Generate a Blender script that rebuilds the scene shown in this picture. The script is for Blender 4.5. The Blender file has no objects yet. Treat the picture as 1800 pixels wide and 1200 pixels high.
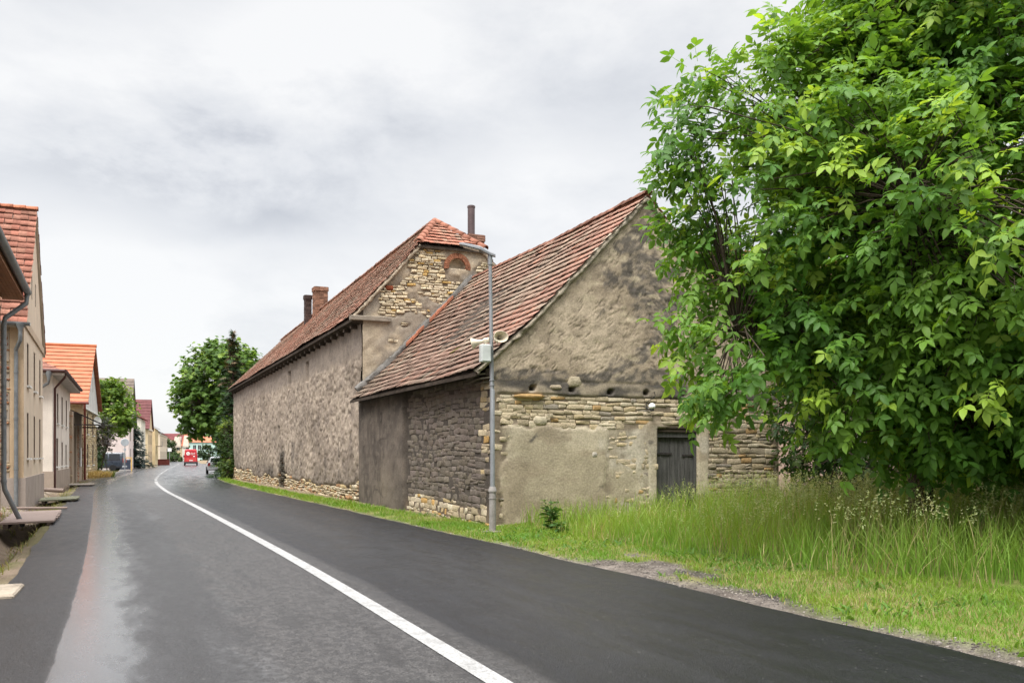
import bpy, math, random
import numpy as np
from mathutils import Vector, Matrix

random.seed(7)
RNG = np.random.default_rng(7)
SC = bpy.context.scene
COL = SC.collection
R = math.radians
ALPHA = R(23.9)                      # heading of the old buildings' long walls
CA, SA = math.cos(ALPHA), math.sin(ALPHA)

# ------------------------------------------------------------------ noise
def _hash(ix, iy, seed):
    n = (ix * 374761393 + iy * 668265263 + seed * 974711) & 0xffffffff
    n = ((n ^ (n >> 13)) * 1274126177) & 0xffffffff
    n = n ^ (n >> 16)
    return n / 4294967295.0

def vnoise(x, y, seed=0):
    x = np.asarray(x, float); y = np.asarray(y, float)
    x, y = np.broadcast_arrays(x, y)
    ix = np.floor(x).astype(np.int64); iy = np.floor(y).astype(np.int64)
    fx = x - ix; fy = y - iy
    fx = fx * fx * (3 - 2 * fx); fy = fy * fy * (3 - 2 * fy)
    a = _hash(ix, iy, seed); b = _hash(ix + 1, iy, seed)
    c = _hash(ix, iy + 1, seed); d = _hash(ix + 1, iy + 1, seed)
    return (a * (1 - fx) + b * fx) * (1 - fy) + (c * (1 - fx) + d * fx) * fy

def fbm(x, y, seed=0, octv=4):
    t = 0.0; amp = 0.5; tot = 0.0
    for k in range(octv):
        t = t + amp * vnoise(np.asarray(x) * 2 ** k, np.asarray(y) * 2 ** k, seed + 17 * k)
        tot += amp; amp *= 0.5
    return t / tot

def sstep(a, b, x):
    t = np.clip((np.asarray(x, float) - a) / (b - a), 0, 1)
    return t * t * (3 - 2 * t)

def band(a, b, x, e=0.1):
    return sstep(a - e, a + e, x) * (1 - sstep(b - e, b + e, x))

def mixc(c0, c1, t):
    t = np.asarray(t)[..., None]
    return np.asarray(c0) * (1 - t) + np.asarray(c1) * t

# ------------------------------------------------------------------ objects
def tag(o, label=None, cat=None, group=None, kind=None):
    if label: o['label'] = label
    if cat: o['category'] = cat
    if group: o['group'] = group
    if kind: o['kind'] = kind
    return o

def empty(name, loc, rz, label, cat, group=None):
    o = bpy.data.objects.new(name, None)
    COL.objects.link(o)
    o.location = loc; o.rotation_euler = (0, 0, rz)
    o.empty_display_size = 0.3
    return tag(o, label, cat, group)

def link(name, me, parent=None, loc=None, rz=0):
    o = bpy.data.objects.new(name, me)
    COL.objects.link(o)
    if parent is not None: o.parent = parent
    if loc is not None: o.location = loc
    if rz: o.rotation_euler = (0, 0, rz)
    return o

def np_mesh(name, V, faces, mat, parent=None, col=None, smooth=False, loc=None, rz=0, uv=None, fmat=None, mats=None):
    """faces: list of int arrays (n,3) / (n,4) / (n,k)."""
    me = bpy.data.meshes.new(name)
    V = np.asarray(V, np.float32).reshape(-1, 3)
    me.vertices.add(len(V)); me.vertices.foreach_set('co', V.ravel())
    idx = []; starts = []; pos = 0
    for f in faces:
        f = np.asarray(f, np.int32)
        if f.size == 0: continue
        k = f.shape[1]
        idx.append(f.ravel())
        starts.append(pos + np.arange(len(f)) * k)
        pos += f.size
    idx = np.concatenate(idx); starts = np.concatenate(starts)
    me.loops.add(len(idx)); me.loops.foreach_set('vertex_index', idx.astype(np.int32))
    me.polygons.add(len(starts)); me.polygons.foreach_set('loop_start', starts.astype(np.int32))
    if uv is not None:
        l = me.uv_layers.new(name='UVMap')
        l.data.foreach_set('uv', np.asarray(uv, np.float32)[idx].ravel())
    if col is not None:
        c = np.ones((len(V), 4), np.float32); c[:, :3] = np.asarray(col, np.float32).reshape(-1, 3)
        at = me.attributes.new('Col', 'FLOAT_COLOR', 'POINT')
        at.data.foreach_set('color', c.ravel())
    for m in (mats or [mat]): me.materials.append(m)
    if fmat is not None: me.polygons.foreach_set('material_index', np.asarray(fmat, np.int32))
    if smooth: me.polygons.foreach_set('use_smooth', np.ones(len(starts), bool))
    me.update(calc_edges=True)
    me.validate()
    return link(name, me, parent, loc, rz)

class MB:
    """collects polygons into one mesh"""
    def __init__(s): s.v = []; s.f = []; s.m = []; s.c = []
    def add(s, verts, faces, m=0, c=None):
        b = len(s.v)
        s.v += [tuple(p) for p in verts]
        s.f += [tuple(b + i for i in f) for f in faces]
        s.m += [m] * len(faces)
        s.c += [c or (1, 1, 1)] * len(verts)
        return s
    def box(s, x0, x1, y0, y1, z0, z1, m=0, c=None, bev=0.0):
        if bev > 0:
            return s.bbox(x0, x1, y0, y1, z0, z1, bev, m, c)
        v = [(x0, y0, z0), (x1, y0, z0), (x1, y1, z0), (x0, y1, z0), (x0, y0, z1), (x1, y0, z1), (x1, y1, z1), (x0, y1, z1)]
        f = [(0, 3, 2, 1), (4, 5, 6, 7), (0, 1, 5, 4), (1, 2, 6, 5), (2, 3, 7, 6), (3, 0, 4, 7)]
        return s.add(v, f, m, c)
    def bbox(s, x0, x1, y0, y1, z0, z1, b, m=0, c=None):
        v = []
        for (zz, i) in ((z0, b), (z0 + b, 0), (z1 - b, 0), (z1, b)):
            v += [(x0 + i + b, y0 + i, zz), (x1 - i - b, y0 + i, zz), (x1 - i, y0 + i + b, zz), (x1 - i, y1 - i - b, zz),
                  (x1 - i - b, y1 - i, zz), (x0 + i + b, y1 - i, zz), (x0 + i, y1 - i - b, zz), (x0 + i, y0 + i + b, zz)]
        f = [tuple(range(7, -1, -1)), tuple(24 + k for k in range(8))]
        for r in range(3):
            for k in range(8):
                k2 = (k + 1) % 8
                f.append((r * 8 + k, r * 8 + k2, r * 8 + 8 + k2, r * 8 + 8 + k))
        return s.add(v, f, m, c)
    def tube(s, pts, rad, n=8, m=0, c=None, cap=True):
        pts = [Vector(p) for p in pts]
        if not hasattr(rad, '__len__'): rad = [rad] * len(pts)
        v = []; prev = None
        for i, p in enumerate(pts):
            a = pts[max(i - 1, 0)]; b = pts[min(i + 1, len(pts) - 1)]
            t = (b - a).normalized()
            if prev is None:
                ref = Vector((0, 0, 1)) if abs(t.z) < 0.9 else Vector((1, 0, 0))
                x = t.cross(ref).normalized()
            else:
                x = (prev - t * prev.dot(t)).normalized()
            prev = x; y = t.cross(x)
            for k in range(n):
                an = 2 * math.pi * k / n
                v.append(p + (x * math.cos(an) + y * math.sin(an)) * rad[i])
        f = []
        for i in range(len(pts) - 1):
            for k in range(n):
                k2 = (k + 1) % n
                f.append((i * n + k, i * n + k2, (i + 1) * n + k2, (i + 1) * n + k))
        if cap:
            f.append(tuple(range(n - 1, -1, -1))); f.append(tuple((len(pts) - 1) * n + k for k in range(n)))
        return s.add(v, f, m, c)
    def lathe(s, prof, n=16, origin=(0, 0, 0), axis='z', m=0, c=None, sx=1, sy=1):
        v = []
        for (r, h) in prof:
            for k in range(n):
                an = 2 * math.pi * k / n
                a, b = r * math.cos(an) * sx, r * math.sin(an) * sy
                p = {'z': (a, b, h), 'x': (h, a, b), 'y': (a, h, b)}[axis]
                v.append(tuple(p[i] + origin[i] for i in range(3)))
        f = []
        for i in range(len(prof) - 1):
            for k in range(n):
                k2 = (k + 1) % n
                f.append((i * n + k, i * n + k2, (i + 1) * n + k2, (i + 1) * n + k))
        f.append(tuple(range(n - 1, -1, -1))); f.append(tuple((len(prof) - 1) * n + k for k in range(n)))
        return s.add(v, f, m, c)
    def prism(s, poly, fn0, fn1, m=0, c=None):
        """poly of 2-D points, fn0/fn1 map them to the two end faces"""
        n = len(poly)
        v = [fn0(*p) for p in poly] + [fn1(*p) for p in poly]
        f = [tuple(range(n - 1, -1, -1)), tuple(n + k for k in range(n))]
        for k in range(n):
            k2 = (k + 1) % n
            f.append((k, k2, n + k2, n + k))
        return s.add(v, f, m, c)
    def build(s, name, mat, parent=None, loc=None, rz=0, smooth=False, col=False):
        me = bpy.data.meshes.new(name)
        me.from_pydata(s.v, [], s.f)
        for mm in (mat if isinstance(mat, (list, tuple)) else [mat]): me.materials.append(mm)
        me.polygons.foreach_set('material_index', s.m)
        if col:
            c = np.ones((len(s.v), 4), np.float32); c[:, :3] = np.array(s.c)
            me.attributes.new('Col', 'FLOAT_COLOR', 'POINT').data.foreach_set('color', c.ravel())
        if smooth:
            me.polygons.foreach_set('use_smooth', [True] * len(s.f))
        me.update()
        if smooth:
            try: me.set_sharp_from_angle(angle=R(40))
            except Exception: pass
        return link(name, me, parent, loc, rz)

def copy_tree(o, parent=None):
    c = o.copy(); COL.objects.link(c)
    if parent is not None: c.parent = parent
    for ch in [x for x in bpy.data.objects if x.parent == o]:
        copy_tree(ch, c)
    return c

# ------------------------------------------------------------------ materials
def nodes(name):
    m = bpy.data.materials.new(name); m.use_nodes = True
    nt = m.node_tree; nt.nodes.clear()
    out = nt.nodes.new('ShaderNodeOutputMaterial')
    b = nt.nodes.new('ShaderNodeBsdfPrincipled')
    nt.links.new(b.outputs[0], out.inputs[0])
    return m, nt, b

def N(nt, typ, **kw):
    n = nt.nodes.new('ShaderNode' + typ)
    for k, v in kw.items():
        if k == 'inp':
            for kk, vv in v.items():
                if isinstance(vv, bpy.types.NodeSocket): nt.links.new(vv, n.inputs[kk])
                else: n.inputs[kk].default_value = vv
        else: setattr(n, k, v)
    return n

def mth(nt, op, a, b=None, c=None, clamp=False):
    n = N(nt, 'Math', operation=op, use_clamp=clamp)
    for i, x in enumerate((a, b, c)):
        if x is None: continue
        if isinstance(x, bpy.types.NodeSocket): nt.links.new(x, n.inputs[i])
        else: n.inputs[i].default_value = x
    return n.outputs[0]

def mapr(nt, v, a, b, c, d, smooth=True):
    n = N(nt, 'MapRange', interpolation_type='SMOOTHSTEP' if smooth else 'LINEAR', inp={0: v, 1: a, 2: b, 3: c, 4: d})
    return n.outputs[0]

def mixn(nt, f, a, b, blend='MIX'):
    n = N(nt, 'Mix', data_type='RGBA', blend_type=blend)
    for k, x in ((0, f), (6, a), (7, b)):
        if isinstance(x, bpy.types.NodeSocket): nt.links.new(x, n.inputs[k])
        elif k == 0: n.inputs[k].default_value = x
        else: n.inputs[k].default_value = (*x[:3], 1)
    return n.outputs[2]

def tnoise(nt, vec, scale, detail=5, rough=0.55, dist=0.0):
    n = N(nt, 'TexNoise', inp={'Scale': scale, 'Detail': detail, 'Roughness': rough, 'Distortion': dist})
    if vec is not None: nt.links.new(vec, n.inputs['Vector'])
    return n.outputs['Fac']

def surf(name, color=None, rough=0.85, spec=0.3, var=0.2, vscale=3.0, fine=0.12, fscale=40.0, bump=0.4, bscale=35.0, bdist=0.01, metal=0.0, stain=None, stscale=1.2, stretch=None):
    """diffuse surface: colour (or the Col attribute) broken up by two noises, plus bump"""
    m, nt, b = nodes(name)
    tc = N(nt, 'TexCoord').outputs['Object']
    if stretch:
        tc = N(nt, 'Mapping', inp={'Vector': tc, 'Scale': stretch}).outputs[0]
    if color is None:
        base = N(nt, 'Attribute', attribute_name='Col').outputs['Color']
    else:
        base = N(nt, 'RGB').outputs[0]; base.default_value = (*color, 1)
    n1 = tnoise(nt, tc, vscale, 6); n2 = tnoise(nt, tc, fscale, 3)
    f = mth(nt, 'ADD', mapr(nt, n1, 0.25, 0.75, 1 - var, 1 + var), mapr(nt, n2, 0.3, 0.7, -fine, fine))
    cc = N(nt, 'VectorMath', operation='SCALE', inp={0: base, 'Scale': f}).outputs[0]
    if stain:
        n3 = tnoise(nt, tc, stscale, 6, 0.65)
        cc = mixn(nt, mapr(nt, n3, 0.52, 0.68, 0, 0.7), cc, stain)
        n4 = tnoise(nt, N(nt, 'Mapping', inp={'Vector': tc, 'Scale': (2.6, 2.6, 0.22)}).outputs[0], 1.6, 5, 0.6)
        cc = mixn(nt, mapr(nt, n4, 0.54, 0.72, 0, 0.55), cc, tuple(q * 0.8 for q in stain))
    nt.links.new(cc, b.inputs['Base Color'])
    b.inputs['Roughness'].default_value = rough
    b.inputs['Specular IOR Level'].default_value = spec
    b.inputs['Metallic'].default_value = metal
    if bump:
        nb = tnoise(nt, tc, bscale, 5, 0.6)
        bn = N(nt, 'Bump', inp={'Strength': bump, 'Distance': bdist, 'Height': nb})
        nt.links.new(bn.outputs[0], b.inputs['Normal'])
    return m

def gloss(name, color, rough=0.3, spec=0.5, coat=0.0, metal=0.0):
    m, nt, b = nodes(name)
    tc = N(nt, 'TexCoord').outputs['Object']
    n = tnoise(nt, tc, 3.0, 5)
    base = N(nt, 'RGB').outputs[0]; base.default_value = (*color, 1)
    cc = N(nt, 'VectorMath', operation='SCALE', inp={0: base, 'Scale': mapr(nt, n, 0.3, 0.7, 0.85, 1.1)}).outputs[0]
    nt.links.new(cc, b.inputs['Base Color'])
    nt.links.new(mapr(nt, n, 0.3, 0.7, rough * 0.8, rough * 1.3), b.inputs['Roughness'])
    b.inputs['Specular IOR Level'].default_value = spec
    b.inputs['Coat Weight'].default_value = coat
    b.inputs['Metallic'].default_value = metal
    return m

def leafmat(name, trans=0.35, rough=0.42, spec=0.4):
    m, nt, b = nodes(name)
    a = N(nt, 'Attribute', attribute_name='Col').outputs['Color']
    nt.links.new(a, b.inputs['Base Color'])
    b.inputs['Roughness'].default_value = rough
    b.inputs['Specular IOR Level'].default_value = spec
    t = N(nt, 'BsdfTranslucent')
    tc = N(nt, 'VectorMath', operation='MULTIPLY', inp={0: a, 1: (1.5, 1.35, 0.6)}).outputs[0]
    nt.links.new(tc, t.inputs[0])
    mx = N(nt, 'MixShader', inp={0: trans, 1: b.outputs[0], 2: t.outputs[0]})
    out = [n for n in nt.nodes if n.type == 'OUTPUT_MATERIAL'][0]
    nt.links.new(mx.outputs[0], out.inputs[0])
    return m

M = {}
M['wall'] = surf('old_plaster', None, 0.92, 0.15, 0.14, 2.2, 0.16, 24, 0.55, 20, 0.015)
M['stone'] = surf('rubble_stone', None, 0.9, 0.2, 0.16, 5, 0.16, 30, 0.8, 26, 0.02)
M['tile'] = surf('clay_tile', None, 0.85, 0.2, 0.2, 4, 0.2, 25, 0.5, 30, 0.008)
M['mortar'] = surf('verge_mortar', (0.36, 0.31, 0.24), 0.95, 0.1, 0.3, 3, 0.2, 25, 0.8, 20, 0.02)
M['oldwood'] = surf('grey_weathered_wood', (0.085, 0.082, 0.078), 0.9, 0.2, 0.35, 3, 0.25, 30, 0.8, 30, 0.01, stretch=(9, 9, 0.8))
M['darkwood'] = surf('dark_eave_timber', (0.055, 0.042, 0.032), 0.9, 0.15, 0.35, 4, 0.2, 30, 0.6, 25, 0.01)
M['iron'] = surf('rusty_iron', (0.035, 0.03, 0.028), 0.7, 0.3, 0.3, 8, 0.2, 40, 0.3, 40, 0.004)
M['brick'] = surf('brick_attr', None, 0.9, 0.2, 0.2, 5, 0.2, 30, 0.6, 30, 0.01)
M['galv'] = surf('galvanised_steel', (0.27, 0.28, 0.295), 0.5, 0.5, 0.18, 3, 0.1, 20, 0.15, 20, 0.003, metal=0.35, stretch=(3, 3, 0.6))
M['polepaint'] = surf('grey_painted_post', (0.27, 0.25, 0.235), 0.7, 0.3, 0.16, 4, 0.12, 25, 0.2, 25, 0.003, stain=(0.2, 0.17, 0.14))
M['lamp'] = gloss('lamp_housing_grey', (0.14, 0.145, 0.155), 0.45)
M['ledglass'] = gloss('lamp_glass', (0.5, 0.5, 0.48), 0.15)
M['horn'] = gloss('cream_horn', (0.62, 0.55, 0.42), 0.5)
M['hornin'] = gloss('horn_throat', (0.22, 0.18, 0.12), 0.6)
M['cabinet'] = gloss('pale_cabinet', (0.55, 0.58, 0.56), 0.5)
M['dark'] = surf('dark_interior', (0.012, 0.011, 0.01), 0.95, 0.05, 0.2, 4, 0.1, 20, 0)
M['globe'] = gloss('white_globe', (0.85, 0.86, 0.87), 0.2)
M['black'] = gloss('black_plastic', (0.02, 0.02, 0.022), 0.45)
M['pipe'] = surf('flue_metal', (0.12, 0.085, 0.085), 0.45, 0.5, 0.2, 3, 0.05, 20, 0.05, 10, 0.003, metal=0.4)
M['zinc'] = surf('zinc_gutter', (0.20, 0.215, 0.225), 0.5, 0.5, 0.2, 4, 0.08, 20, 0.1, 15, 0.003, metal=0.3)
M['redpipe'] = surf('rust_red_pipe', (0.16, 0.035, 0.022), 0.55, 0.4, 0.2, 4, 0.08, 20, 0.1, 15, 0.003)
M['darkpipe'] = surf('dark_brown_pipe', (0.06, 0.022, 0.018), 0.55, 0.4, 0.2, 4, 0.08, 20, 0.1, 15, 0.003)
M['glass'] = gloss('window_glass', (0.03, 0.035, 0.04), 0.08, 0.6)
M['jamb_shade'] = surf('reveal_shade', (0.17, 0.125, 0.095), 0.8, 0.2, 0.2, 4, 0.1, 20, 0.2, 20)  # dark brown stands in for the shade on the plaster reveals
M['carglass'] = gloss('car_glass', (0.015, 0.018, 0.02), 0.06, 0.6)
M['white'] = gloss('white_paint', (0.75, 0.74, 0.71), 0.5)
M['tyre'] = surf('tyre_rubber', (0.02, 0.02, 0.02), 0.85, 0.2, 0.1, 5, 0.05, 30, 0)
M['rim'] = gloss('rim_silver', (0.5, 0.5, 0.5), 0.35, 0.5, 0, 0.5)
M['bark'] = surf('tree_bark', (0.075, 0.058, 0.045), 0.95, 0.1, 0.35, 6, 0.2, 30, 0.9, 14, 0.03, stretch=(2, 2, 0.5))
M['leaf'] = leafmat('leaf', 0.42, 0.5, 0.3)
M['needle'] = leafmat('needle', 0.1, 0.6, 0.2)
M['blade'] = leafmat('grass_blade', 0.35, 0.55, 0.25)
M['ground'] = surf('ground_attr', None, 0.95, 0.1, 0.22, 2.5, 0.25, 45, 0.9, 40, 0.02)
M['plank'] = surf('plank_wood', (0.24, 0.185, 0.16), 0.85, 0.2, 0.2, 4, 0.15, 30, 0.5, 25, 0.006, stretch=(1, 8, 4))
M['concrete'] = surf('concrete', (0.36, 0.31, 0.25), 0.9, 0.2, 0.2, 3, 0.12, 30, 0.5, 25, 0.006)

def plaster(name, c, **k):
    kw = dict(rough=0.9, spec=0.15, var=0.1, vscale=1.0, fine=0.05, fscale=20, bump=0.35, bscale=25, bdist=0.008)
    kw.update(k)
    return surf(name, c, **kw)
# ------------------------------------------------------------------ walls
def frame_pts(fr, s, z, d):
    O, S, Nn = [np.asarray(q, float) for q in fr]
    s = np.asarray(s)[..., None]; z = np.asarray(z)[..., None]; d = np.asarray(d)[..., None]
    return O + s * S + d * Nn + z * np.array([0, 0, 1.0])

def wall_grid(fr, s0, s1, zb, top, ds, dz, depth, color):
    ns = max(2, int((s1 - s0) / ds) + 1)
    s = np.linspace(s0, s1, ns)
    tp = top(s)
    nz = max(2, int((tp.max() - zb) / dz) + 1)
    t = np.linspace(0, 1, nz)
    Sg = np.repeat(s[:, None], nz, 1)
    Zg = zb + t[None, :] * (tp[:, None] - zb)
    D = depth(Sg, Zg); C = color(Sg, Zg)
    V = frame_pts(fr, Sg, Zg, D).reshape(-1, 3)
    i = np.arange(ns - 1)[:, None]; j = np.arange(nz - 1)[None, :]
    a = i * nz + j
    q = np.stack([a, a + nz, a + nz + 1, a + 1], -1).reshape(-1, 4)
    if np.dot(np.cross(np.asarray(fr[1], float), (0, 0, 1)), np.asarray(fr[2], float)) < 0: q = q[:, ::-1]
    return V, q, C.reshape(-1, 3)

STONE_PAL = np.array([(0.46, 0.375, 0.25), (0.52, 0.43, 0.29), (0.41, 0.33, 0.22), (0.49, 0.41, 0.30), (0.36, 0.29, 0.20), (0.47, 0.36, 0.20), (0.56, 0.49, 0.36)])

def stones(fr, s0, s1, z0, z1, keep, pal, hmin=0.07, hmax=0.15, wmin=0.14, wmax=0.42, prot=0.028, seed=1, gap=0.012, flip=False, dz0=0.0):
    """coursed rubble: one irregular chamfered block per stone"""
    rg = np.random.default_rng(seed)
    V = []; F8 = []; F4 = []; C = []
    z = z0
    row = 0
    while z < z1:
        h = rg.uniform(hmin, hmax)
        s = s0 - rg.uniform(0, 0.2)
        while s < s1:
            w = rg.uniform(wmin, wmax) * (0.7 + 0.5 * (h - hmin) / (hmax - hmin + 1e-6))
            hh = h
            cs, cz = s + w / 2, z + h / 2
            wob = 0.16 * (float(vnoise(cs * 0.45, row * 0.10, seed)) - 0.5) + 0.06 * (float(vnoise(cs * 1.7, row * 3.1, seed + 3)) - 0.5)
            cz += wob
            k = keep(cs, cz)
            if cs - w / 2 >= s0 - 0.03 and cs + w / 2 <= s1 + 0.03 and k > rg.random() and cz > z0 - 0.05 and cz + hh / 2 < z1 + 0.12:
                split = 2 if (hh > 0.11 and rg.random() < 0.12) else 1
                for q in range(split):
                    ph = hh / split
                    pz = cz - hh / 2 + ph * (q + 0.5)
                    a, b = w / 2 - gap * rg.uniform(0.5, 1.6), ph / 2 - gap * rg.uniform(0.35, 0.9)
                    ch = rg.uniform(0.06, 0.34, 8)
                    o = []
                    for (sx, sz, k2) in ((-1, -1, 0), (1, -1, 2), (1, 1, 4), (-1, 1, 6)):
                        p1 = (sx * a * (1 - ch[k2] * 0.8), sz * b); p2 = (sx * a, sz * b * (1 - ch[k2 + 1] * 1.3))
                        o += [p1, p2] if (sx * sz > 0) == False else [p2, p1]
                    # order: start at lower left going counter-clockwise
                    o = [(-a, -b * (1 - ch[1])), (-a * (1 - ch[0] * .6), -b), (a * (1 - ch[2] * .6), -b), (a, -b * (1 - ch[3])),
                         (a, b * (1 - ch[4])), (a * (1 - ch[5] * .6), b), (-a * (1 - ch[6] * .6), b), (-a, b * (1 - ch[7]))]
                    rot = rg.normal(0, 0.045)
                    o = np.array(o) + rg.normal(0, 0.008, (8, 2))
                    o = np.stack([o[:, 0] * math.cos(rot) - o[:, 1] * math.sin(rot), o[:, 0] * math.sin(rot) + o[:, 1] * math.cos(rot)], 1)
                    d = prot * rg.uniform(0.5, 1.35)
                    base = len(V)
                    tilt = rg.normal(0, 0.05, 2)
                    sc2 = np.array([1 - 0.014 / max(a, .03) , 1 - 0.010 / max(b, .02)]).clip(0.6, 1)
                    rings = [(o, -0.03), (o, d * 0.55), (o * sc2, d)]
                    for (oo, dd) in rings:
                        for p in oo:
                            V.append((cs + p[0], pz + p[1] + dz0, dd + (tilt[0] * p[0] + tilt[1] * p[1]) * (dd > 0)))
                    c = pal[rg.integers(len(pal))] * rg.uniform(0.85, 1.14) if not callable(pal) else pal(cs, pz, rg)
                    C += [c] * 24
                    F8.append([base + 16 + k3 for k3 in range(8)])
                    for r in range(2):
                        for k3 in range(8):
                            k4 = (k3 + 1) % 8
                            F4.append([base + r * 8 + k3, base + r * 8 + k4, base + r * 8 + 8 + k4, base + r * 8 + 8 + k3])
            s += w
        z += h
        row += 1
    if not V: return None
    V = np.array(V)
    P = frame_pts(fr, V[:, 0], V[:, 1], V[:, 2])
    return P, [np.array(F8), np.array(F4)], np.array(C)

def worm(s, z, f, seed, w=.035, cov=.5):
    n = fbm(s * f, z * f, seed, 2); m_ = vnoise(s * f * .8 + 5, z * f * .8, seed + 9)
    return np.exp(-((n - .5) / w) ** 2) * sstep(cov - .1, cov + .15, m_)

def merge(parts):
    V = []; C = []; FF = []; b = 0
    for (v, fl, c) in parts:
        V.append(v); C.append(c)
        for f in fl: FF.append(np.asarray(f) + b)
        b += len(v)
    return np.concatenate(V), FF, np.concatenate(C)

# ------------------------------------------------------------------ tiled roofs
# one tile: 5 columns across, low end front at b=0, tail at b=1
_TA = np.array([0.0, 0.22, 0.5, 0.78, 1.0]); _TC = np.array([0.007, 0.0, 0.003, 0.0, 0.006])
def tile_template(prof=_TC, th=0.02):
    V = []
    for (b, lift) in ((0.0, 1.0), (1.0, 0.0)):
        for a, c in zip(_TA, prof): V.append((a, b, c, lift, 0))
    for a, c in zip(_TA, prof): V.append((a, 0.0, c, 1.0, -th))
    V = np.array(V)
    F = []
    for k in range(4):
        F.append((k, k + 1, 5 + k + 1, 5 + k)); F.append((10 + k, 10 + k + 1, k + 1, k))
    F.append((10, 0, 5, 5)); 
    F = [f for f in F[:-1]]
    return V, np.array(F)

def tiles(P0, U, Sl, W, expo, nu, ns, colorfn, valid=None, lift=0.035, seed=3, jit=1.0, over=1.32, posfn=None, stag=0.0):
    """P0 eave corner, U unit along eave, Sl unit up the slope, W tile width, expo course height.
    posfn(u, s) -> (pos, slope dir, normal) arrays overrides the flat plane"""
    rg = np.random.default_rng(seed)
    T, F = tile_template()
    P0, U, Sl = [np.asarray(q, float) for q in (P0, U, Sl)]
    uu, ss = np.meshgrid(np.arange(nu) * W, np.arange(ns) * expo, indexing='ij')
    uu = uu + (np.arange(ns)[None, :] % 2) * stag * W
    uu = uu.ravel(); ss = ss.ravel()
    if valid is not None:
        k = valid(uu + W / 2, ss + expo / 2)
        uu = uu[k]; ss = ss[k]
    n = len(uu)
    if posfn is None:
        Nn = np.cross(U, Sl)
        if Nn[2] < 0: Nn = -Nn
        pos = P0 + uu[:, None] * U + ss[:, None] * Sl
        sd = np.repeat(Sl[None], n, 0); nn = np.repeat(Nn[None], n, 0); ud = np.repeat(U[None], n, 0)
    else:
        pos, sd, nn = posfn(uu, ss); ud = np.repeat(U[None], n, 0)
    pos = pos + ud * rg.normal(0, 0.006 * jit, (n, 1)) + sd * rg.normal(0, 0.010 * jit, (n, 1)) + nn * rg.normal(0, 0.004 * jit, (n, 1))
    L = expo * over
    lf = lift * (1 + rg.normal(0, 0.15 * jit, n))
    rot = rg.normal(0, 0.014 * jit, n)
    ud2 = ud + sd * rot[:, None]; sd2 = sd - ud * rot[:, None]
    V = (pos[:, None, :] + T[None, :, 0, None] * W * ud2[:, None, :] * 1.0 + T[None, :, 1, None] * L * sd2[:, None, :]
         + (T[None, :, 2] * (W / 0.22) + T[None, :, 3] * lf[:, None] + T[None, :, 4])[..., None] * nn[:, None, :])
    C = colorfn(uu, ss, rg)
    Cv = np.repeat(C[:, None, :], len(T), 1)
    Fa = (np.arange(n)[:, None, None] * len(T) + F[None]).reshape(-1, 4)
    return V.reshape(-1, 3), [Fa], Cv.reshape(-1, 3)

def tile_cols(base, dark, lich, seed, amt_dark=0.5, amt_l=0.25, sc=0.6, rvar=0.22, fresh=None, pfresh=0.0):
    base, dark, lich = [np.array(q) for q in (base, dark, lich)]
    def fn(u, s, rg):
        n = len(u)
        c = np.repeat(base[None], n, 0) * (1 + rg.normal(0, rvar, (n, 1))).clip(0.5, 1.6)
        c[:, 1:] *= 1 + rg.normal(0, 0.07, (n, 1))
        k = (sstep(0.42, 0.62, fbm(u * sc, s * sc * 1.3, seed)) * amt_dark + rg.uniform(-.15, .25, n)).clip(0, 0.9)
        c = mixc(c, dark * (1 + rg.normal(0, .2, (n, 1))), k)
        k = (sstep(0.5, 0.68, fbm(u * sc * 2, s * sc * 2, seed + 50)) * amt_l + (rg.random(n) < 0.06) * 0.5).clip(0, 0.8)
        c = mixc(c, lich, k)
        if fresh is not None:
            m = rg.random(n) < pfresh
            c[m] = np.array(fresh) * rg.uniform(0.85, 1.15, (m.sum(), 1))
        return c.clip(0.01, 0.8)
    return fn

def ridge_tiles(pts, rad, seg, colorfn, seed=5, arc=R(170), up=None, over=0.03):
    """overlapping half-round tiles along a polyline"""
    rg = np.random.default_rng(seed)
    pts = [Vector(p) for p in pts]
    L = [0.0]
    for a, b in zip(pts, pts[1:]): L.append(L[-1] + (b - a).length)
    def at(t):
        t = min(max(t, 0), L[-1])
        for i in range(len(pts) - 1):
            if t <= L[i + 1] or i == len(pts) - 2:
                f = (t - L[i]) / (L[i + 1] - L[i]); return pts[i].lerp(pts[i + 1], f)
    n = max(1, int(L[-1] / seg))
    V = []; F = []; C = []
    for k in range(n):
        t0 = L[-1] * k / n; t1 = min(L[-1], L[-1] * (k + 1) / n + over)
        a, b = at(t0), at(t1)
        d = (b - a).normalized()
        u = Vector(up or (0, 0, 1)); u = (u - d * u.dot(d)).normalized()
        x = d.cross(u)
        a = a + u * rg.normal(0, 0.008) + x * rg.normal(0, 0.008)
        c = colorfn(rg)
        base = len(V); m = 9
        for (p, r) in ((a, rad * 1.08), (b, rad * 0.92)):
            for rr in (r, r - 0.02):
                for q in range(m):
                    an = -arc / 2 + arc * q / (m - 1)
                    V.append(p + x * (math.sin(an) * rr) + u * (math.cos(an) * rr - rad * 0.35)); C.append(c)
        for q in range(m - 1):
            F.append((base + q, base + q + 1, base + 2 * m + q + 1, base + 2 * m + q))
            F.append((base + m + q + 1, base + m + q, base + q, base + q + 1)[::-1])
            F.append((base + 2 * m + q, base + 2 * m + q + 1, base + 3 * m + q + 1, base + 3 * m + q))
    return np.array([tuple(v) for v in V]), [np.array(F)], np.array(C)

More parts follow.
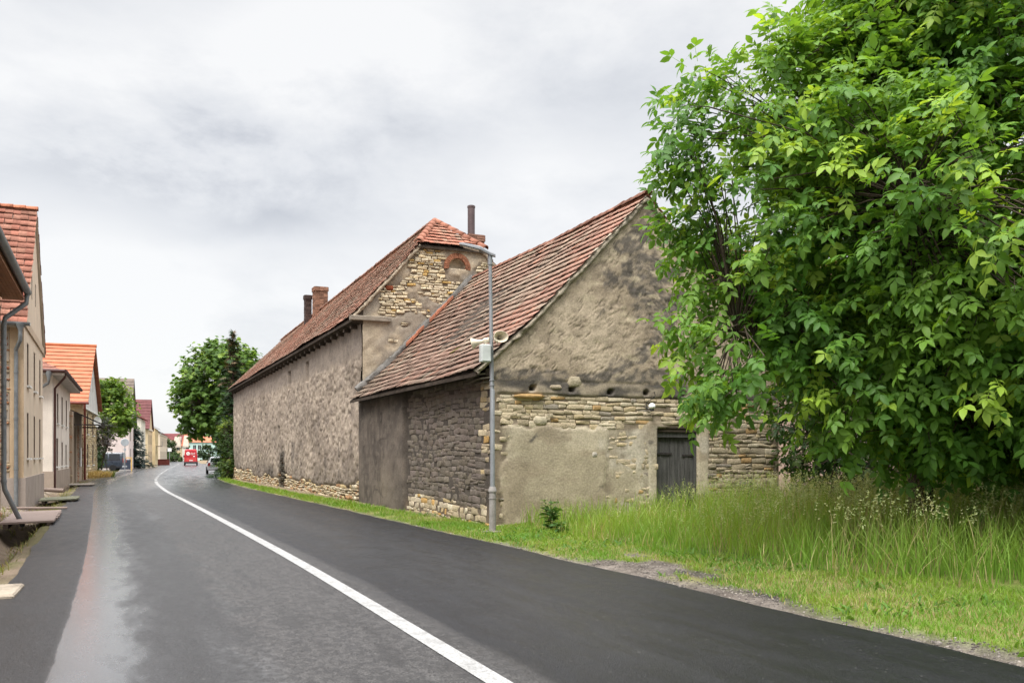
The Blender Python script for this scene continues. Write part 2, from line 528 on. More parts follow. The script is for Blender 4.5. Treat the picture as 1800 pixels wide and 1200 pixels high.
def rough_strip(pts, w, h, seed, step=0.12, amp=0.025, up=(0, 0, 1), c=None):
    """a lumpy mortar band along a polyline, rectangular in section; returns V, faces"""
    pts = [Vector(p) for p in pts]
    P = []
    for a, b in zip(pts, pts[1:]):
        n = max(1, int((b - a).length / step))
        P += [a.lerp(b, i / n) for i in range(n)]
    P.append(pts[-1])
    rg = np.random.default_rng(seed)
    V = []; F = []
    for i, p in enumerate(P):
        d = (P[min(i + 1, len(P) - 1)] - P[max(i - 1, 0)]).normalized()
        x = Vector(up).cross(d).normalized(); y = d.cross(x).normalized()
        for k in range(8):
            an = 2 * math.pi * (k + 0.5) / 8
            cx, cy = math.cos(an), math.sin(an)
            q = max(abs(cx), abs(cy))
            V.append(p + x * (cx / q * w / 2 * .95 + rg.normal(0, amp * .6)) + y * (cy / q * h / 2 * .95 + rg.normal(0, amp)))
    n = len(P)
    for i in range(n - 1):
        for k in range(8):
            F.append((i * 8 + k, i * 8 + (k + 1) % 8, i * 8 + 8 + (k + 1) % 8, i * 8 + 8 + k))
    return np.array([tuple(v) for v in V]), [np.array(F), np.array([list(range(8)), list(range((n - 1) * 8, n * 8))])]

# ------------------------------------------------------------------ generic plastered houses
def clip_poly(poly, a, b, c):
    """keep a*x+b*z<=c"""
    out = []
    for i in range(len(poly)):
        p, q = poly[i], poly[(i + 1) % len(poly)]
        fp = a * p[0] + b * p[1] - c; fq = a * q[0] + b * q[1] - c
        if fp <= 1e-9: out.append(p)
        if (fp < -1e-9 and fq > 1e-9) or (fp > 1e-9 and fq < -1e-9):
            t = fp / (fp - fq); out.append((p[0] + t * (q[0] - p[0]), p[1] + t * (q[1] - p[1])))
    return out

def facade(mb, fr, s0, s1, z0, z1, holes, gable=None, depth=0.14, m=0, c=None, zsplit=()):
    """wall with real window openings and reveals. gable=(apex s, apex z, eave z): the wall's upper outline"""
    O, S, Nn = [Vector(q) for q in fr]
    zt = gable[1] if gable else z1
    xs = sorted({s0, s1, *[q for h in holes for q in (h[0], h[1])], *([gable[0]] if gable else [])})
    zs = sorted({z0, zt, *[q for h in holes for q in (h[2], h[3])], *([gable[2]] if gable else []), *zsplit})
    def P(s, z, d=0.0): return O + S * s + Nn * d + Vector((0, 0, z))
    for i in range(len(xs) - 1):
        for j in range(len(zs) - 1):
            cs, cz = (xs[i] + xs[i + 1]) / 2, (zs[j] + zs[j + 1]) / 2
            if any(h[0] < cs < h[1] and h[2] < cz < h[3] for h in holes): continue
            poly = [(xs[i], zs[j]), (xs[i + 1], zs[j]), (xs[i + 1], zs[j + 1]), (xs[i], zs[j + 1])]
            if gable:
                ga, gz, ge = gable
                for (sa) in (s0, s1):
                    k = (gz - ge) / (ga - sa)
                    # z <= ge + k (s - sa)
                    poly = clip_poly(poly, -k, 1.0, ge - k * sa) if poly else poly
            if len(poly) >= 3:
                mb.add([P(*q) for q in poly], [tuple(range(len(poly)))], m, c)
    for (a, b, lo, hi) in [h[:4] for h in holes]:
        r = [(a, lo), (b, lo), (b, hi), (a, hi)]
        for k in range(4):
            p, q = r[k], r[(k + 1) % 4]
            mb.add([P(*p), P(*q), P(*q, -depth), P(*p, -depth)], [(0, 1, 2, 3)], m, c)

def window(parent, fr, h, depth=0.14, frame=None, glass=None, bars=(1, 2), sill=None, fw=0.06, jamb_shade=None):
    """a framed window set back in its opening; frame is the part, pane and sill its sub-parts"""
    O, S, Nn = [Vector(q) for q in fr]
    a, b, lo, hi = h[:4]
    def P(s, z, d): return O + S * s + Nn * d + Vector((0, 0, z))
    def bx(mb, s0, s1, z0, z1, d0, d1):
        v = [P(s0, z0, d0), P(s1, z0, d0), P(s1, z0, d1), P(s0, z0, d1), P(s0, z1, d0), P(s1, z1, d0), P(s1, z1, d1), P(s0, z1, d1)]
        mb.add(v, [(0, 3, 2, 1), (4, 5, 6, 7), (0, 1, 5, 4), (1, 2, 6, 5), (2, 3, 7, 6), (3, 0, 4, 7)])
    d0, d1 = -depth, -depth + 0.05
    f = MB()
    bx(f, a, a + fw, lo, hi, d0, d1); bx(f, b - fw, b, lo, hi, d0, d1)
    bx(f, a + fw, b - fw, lo, lo + fw, d0, d1 - .002); bx(f, a + fw, b - fw, hi - fw, hi, d0, d1 - .002)
    nx, nz = bars
    for k in range(1, nx + 1):
        x = a + (b - a) * k / (nx + 1); bx(f, x - .025, x + .025, lo + fw, hi - fw, d0 + .005, d1 - .004)
    if nz > 1:
        z = lo + (hi - lo) * 0.66; bx(f, a + fw, b - fw, z - .025, z + .025, d0 + .007, d1 - .006)
    fo = f.build('window', frame or M['white'], parent)
    g = MB(); bx(g, a + fw * .5, b - fw * .5, lo + fw * .5, hi - fw * .5, d0 - .03, d0 + .012)
    g.build('pane', glass or M['glass'], fo)
    if jamb_shade is not None:  # added dark lining: paints the shade inside the window opening
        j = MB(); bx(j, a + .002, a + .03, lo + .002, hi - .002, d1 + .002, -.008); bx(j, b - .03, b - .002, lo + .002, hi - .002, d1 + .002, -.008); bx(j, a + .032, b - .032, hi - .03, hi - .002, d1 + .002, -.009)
        j.build('shade_lining', jamb_shade, fo)
    if sill is not None:
        s = MB(); bx(s, a - .06, b + .06, lo - .06, lo - .003, -.1, .1)
        s.build('sill', sill, fo)
    return fo

def row_roof(mb, a, b, c, d, rows, m=0, th=0.05, step=0.03, cfn=None):
    """tiled slope between eave a-b and ridge d-c as overlapping course strips"""
    a, b, c, d = [Vector(q) for q in (a, b, c, d)]
    nn = (b - a).cross(d - a).normalized()
    if nn.z < 0: nn = -nn
    for k in range(rows):
        t0 = k / rows; t1 = min(1, (k + 1.25) / rows)
        p = [a.lerp(d, t0), b.lerp(c, t0), b.lerp(c, t1), a.lerp(d, t1)]
        lo = nn * (step + th * .4); hi = nn * (th * .3)
        v = [p[0] + lo, p[1] + lo, p[2] + hi, p[3] + hi, p[0] - nn * th * .3, p[1] - nn * th * .3, p[2] - nn * th * .3, p[3] - nn * th * .3]
        cc = cfn(k) if cfn else None
        mb.add(v, [(0, 1, 2, 3), (4, 7, 6, 5), (0, 4, 5, 1), (1, 5, 6, 2), (2, 6, 7, 3), (3, 7, 4, 0)], m, cc)
# ------------------------------------------------------------------ road course
_cy = np.array([-40, -6, 0, 6.4, 12.8, 21.3, 30.1, 40, 51.2, 59.5, 73, 103.6, 142, 200, 260, 320, 360])
_cx = np.array([19.6, 5.2, 2.6, -.12, -2.84, -6.66, -10.65, -15.2, -20.0, -23.3, -28.3, -39.2, -52.4, -72.9, -93.8, -115, -129])
_yy = np.arange(-40, 360, 0.25)
_xx = np.interp(_yy, _cy, _cx)
_k = np.exp(-0.5 * (np.arange(-24, 25) / 9.0) ** 2); _k /= _k.sum()
_xx = np.convolve(np.pad(_xx, 24, mode='reflect', reflect_type='odd'), _k, 'valid')
_dx = np.gradient(_xx, _yy)
_len = np.concatenate([[0], np.cumsum(np.hypot(np.diff(_xx), np.diff(_yy)))])

def road_pt(l, Y):
    """point l metres to the side of the centre line (positive = barn side), at centre-line depth Y"""
    x = np.interp(Y, _yy, _xx); d = np.interp(Y, _yy, _dx)
    n = np.hypot(1, d)
    return x + l / n, Y - l * d / n

def road_l(X, Y):
    """lateral offset from the centre line of a world point (approximate)"""
    x = np.interp(Y, _yy, _xx); d = np.interp(Y, _yy, _dx)
    return (X - x) / np.hypot(1, d)

def ribbon(name, l0, l1, nl, Ys, zfn, mat, colfn=None, kind='structure', wob=None):
    l = np.linspace(0, 1, nl)
    Lg, Yg = np.meshgrid(l, Ys, indexing='ij')
    a = l0(Yg) if callable(l0) else l0; b = l1(Yg) if callable(l1) else l1
    Lm = a + (b - a) * Lg
    X, Y = road_pt(Lm, Yg)
    Z = zfn(Lm, Yg)
    V = np.stack([X, Y, Z], -1).reshape(-1, 3)
    m = len(Ys)
    i = np.arange(nl - 1)[:, None]; j = np.arange(m - 1)[None]
    q = (i * m + j)
    q = np.stack([q, q + m, q + m + 1, q + 1], -1).reshape(-1, 4)
    s = np.interp(Yg, _yy, _len)
    uv = np.stack([Lm, s], -1).reshape(-1, 2)
    col = colfn(Lm, Yg).reshape(-1, 3) if colfn else None
    o = np_mesh(name, V, [q], mat, uv=uv, col=col, smooth=True)
    if kind: o['kind'] = kind
    return o

YS = np.concatenate([np.arange(-20, 40, 0.25), np.arange(40, 120, 1.0), np.arange(120, 330, 4.0)])
_wob = lambda Y, sd, a=0.06: a * (fbm(Y * 0.8, Y * 0 + 3.1, sd, 4) - 0.5) * 2

def road_left(Y): return -3.75 + _wob(Y, 11, 0.09)
def road_right(Y): return 3.82 + _wob(Y, 12, 0.10) + 2.2 * sstep(60, 72, Y) * (1 - sstep(150, 190, Y))

# --- asphalt
m, nt, b = nodes('asphalt')
uvn = N(nt, 'UVMap', uv_map='UVMap').outputs[0]
sep = N(nt, 'SeparateXYZ', inp={0: uvn})
lu, lv = sep.outputs[0], sep.outputs[1]
pos = N(nt, 'TexCoord').outputs['Object']
big = tnoise(nt, N(nt, 'Mapping', inp={'Vector': uvn, 'Scale': (1.6, 0.22, 1)}).outputs[0], 1.0, 5, 0.6)
med = tnoise(nt, N(nt, 'Mapping', inp={'Vector': uvn, 'Scale': (3.0, 0.8, 1)}).outputs[0], 1.3, 6, 0.65)
fine = tnoise(nt, pos, 55, 3, 0.7)
agg = tnoise(nt, pos, 95, 2, 0.6)
grit = tnoise(nt, pos, 30, 4, 0.75)
lw = mth(nt, 'ADD', lu, mth(nt, 'MULTIPLY', mth(nt, 'SUBTRACT', big, 0.5), 0.28))      # wavering lateral coordinate
lw2 = mth(nt, 'ADD', lu, mth(nt, 'MULTIPLY', mth(nt, 'SUBTRACT', med, 0.5), 0.9))
def bnd(v, a, bb, e): return mth(nt, 'MULTIPLY', mapr(nt, v, a - e, a + e, 0, 1), mapr(nt, v, bb - e, bb + e, 1, 0))
right = mapr(nt, lw, 0.30, 0.40, 0, 1)                       # the newer black lane
edge = mapr(nt, lu, -2.96, -2.92, 1, 0)                      # the patched strip at the ditch side
pit = tnoise(nt, N(nt, 'Mapping', inp={'Vector': uvn, 'Scale': (12, 9, 1)}).outputs[0], 1.0, 8, 0.72, 0.4)
worn = mth(nt, 'MULTIPLY', mth(nt, 'MULTIPLY', bnd(lw2, -1.45, 0.28, 0.18), mapr(nt, pit, 0.42, 0.56, 0.15, 1)), mapr(nt, med, 0.33, 0.50, 0.35, 1))
lseam = mth(nt, 'ADD', lu, mth(nt, 'MULTIPLY', mth(nt, 'SUBTRACT', med, 0.5), 0.07))
wet1 = mth(nt, 'MULTIPLY', mth(nt, 'MULTIPLY', mapr(nt, lseam, -2.93, -2.89, 0, 1), mapr(nt, lw2, -2.75, -1.85, 1, 0)), mapr(nt, med, 0.2, 0.5, 0.88, 1))
wet2 = mth(nt, 'MULTIPLY', bnd(lw2, -1.75, -1.25, 0.25), mapr(nt, big, 0.40, 0.62, 0.1, 1))
wetr = mth(nt, 'MULTIPLY', bnd(lw2, 0.8, 3.2, 0.9), mapr(nt, big, 0.3, 0.7, 0.35, 1))
c = mixn(nt, right, (0.028, 0.0268, 0.0272), (0.0095, 0.0095, 0.0112))
c = mixn(nt, edge, c, (0.020, 0.019, 0.0195))
c = mixn(nt, worn, c, (0.056, 0.0525, 0.051))
c = mixn(nt, mth(nt, 'MULTIPLY', wet1, 0.6), c, (0.022, 0.022, 0.025))
f = mth(nt, 'ADD', mapr(nt, fine, 0.3, 0.7, 0.6, 1.4), mapr(nt, agg, 0.35, 0.65, -0.35, 0.35))
c = N(nt, 'VectorMath', operation='SCALE', inp={0: c, 'Scale': mth(nt, 'MULTIPLY', f, mapr(nt, med, 0.25, 0.75, 0.85, 1.15))}).outputs[0]
# chips of light stone
chip = mth(nt, 'MULTIPLY', mapr(nt, tnoise(nt, pos, 24, 2, 0.5), 0.71, 0.74, 0, 1), 0.28)
c = mixn(nt, chip, c, (0.25, 0.24, 0.23))
nt.links.new(c, b.inputs['Base Color'])
far_wet = mth(nt, 'MULTIPLY', mapr(nt, lv, 64, 100, 0, 0.62), mapr(nt, big, 0.35, 0.6, 0.75, 1))
wet = mth(nt, 'MAXIMUM', far_wet, mth(nt, 'MAXIMUM', mth(nt, 'MAXIMUM', wet1, mth(nt, 'MULTIPLY', mth(nt, 'MULTIPLY', wet2, mapr(nt, pit, 0.40, 0.58, 0.35, 1)), 0.55)), mth(nt, 'MULTIPLY', wetr, 0.30)))
rgh = mapr(nt, wet, 0, 1, 0.40, 0.22)
rgh = mth(nt, 'ADD', rgh, mapr(nt, med, 0.3, 0.7, -0.05, 0.08))
rgh = mth(nt, 'ADD', rgh, mth(nt, 'MULTIPLY', worn, 0.12))
nt.links.new(rgh, b.inputs['Roughness'])
nt.links.new(mth(nt, 'MULTIPLY', mapr(nt, wet, 0.35, 0.9, 0, 1), 1.0), b.inputs['Coat Weight']); b.inputs['Coat Roughness'].default_value = 0.20; b.inputs['Coat IOR'].default_value = 1.65
nt.links.new(mapr(nt, wet, 0, 1, 0.24, 0.85), b.inputs['Specular IOR Level'])
hgt = mth(nt, 'ADD', mth(nt, 'ADD', mth(nt, 'MULTIPLY', agg, 0.5), mth(nt, 'MULTIPLY', fine, 0.8)), mth(nt, 'ADD', mth(nt, 'MULTIPLY', grit, 1.1), mth(nt, 'MULTIPLY', worn, 0.5)))
bn = N(nt, 'Bump', inp={'Strength': 0.55, 'Distance': 0.010, 'Height': hgt})
nt.links.new(mapr(nt, wet, 0, 1, 0.60, 0.35), bn.inputs['Strength'])
nt.links.new(bn.outputs[0], b.inputs['Normal'])
M['asphalt'] = m

def road_z(L, Y):
    return 0.006 + 0.012 * (1 - (L / 3.8) ** 2).clip(-1, 1)
road = ribbon('road', road_left, road_right, 40, YS, road_z, M['asphalt'])

# --- white line
m, nt, b = nodes('road_paint')
pos = N(nt, 'TexCoord').outputs['Object']
n = tnoise(nt, pos, 60, 4, 0.7); n2 = tnoise(nt, pos, 5, 5)
w = mth(nt, 'MULTIPLY', mapr(nt, n, 0.40, 0.58, 0.25, 1), mapr(nt, n2, 0.32, 0.55, 0.55, 1))
nt.links.new(mixn(nt, w, (0.14, 0.135, 0.13), (0.37, 0.367, 0.36)), b.inputs['Base Color'])
b.inputs['Roughness'].default_value = 0.55
nt.links.new(N(nt, 'Bump', inp={'Strength': 0.4, 'Distance': 0.004, 'Height': n}).outputs[0], b.inputs['Normal'])
M['paint'] = m
mb = MB()
def line_piece(y0, y1, w=0.088):
    ys = np.linspace(y0, y1, max(2, int((y1 - y0) / 0.5)))
    v = []
    for l in (-w, w):
        x, y = road_pt(np.full_like(ys, l), ys)
        z = road_z(np.full_like(ys, l), ys) + 0.006
        v += list(zip(x, y, z))
    k = len(ys)
    mb.add(v, [(i, k + i, k + i + 1, i + 1) for i in range(k - 1)])
line_piece(-18, 55.5)
y = 57.5
while y < 200:
    line_piece(y, y + 3.2, 0.085); y += 5.2
o = mb.build('centre_line', M['paint']); o['kind'] = 'structure'

# --- grass verge on the barn side (soil, gravel rim, moss)
def verge_z(L, Y):
    z = -0.03 + 0.05 * sstep(3.9, 4.3, L) + 0.10 * sstep(4.3, 6.5, L) + 0.16 * sstep(6, 11, L) * (1 - sstep(16, 26, Y))
    z = z + 0.05 * (fbm(L * 0.9, Y * 0.9, 31) - 0.5) * sstep(3.9, 4.6, L) + 0.012 * (fbm(L * 6, Y * 6, 33) - 0.5)
    return z
def gravel_mask(L, Y):
    # stony rim beside the asphalt, wider and patchy towards the camera
    w = 3.93 + 0.20 * (1 - sstep(9, 16, Y)) + 0.4 * (fbm(Y * 0.55, L * 0.5, 41, 3) - 0.5)
    m = 1 - sstep(w - 0.12, w + 0.22, L)
    patch = sstep(0.66, 0.74, fbm(L * 1.1, Y * 0.45, 43, 4)) * (1 - sstep(4.9, 5.5, L)) * (1 - sstep(12.5, 14.5, Y))
    return np.maximum(m, patch)
def verge_col(L, Y):
    n = fbm(L * 1.2, Y * 1.2, 51); n2 = fbm(L * 5, Y * 5, 52)
    g = mixc((0.10, 0.135, 0.028), (0.17, 0.165, 0.06), sstep(0.4, 0.65, n))
    gr = mixc((0.095, 0.08, 0.068), (0.17, 0.145, 0.125), sstep(0.35, 0.65, n2))
    c = mixc(g, gr, gravel_mask(L, Y))
    # bare soil along the wall foot
    d = L - (5.35 - 0.012 * (Y - 20))
    soil = sstep(-0.45, -0.1, d) * sstep(18, 20, Y)
    c = mixc(c, mixc((0.17, 0.125, 0.085), (0.26, 0.20, 0.14), n2), soil * 0.9)
    # tarry leftovers
    t = band(4.35, 4.75, L + 0.25 * (fbm(Y, L, 61) - .5), .08) * band(9.6, 10.6, Y, .15) + band(4.25, 4.5, L + 0.25 * (fbm(Y * 1.3, L, 62) - .5), .07) * band(8.2, 9.0, Y, .15)
    c = mixc(c, (0.045, 0.042, 0.04), t.clip(0, 1) * sstep(0.3, 0.5, n2))
    far = sstep(9.5, 13, L)
    return mixc(c, mixc((0.05, 0.06, 0.02), (0.10, 0.09, 0.045), n), far)
YV = np.concatenate([np.arange(-14, 26, 0.12), np.arange(26, 66, 0.4), np.arange(66, 320, 4.0)])
ribbon('grass_verge', lambda Y: road_right(Y) - 0.25, lambda Y: 30.0 + 0 * Y, 150, YV, verge_z, M['ground'], verge_col)

# --- footpath and ditch on the house side
def path_z(L, Y):
    d = -L
    deep = (0.34 * (1 - sstep(23, 29, Y)) + 0.10) * (1 - sstep(46, 60, Y)) + 0.02
    z = -0.02 - deep * sstep(3.9, 4.35, d) * (1 - sstep(4.55, 5.0, d)) * (0.75 + 0.5 * fbm(Y * 0.7, L, 71))
    z = z + 0.04 * sstep(4.6, 5.2, d) + 0.05 * (fbm(L * 2.5, Y * 2.5, 72) - 0.5) * (1 - sstep(40, 60, Y))
    return z
def path_col(L, Y):
    d = -L
    n = fbm(L * 1.5, Y * 0.8, 81); n2 = fbm(L * 6, Y * 3, 82)
    soil = mixc((0.10, 0.075, 0.052), (0.20, 0.155, 0.115), n2)
    olive = mixc((0.085, 0.085, 0.035), (0.12, 0.10, 0.055), n)
    c = mixc(soil, olive, (1 - sstep(4.0, 4.35, d)) * sstep(0.25, 0.5, n))
    pave = mixc((0.27, 0.22, 0.18), (0.36, 0.31, 0.26), n2)
    c = mixc(c, pave, sstep(4.65, 4.95, d) * sstep(25, 30, Y) * (1 - 0.4 * sstep(0.45, 0.6, n)))
    return mixc(c, mixc((0.10, 0.095, 0.09), (0.15, 0.14, 0.13), n2), sstep(64, 74, Y))
ribbon('footpath', lambda Y: -15.0 - 20 * sstep(60, 70, Y), lambda Y: road_left(Y) + 0.12, 110, YV, path_z, M['ground'], path_col)

mb = MB(); s = 2500
mb.add([(-s, -300, -0.62), (s, -300, -0.62), (s, 2500, -0.62), (-s, 2500, -0.62)], [(0, 1, 2, 3)])
o = mb.build('ground', surf('far_ground', (0.07, 0.085, 0.035), 0.95, 0.1, 0.3, 0.05, 0.1, 2, 0)); o['kind'] = 'structure'

# ------------------------------------------------------------------ grass blades
def world_verge_z(X, Y):
    # lateral offset with one correction for the skewed normal
    L = road_l(X, Y); Y2 = Y + L * np.interp(Y, _yy, _dx) / np.hypot(1, np.interp(Y, _yy, _dx))
    L = (X - np.interp(Y2, _yy, _xx)) * np.hypot(1, np.interp(Y2, _yy, _dx))
    return verge_z(L, Y2), L, Y2

def blades(X, Y, Z, H, W, lean, col, seed, nseg=3, tipcol=None):
    """tapered bent blades, one strip each"""
    rg = np.random.default_rng(seed)
    n = len(X)
    az = rg.uniform(0, 2 * np.pi, n); fa = rg.uniform(0, 2 * np.pi, n)
    t = np.linspace(0, 1, nseg + 1)
    bend = (t[None] ** 1.8) * (lean * H)[:, None]
    px = X[:, None] + np.cos(az)[:, None] * bend
    py = Y[:, None] + np.sin(az)[:, None] * bend
    pz = Z[:, None] + (t[None] * H[:, None]) * np.sqrt(np.clip(1 - (0.55 * lean[:, None] * t[None]) ** 2, 0.1, 1))
    w = W[:, None] * (1 - t[None] ** 2 * 0.92) / 2
    wx, wy = np.cos(fa)[:, None] * w, np.sin(fa)[:, None] * w
    A = np.stack([px - wx, py - wy, pz], -1); Bv = np.stack([px + wx, py + wy, pz], -1)
    V = np.stack([A, Bv], 2).reshape(n, -1, 3)
    k = 2 * (nseg + 1)
    F = np.array([(2 * i, 2 * i + 1, 2 * i + 3, 2 * i + 2) for i in range(nseg)])
    Fa = (np.arange(n)[:, None, None] * k + F[None]).reshape(-1, 4)
    C = np.repeat(col[:, None, :], k, 1)
    if tipcol is not None:
        tt = np.repeat(t, 2)[None, :, None]
        C = C * (1 - tt * tipcol[1]) + np.array(tipcol[0]) * tt * tipcol[1]
    return V.reshape(-1, 3), [Fa], C.reshape(-1, 3)

def heads(X, Y, Z, size, col, seed, n_sp=9):
    """loose seed panicles: small spikelets round a drooping stem tip"""
    rg = np.random.default_rng(seed)
    n = len(X)
    P = []; C = []
    u = rg.uniform(0, 1, (n, n_sp)); an = rg.uniform(0, 2 * np.pi, (n, n_sp))
    r = size[:, None] * 0.28 * (1 - u * 0.7) * rg.uniform(0.2, 1, (n, n_sp))
    cx = X[:, None] + np.cos(an) * r; cy = Y[:, None] + np.sin(an) * r; cz = Z[:, None] + (u - 0.15) * size[:, None]
    d = rg.normal(0, 1, (n, n_sp, 3)); d[..., 2] = np.abs(d[..., 2]) * .6
    d /= np.linalg.norm(d, axis=-1, keepdims=True)
    e = np.cross(d, rg.normal(0, 1, (n, n_sp, 3))); e /= np.linalg.norm(e, axis=-1, keepdims=True)
    L = rg.uniform(0.012, 0.024, (n, n_sp, 1)); Wd = L * 0.28
    c = np.stack([cx, cy, cz], -1)
    V = np.stack([c - d * L, c + e * Wd, c + d * L, c - e * Wd], 2).reshape(-1, 3)
    F = (np.arange(n * n_sp)[:, None] * 4 + np.arange(4)[None])
    C = np.repeat(np.repeat(col[:, None, :], n_sp, 1).reshape(-1, 1, 3), 4, 1).reshape(-1, 3)
    return V, [F], C

# front line of the tall growth in world coordinates
_fx = np.array([0.35, 0.75, 1.7, 2.7, 4.0, 5.6, 7.5, 10.5]); _fy = np.array([19.6, 18.0, 15.9, 13.7, 11.3, 9.6, 8.0, 6.0])
def tall_front(X): return np.interp(X, _fx, _fy)
def gable_y(X): return 20.0 + (X + 0.4375) * SA / CA          # the low house's gable line

rg = np.random.default_rng(101)
n = 62000
X = rg.uniform(0.2, 13.5, n); Y = rg.uniform(5.5, 25, n)
fr_ = tall_front(X) + 0.55 * (fbm(X * 1.1, Y * 1.1, 5) - 0.5)
keep = (Y > fr_) & ((Y < gable_y(X) - 0.05) | (X > 7.2)) & (X / np.maximum(Y, .1) < 0.82)
clump = fbm(X * 2.2, Y * 2.2, 7, 3)
keep &= rg.random(n) < sstep(0.22, 0.5, clump) * (0.42 + 0.58 * (1 - sstep(16, 22, Y)))
X, Y = X[keep], Y[keep]; Z, L, Y2 = world_verge_z(X, Y)
depth_in = Y - tall_front(X)
hmax = (0.42 + 0.20 * sstep(0, 0.6, depth_in)) + 0.26 * sstep(2.3, 4.2, X) * sstep(0.0, 1.5, depth_in)
H = hmax * 0.88 * rg.uniform(0.45, 1.12, len(X)) * (0.75 + 0.5 * fbm(X * 1.5, Y * 1.5, 9, 3))
W = rg.uniform(0.008, 0.017, len(X))
tone = fbm(X * 0.8, Y * 0.8, 15, 3)
cg = mixc((0.115, 0.255, 0.028), (0.22, 0.335, 0.05), sstep(0.3, 0.7, tone) * 0.6 + rg.uniform(0, .4, len(X)))
dry = (rg.random(len(X)) < 0.07 + 0.22 * (1 - sstep(0.0, 0.7, depth_in)))
cg[dry] = np.array([0.40, 0.33, 0.17]) * rg.uniform(0.7, 1.2, (dry.sum(), 1))
G = [blades(X, Y, Z - 0.02, H, W, rg.uniform(0.05, 0.75, len(X)), cg, 21, 4, ((0.34, 0.38, 0.09), 0.30))]
# flowering stems
n = 10000
X = rg.uniform(0.6, 13, n); Y = rg.uniform(6, 20, n)
keep = (Y > tall_front(X) + 0.35) & (Y < gable_y(X) - 0.15) & (X / Y < 0.68) & (rg.random(n) < (0.10 + 0.9 * sstep(2.6, 4.4, X)) * sstep(.30, .50, fbm(X * .9, Y * .9, 23, 3)))
X, Y = X[keep], Y[keep]; Z, L, Y2 = world_verge_z(X, Y)
H = (0.48 + 0.46 * sstep(2.5, 4.4, X)) * rg.uniform(0.75, 1.12, len(X))
cs = mixc((0.16, 0.17, 0.06), (0.36, 0.30, 0.16), rg.random(len(X)))
G.append(blades(X, Y, Z, H, np.full(len(X), 0.006), rg.uniform(0.02, 0.25, len(X)), cs, 29, 3))
rg2 = np.random.default_rng(29); az = rg2.uniform(0, 2 * np.pi, len(X))
G.append(heads(X + rg.normal(0, .03, len(X)), Y + rg.normal(0, .03, len(X)), Z + H * 0.86, rg.uniform(0.12, 0.24, len(X)), mixc((0.30, 0.38, 0.15), (0.45, 0.44, 0.24), rg.random(len(X))), 31, 11))
V, F, C = merge(G)
o = np_mesh('tall_grass', V, F, M['blade'], col=C)
tag(o, 'tall unmown meadow grass with seed heads between the walnut tree and the road', 'grass', kind='stuff')

# short lawn along road and walls
rg = np.random.default_rng(202)
Ls = []; 
n = 90000
Y = np.concatenate([rg.uniform(4, 20, 120000), rg.uniform(20, 64, 18000)]); n = len(Y)
L = np.where(Y < 20, rg.uniform(3.95, 11, n), rg.uniform(4.0, 5.3, n))
X, Yw = road_pt(L, Y)
keep = (rg.random(n) > gravel_mask(L, Y) * 1.05) & (Yw > 5)
keep &= (Yw < tall_front(X) + 0.5) | (X < 0.4)
keep &= (Y < 20) | (L < 4.95 - 0.012 * (Y - 20) + 0.25 * (fbm(Y * 1.5, L, 77, 3) - .5))
keep &= rg.random(n) < sstep(0.22, 0.42, fbm(L * 2.4, Y * 2.4, 78, 3)) * 0.85 + 0.15
keep &= ~((Yw > gable_y(X) - 0.1) & (X > -0.45))
L, Y, X, Yw = L[keep], Y[keep], X[keep], Yw[keep]
Z = verge_z(L, Y)
tone = fbm(L * 1.3, Y * 1.3, 79, 3)
cg = mixc((0.11, 0.245, 0.024), (0.22, 0.32, 0.045), sstep(0.35, 0.65, tone) * 0.6 + rg.uniform(0, .4, len(X)))
dryp = sstep(0.5, 0.66, fbm(L * .8, Y * .6, 80, 3)) * (Y < 22)
dry = rg.random(len(X)) < 0.05 + 0.28 * dryp
cg[dry] = np.array([0.36, 0.31, 0.15]) * rg.uniform(0.7, 1.2, (dry.sum(), 1))
H = rg.uniform(0.035, 0.10, len(X)) * (0.7 + 0.8 * fbm(L * 2, Y * 2, 83, 2)) * np.where(Y > 20, 1.35, 1.0)
V, F, C = blades(X, Yw, Z - 0.01, H, rg.uniform(0.007, 0.014, len(X)) * np.where(Y > 24, 1.7, 1), rg.uniform(0.1, 1.0, len(X)), cg, 33, 2)
o = np_mesh('lawn_grass', V, F, M['blade'], col=C)
tag(o, 'short green and straw coloured grass on the verge beside the asphalt', 'grass', kind='stuff')

# clover and plantain leaves between the lawn blades
rg = np.random.default_rng(404)
n = 9000
Y = rg.uniform(5, 22, n); L = rg.uniform(4.1, 9.5, n); X, Yw = road_pt(L, Y)
keep = (rg.random(n) < sstep(0.46, 0.60, fbm(L * 1.1, Y * 1.1, 91, 3))) & ((Yw < tall_front(X) + 0.8) | (X < 0.3)) & (rg.random(n) > gravel_mask(L, Y)) & ~((Yw > gable_y(X) - 0.1) & (X > -0.45)) & (Yw > 5)
L, Y, X, Yw = L[keep], Y[keep], X[keep], Yw[keep]; n = len(X)
cg = mixc((0.06, 0.15, 0.025), (0.13, 0.24, 0.04), rg.random(n)); 
V, F, C = blades(X, Yw, verge_z(L, Y) - 0.005, rg.uniform(0.05, 0.13, n), rg.uniform(0.025, 0.05, n), rg.uniform(0.8, 1.6, n), cg, 92, 3)
o = np_mesh('verge_weeds', V, F, M['blade'], col=C)
tag(o, 'low broad leaved clover and plantain scattered through the short verge grass', 'weeds', kind='stuff')
rg = np.random.default_rng(405)
n = 9000
Y = rg.uniform(8, 58, n); L = -rg.uniform(3.85, 5.6, n)
keep = rg.random(n) < (sstep(0.5, 0.62, fbm(L * 1.6, Y * .8, 93, 3)) * 0.8 + 0.25 * np.exp(-((L + 4.0) / 0.15) ** 2)) * (1 - 0.6 * sstep(28, 34, Y))
L, Y = L[keep], Y[keep]; X, Yw = road_pt(L, Y); n = len(X)
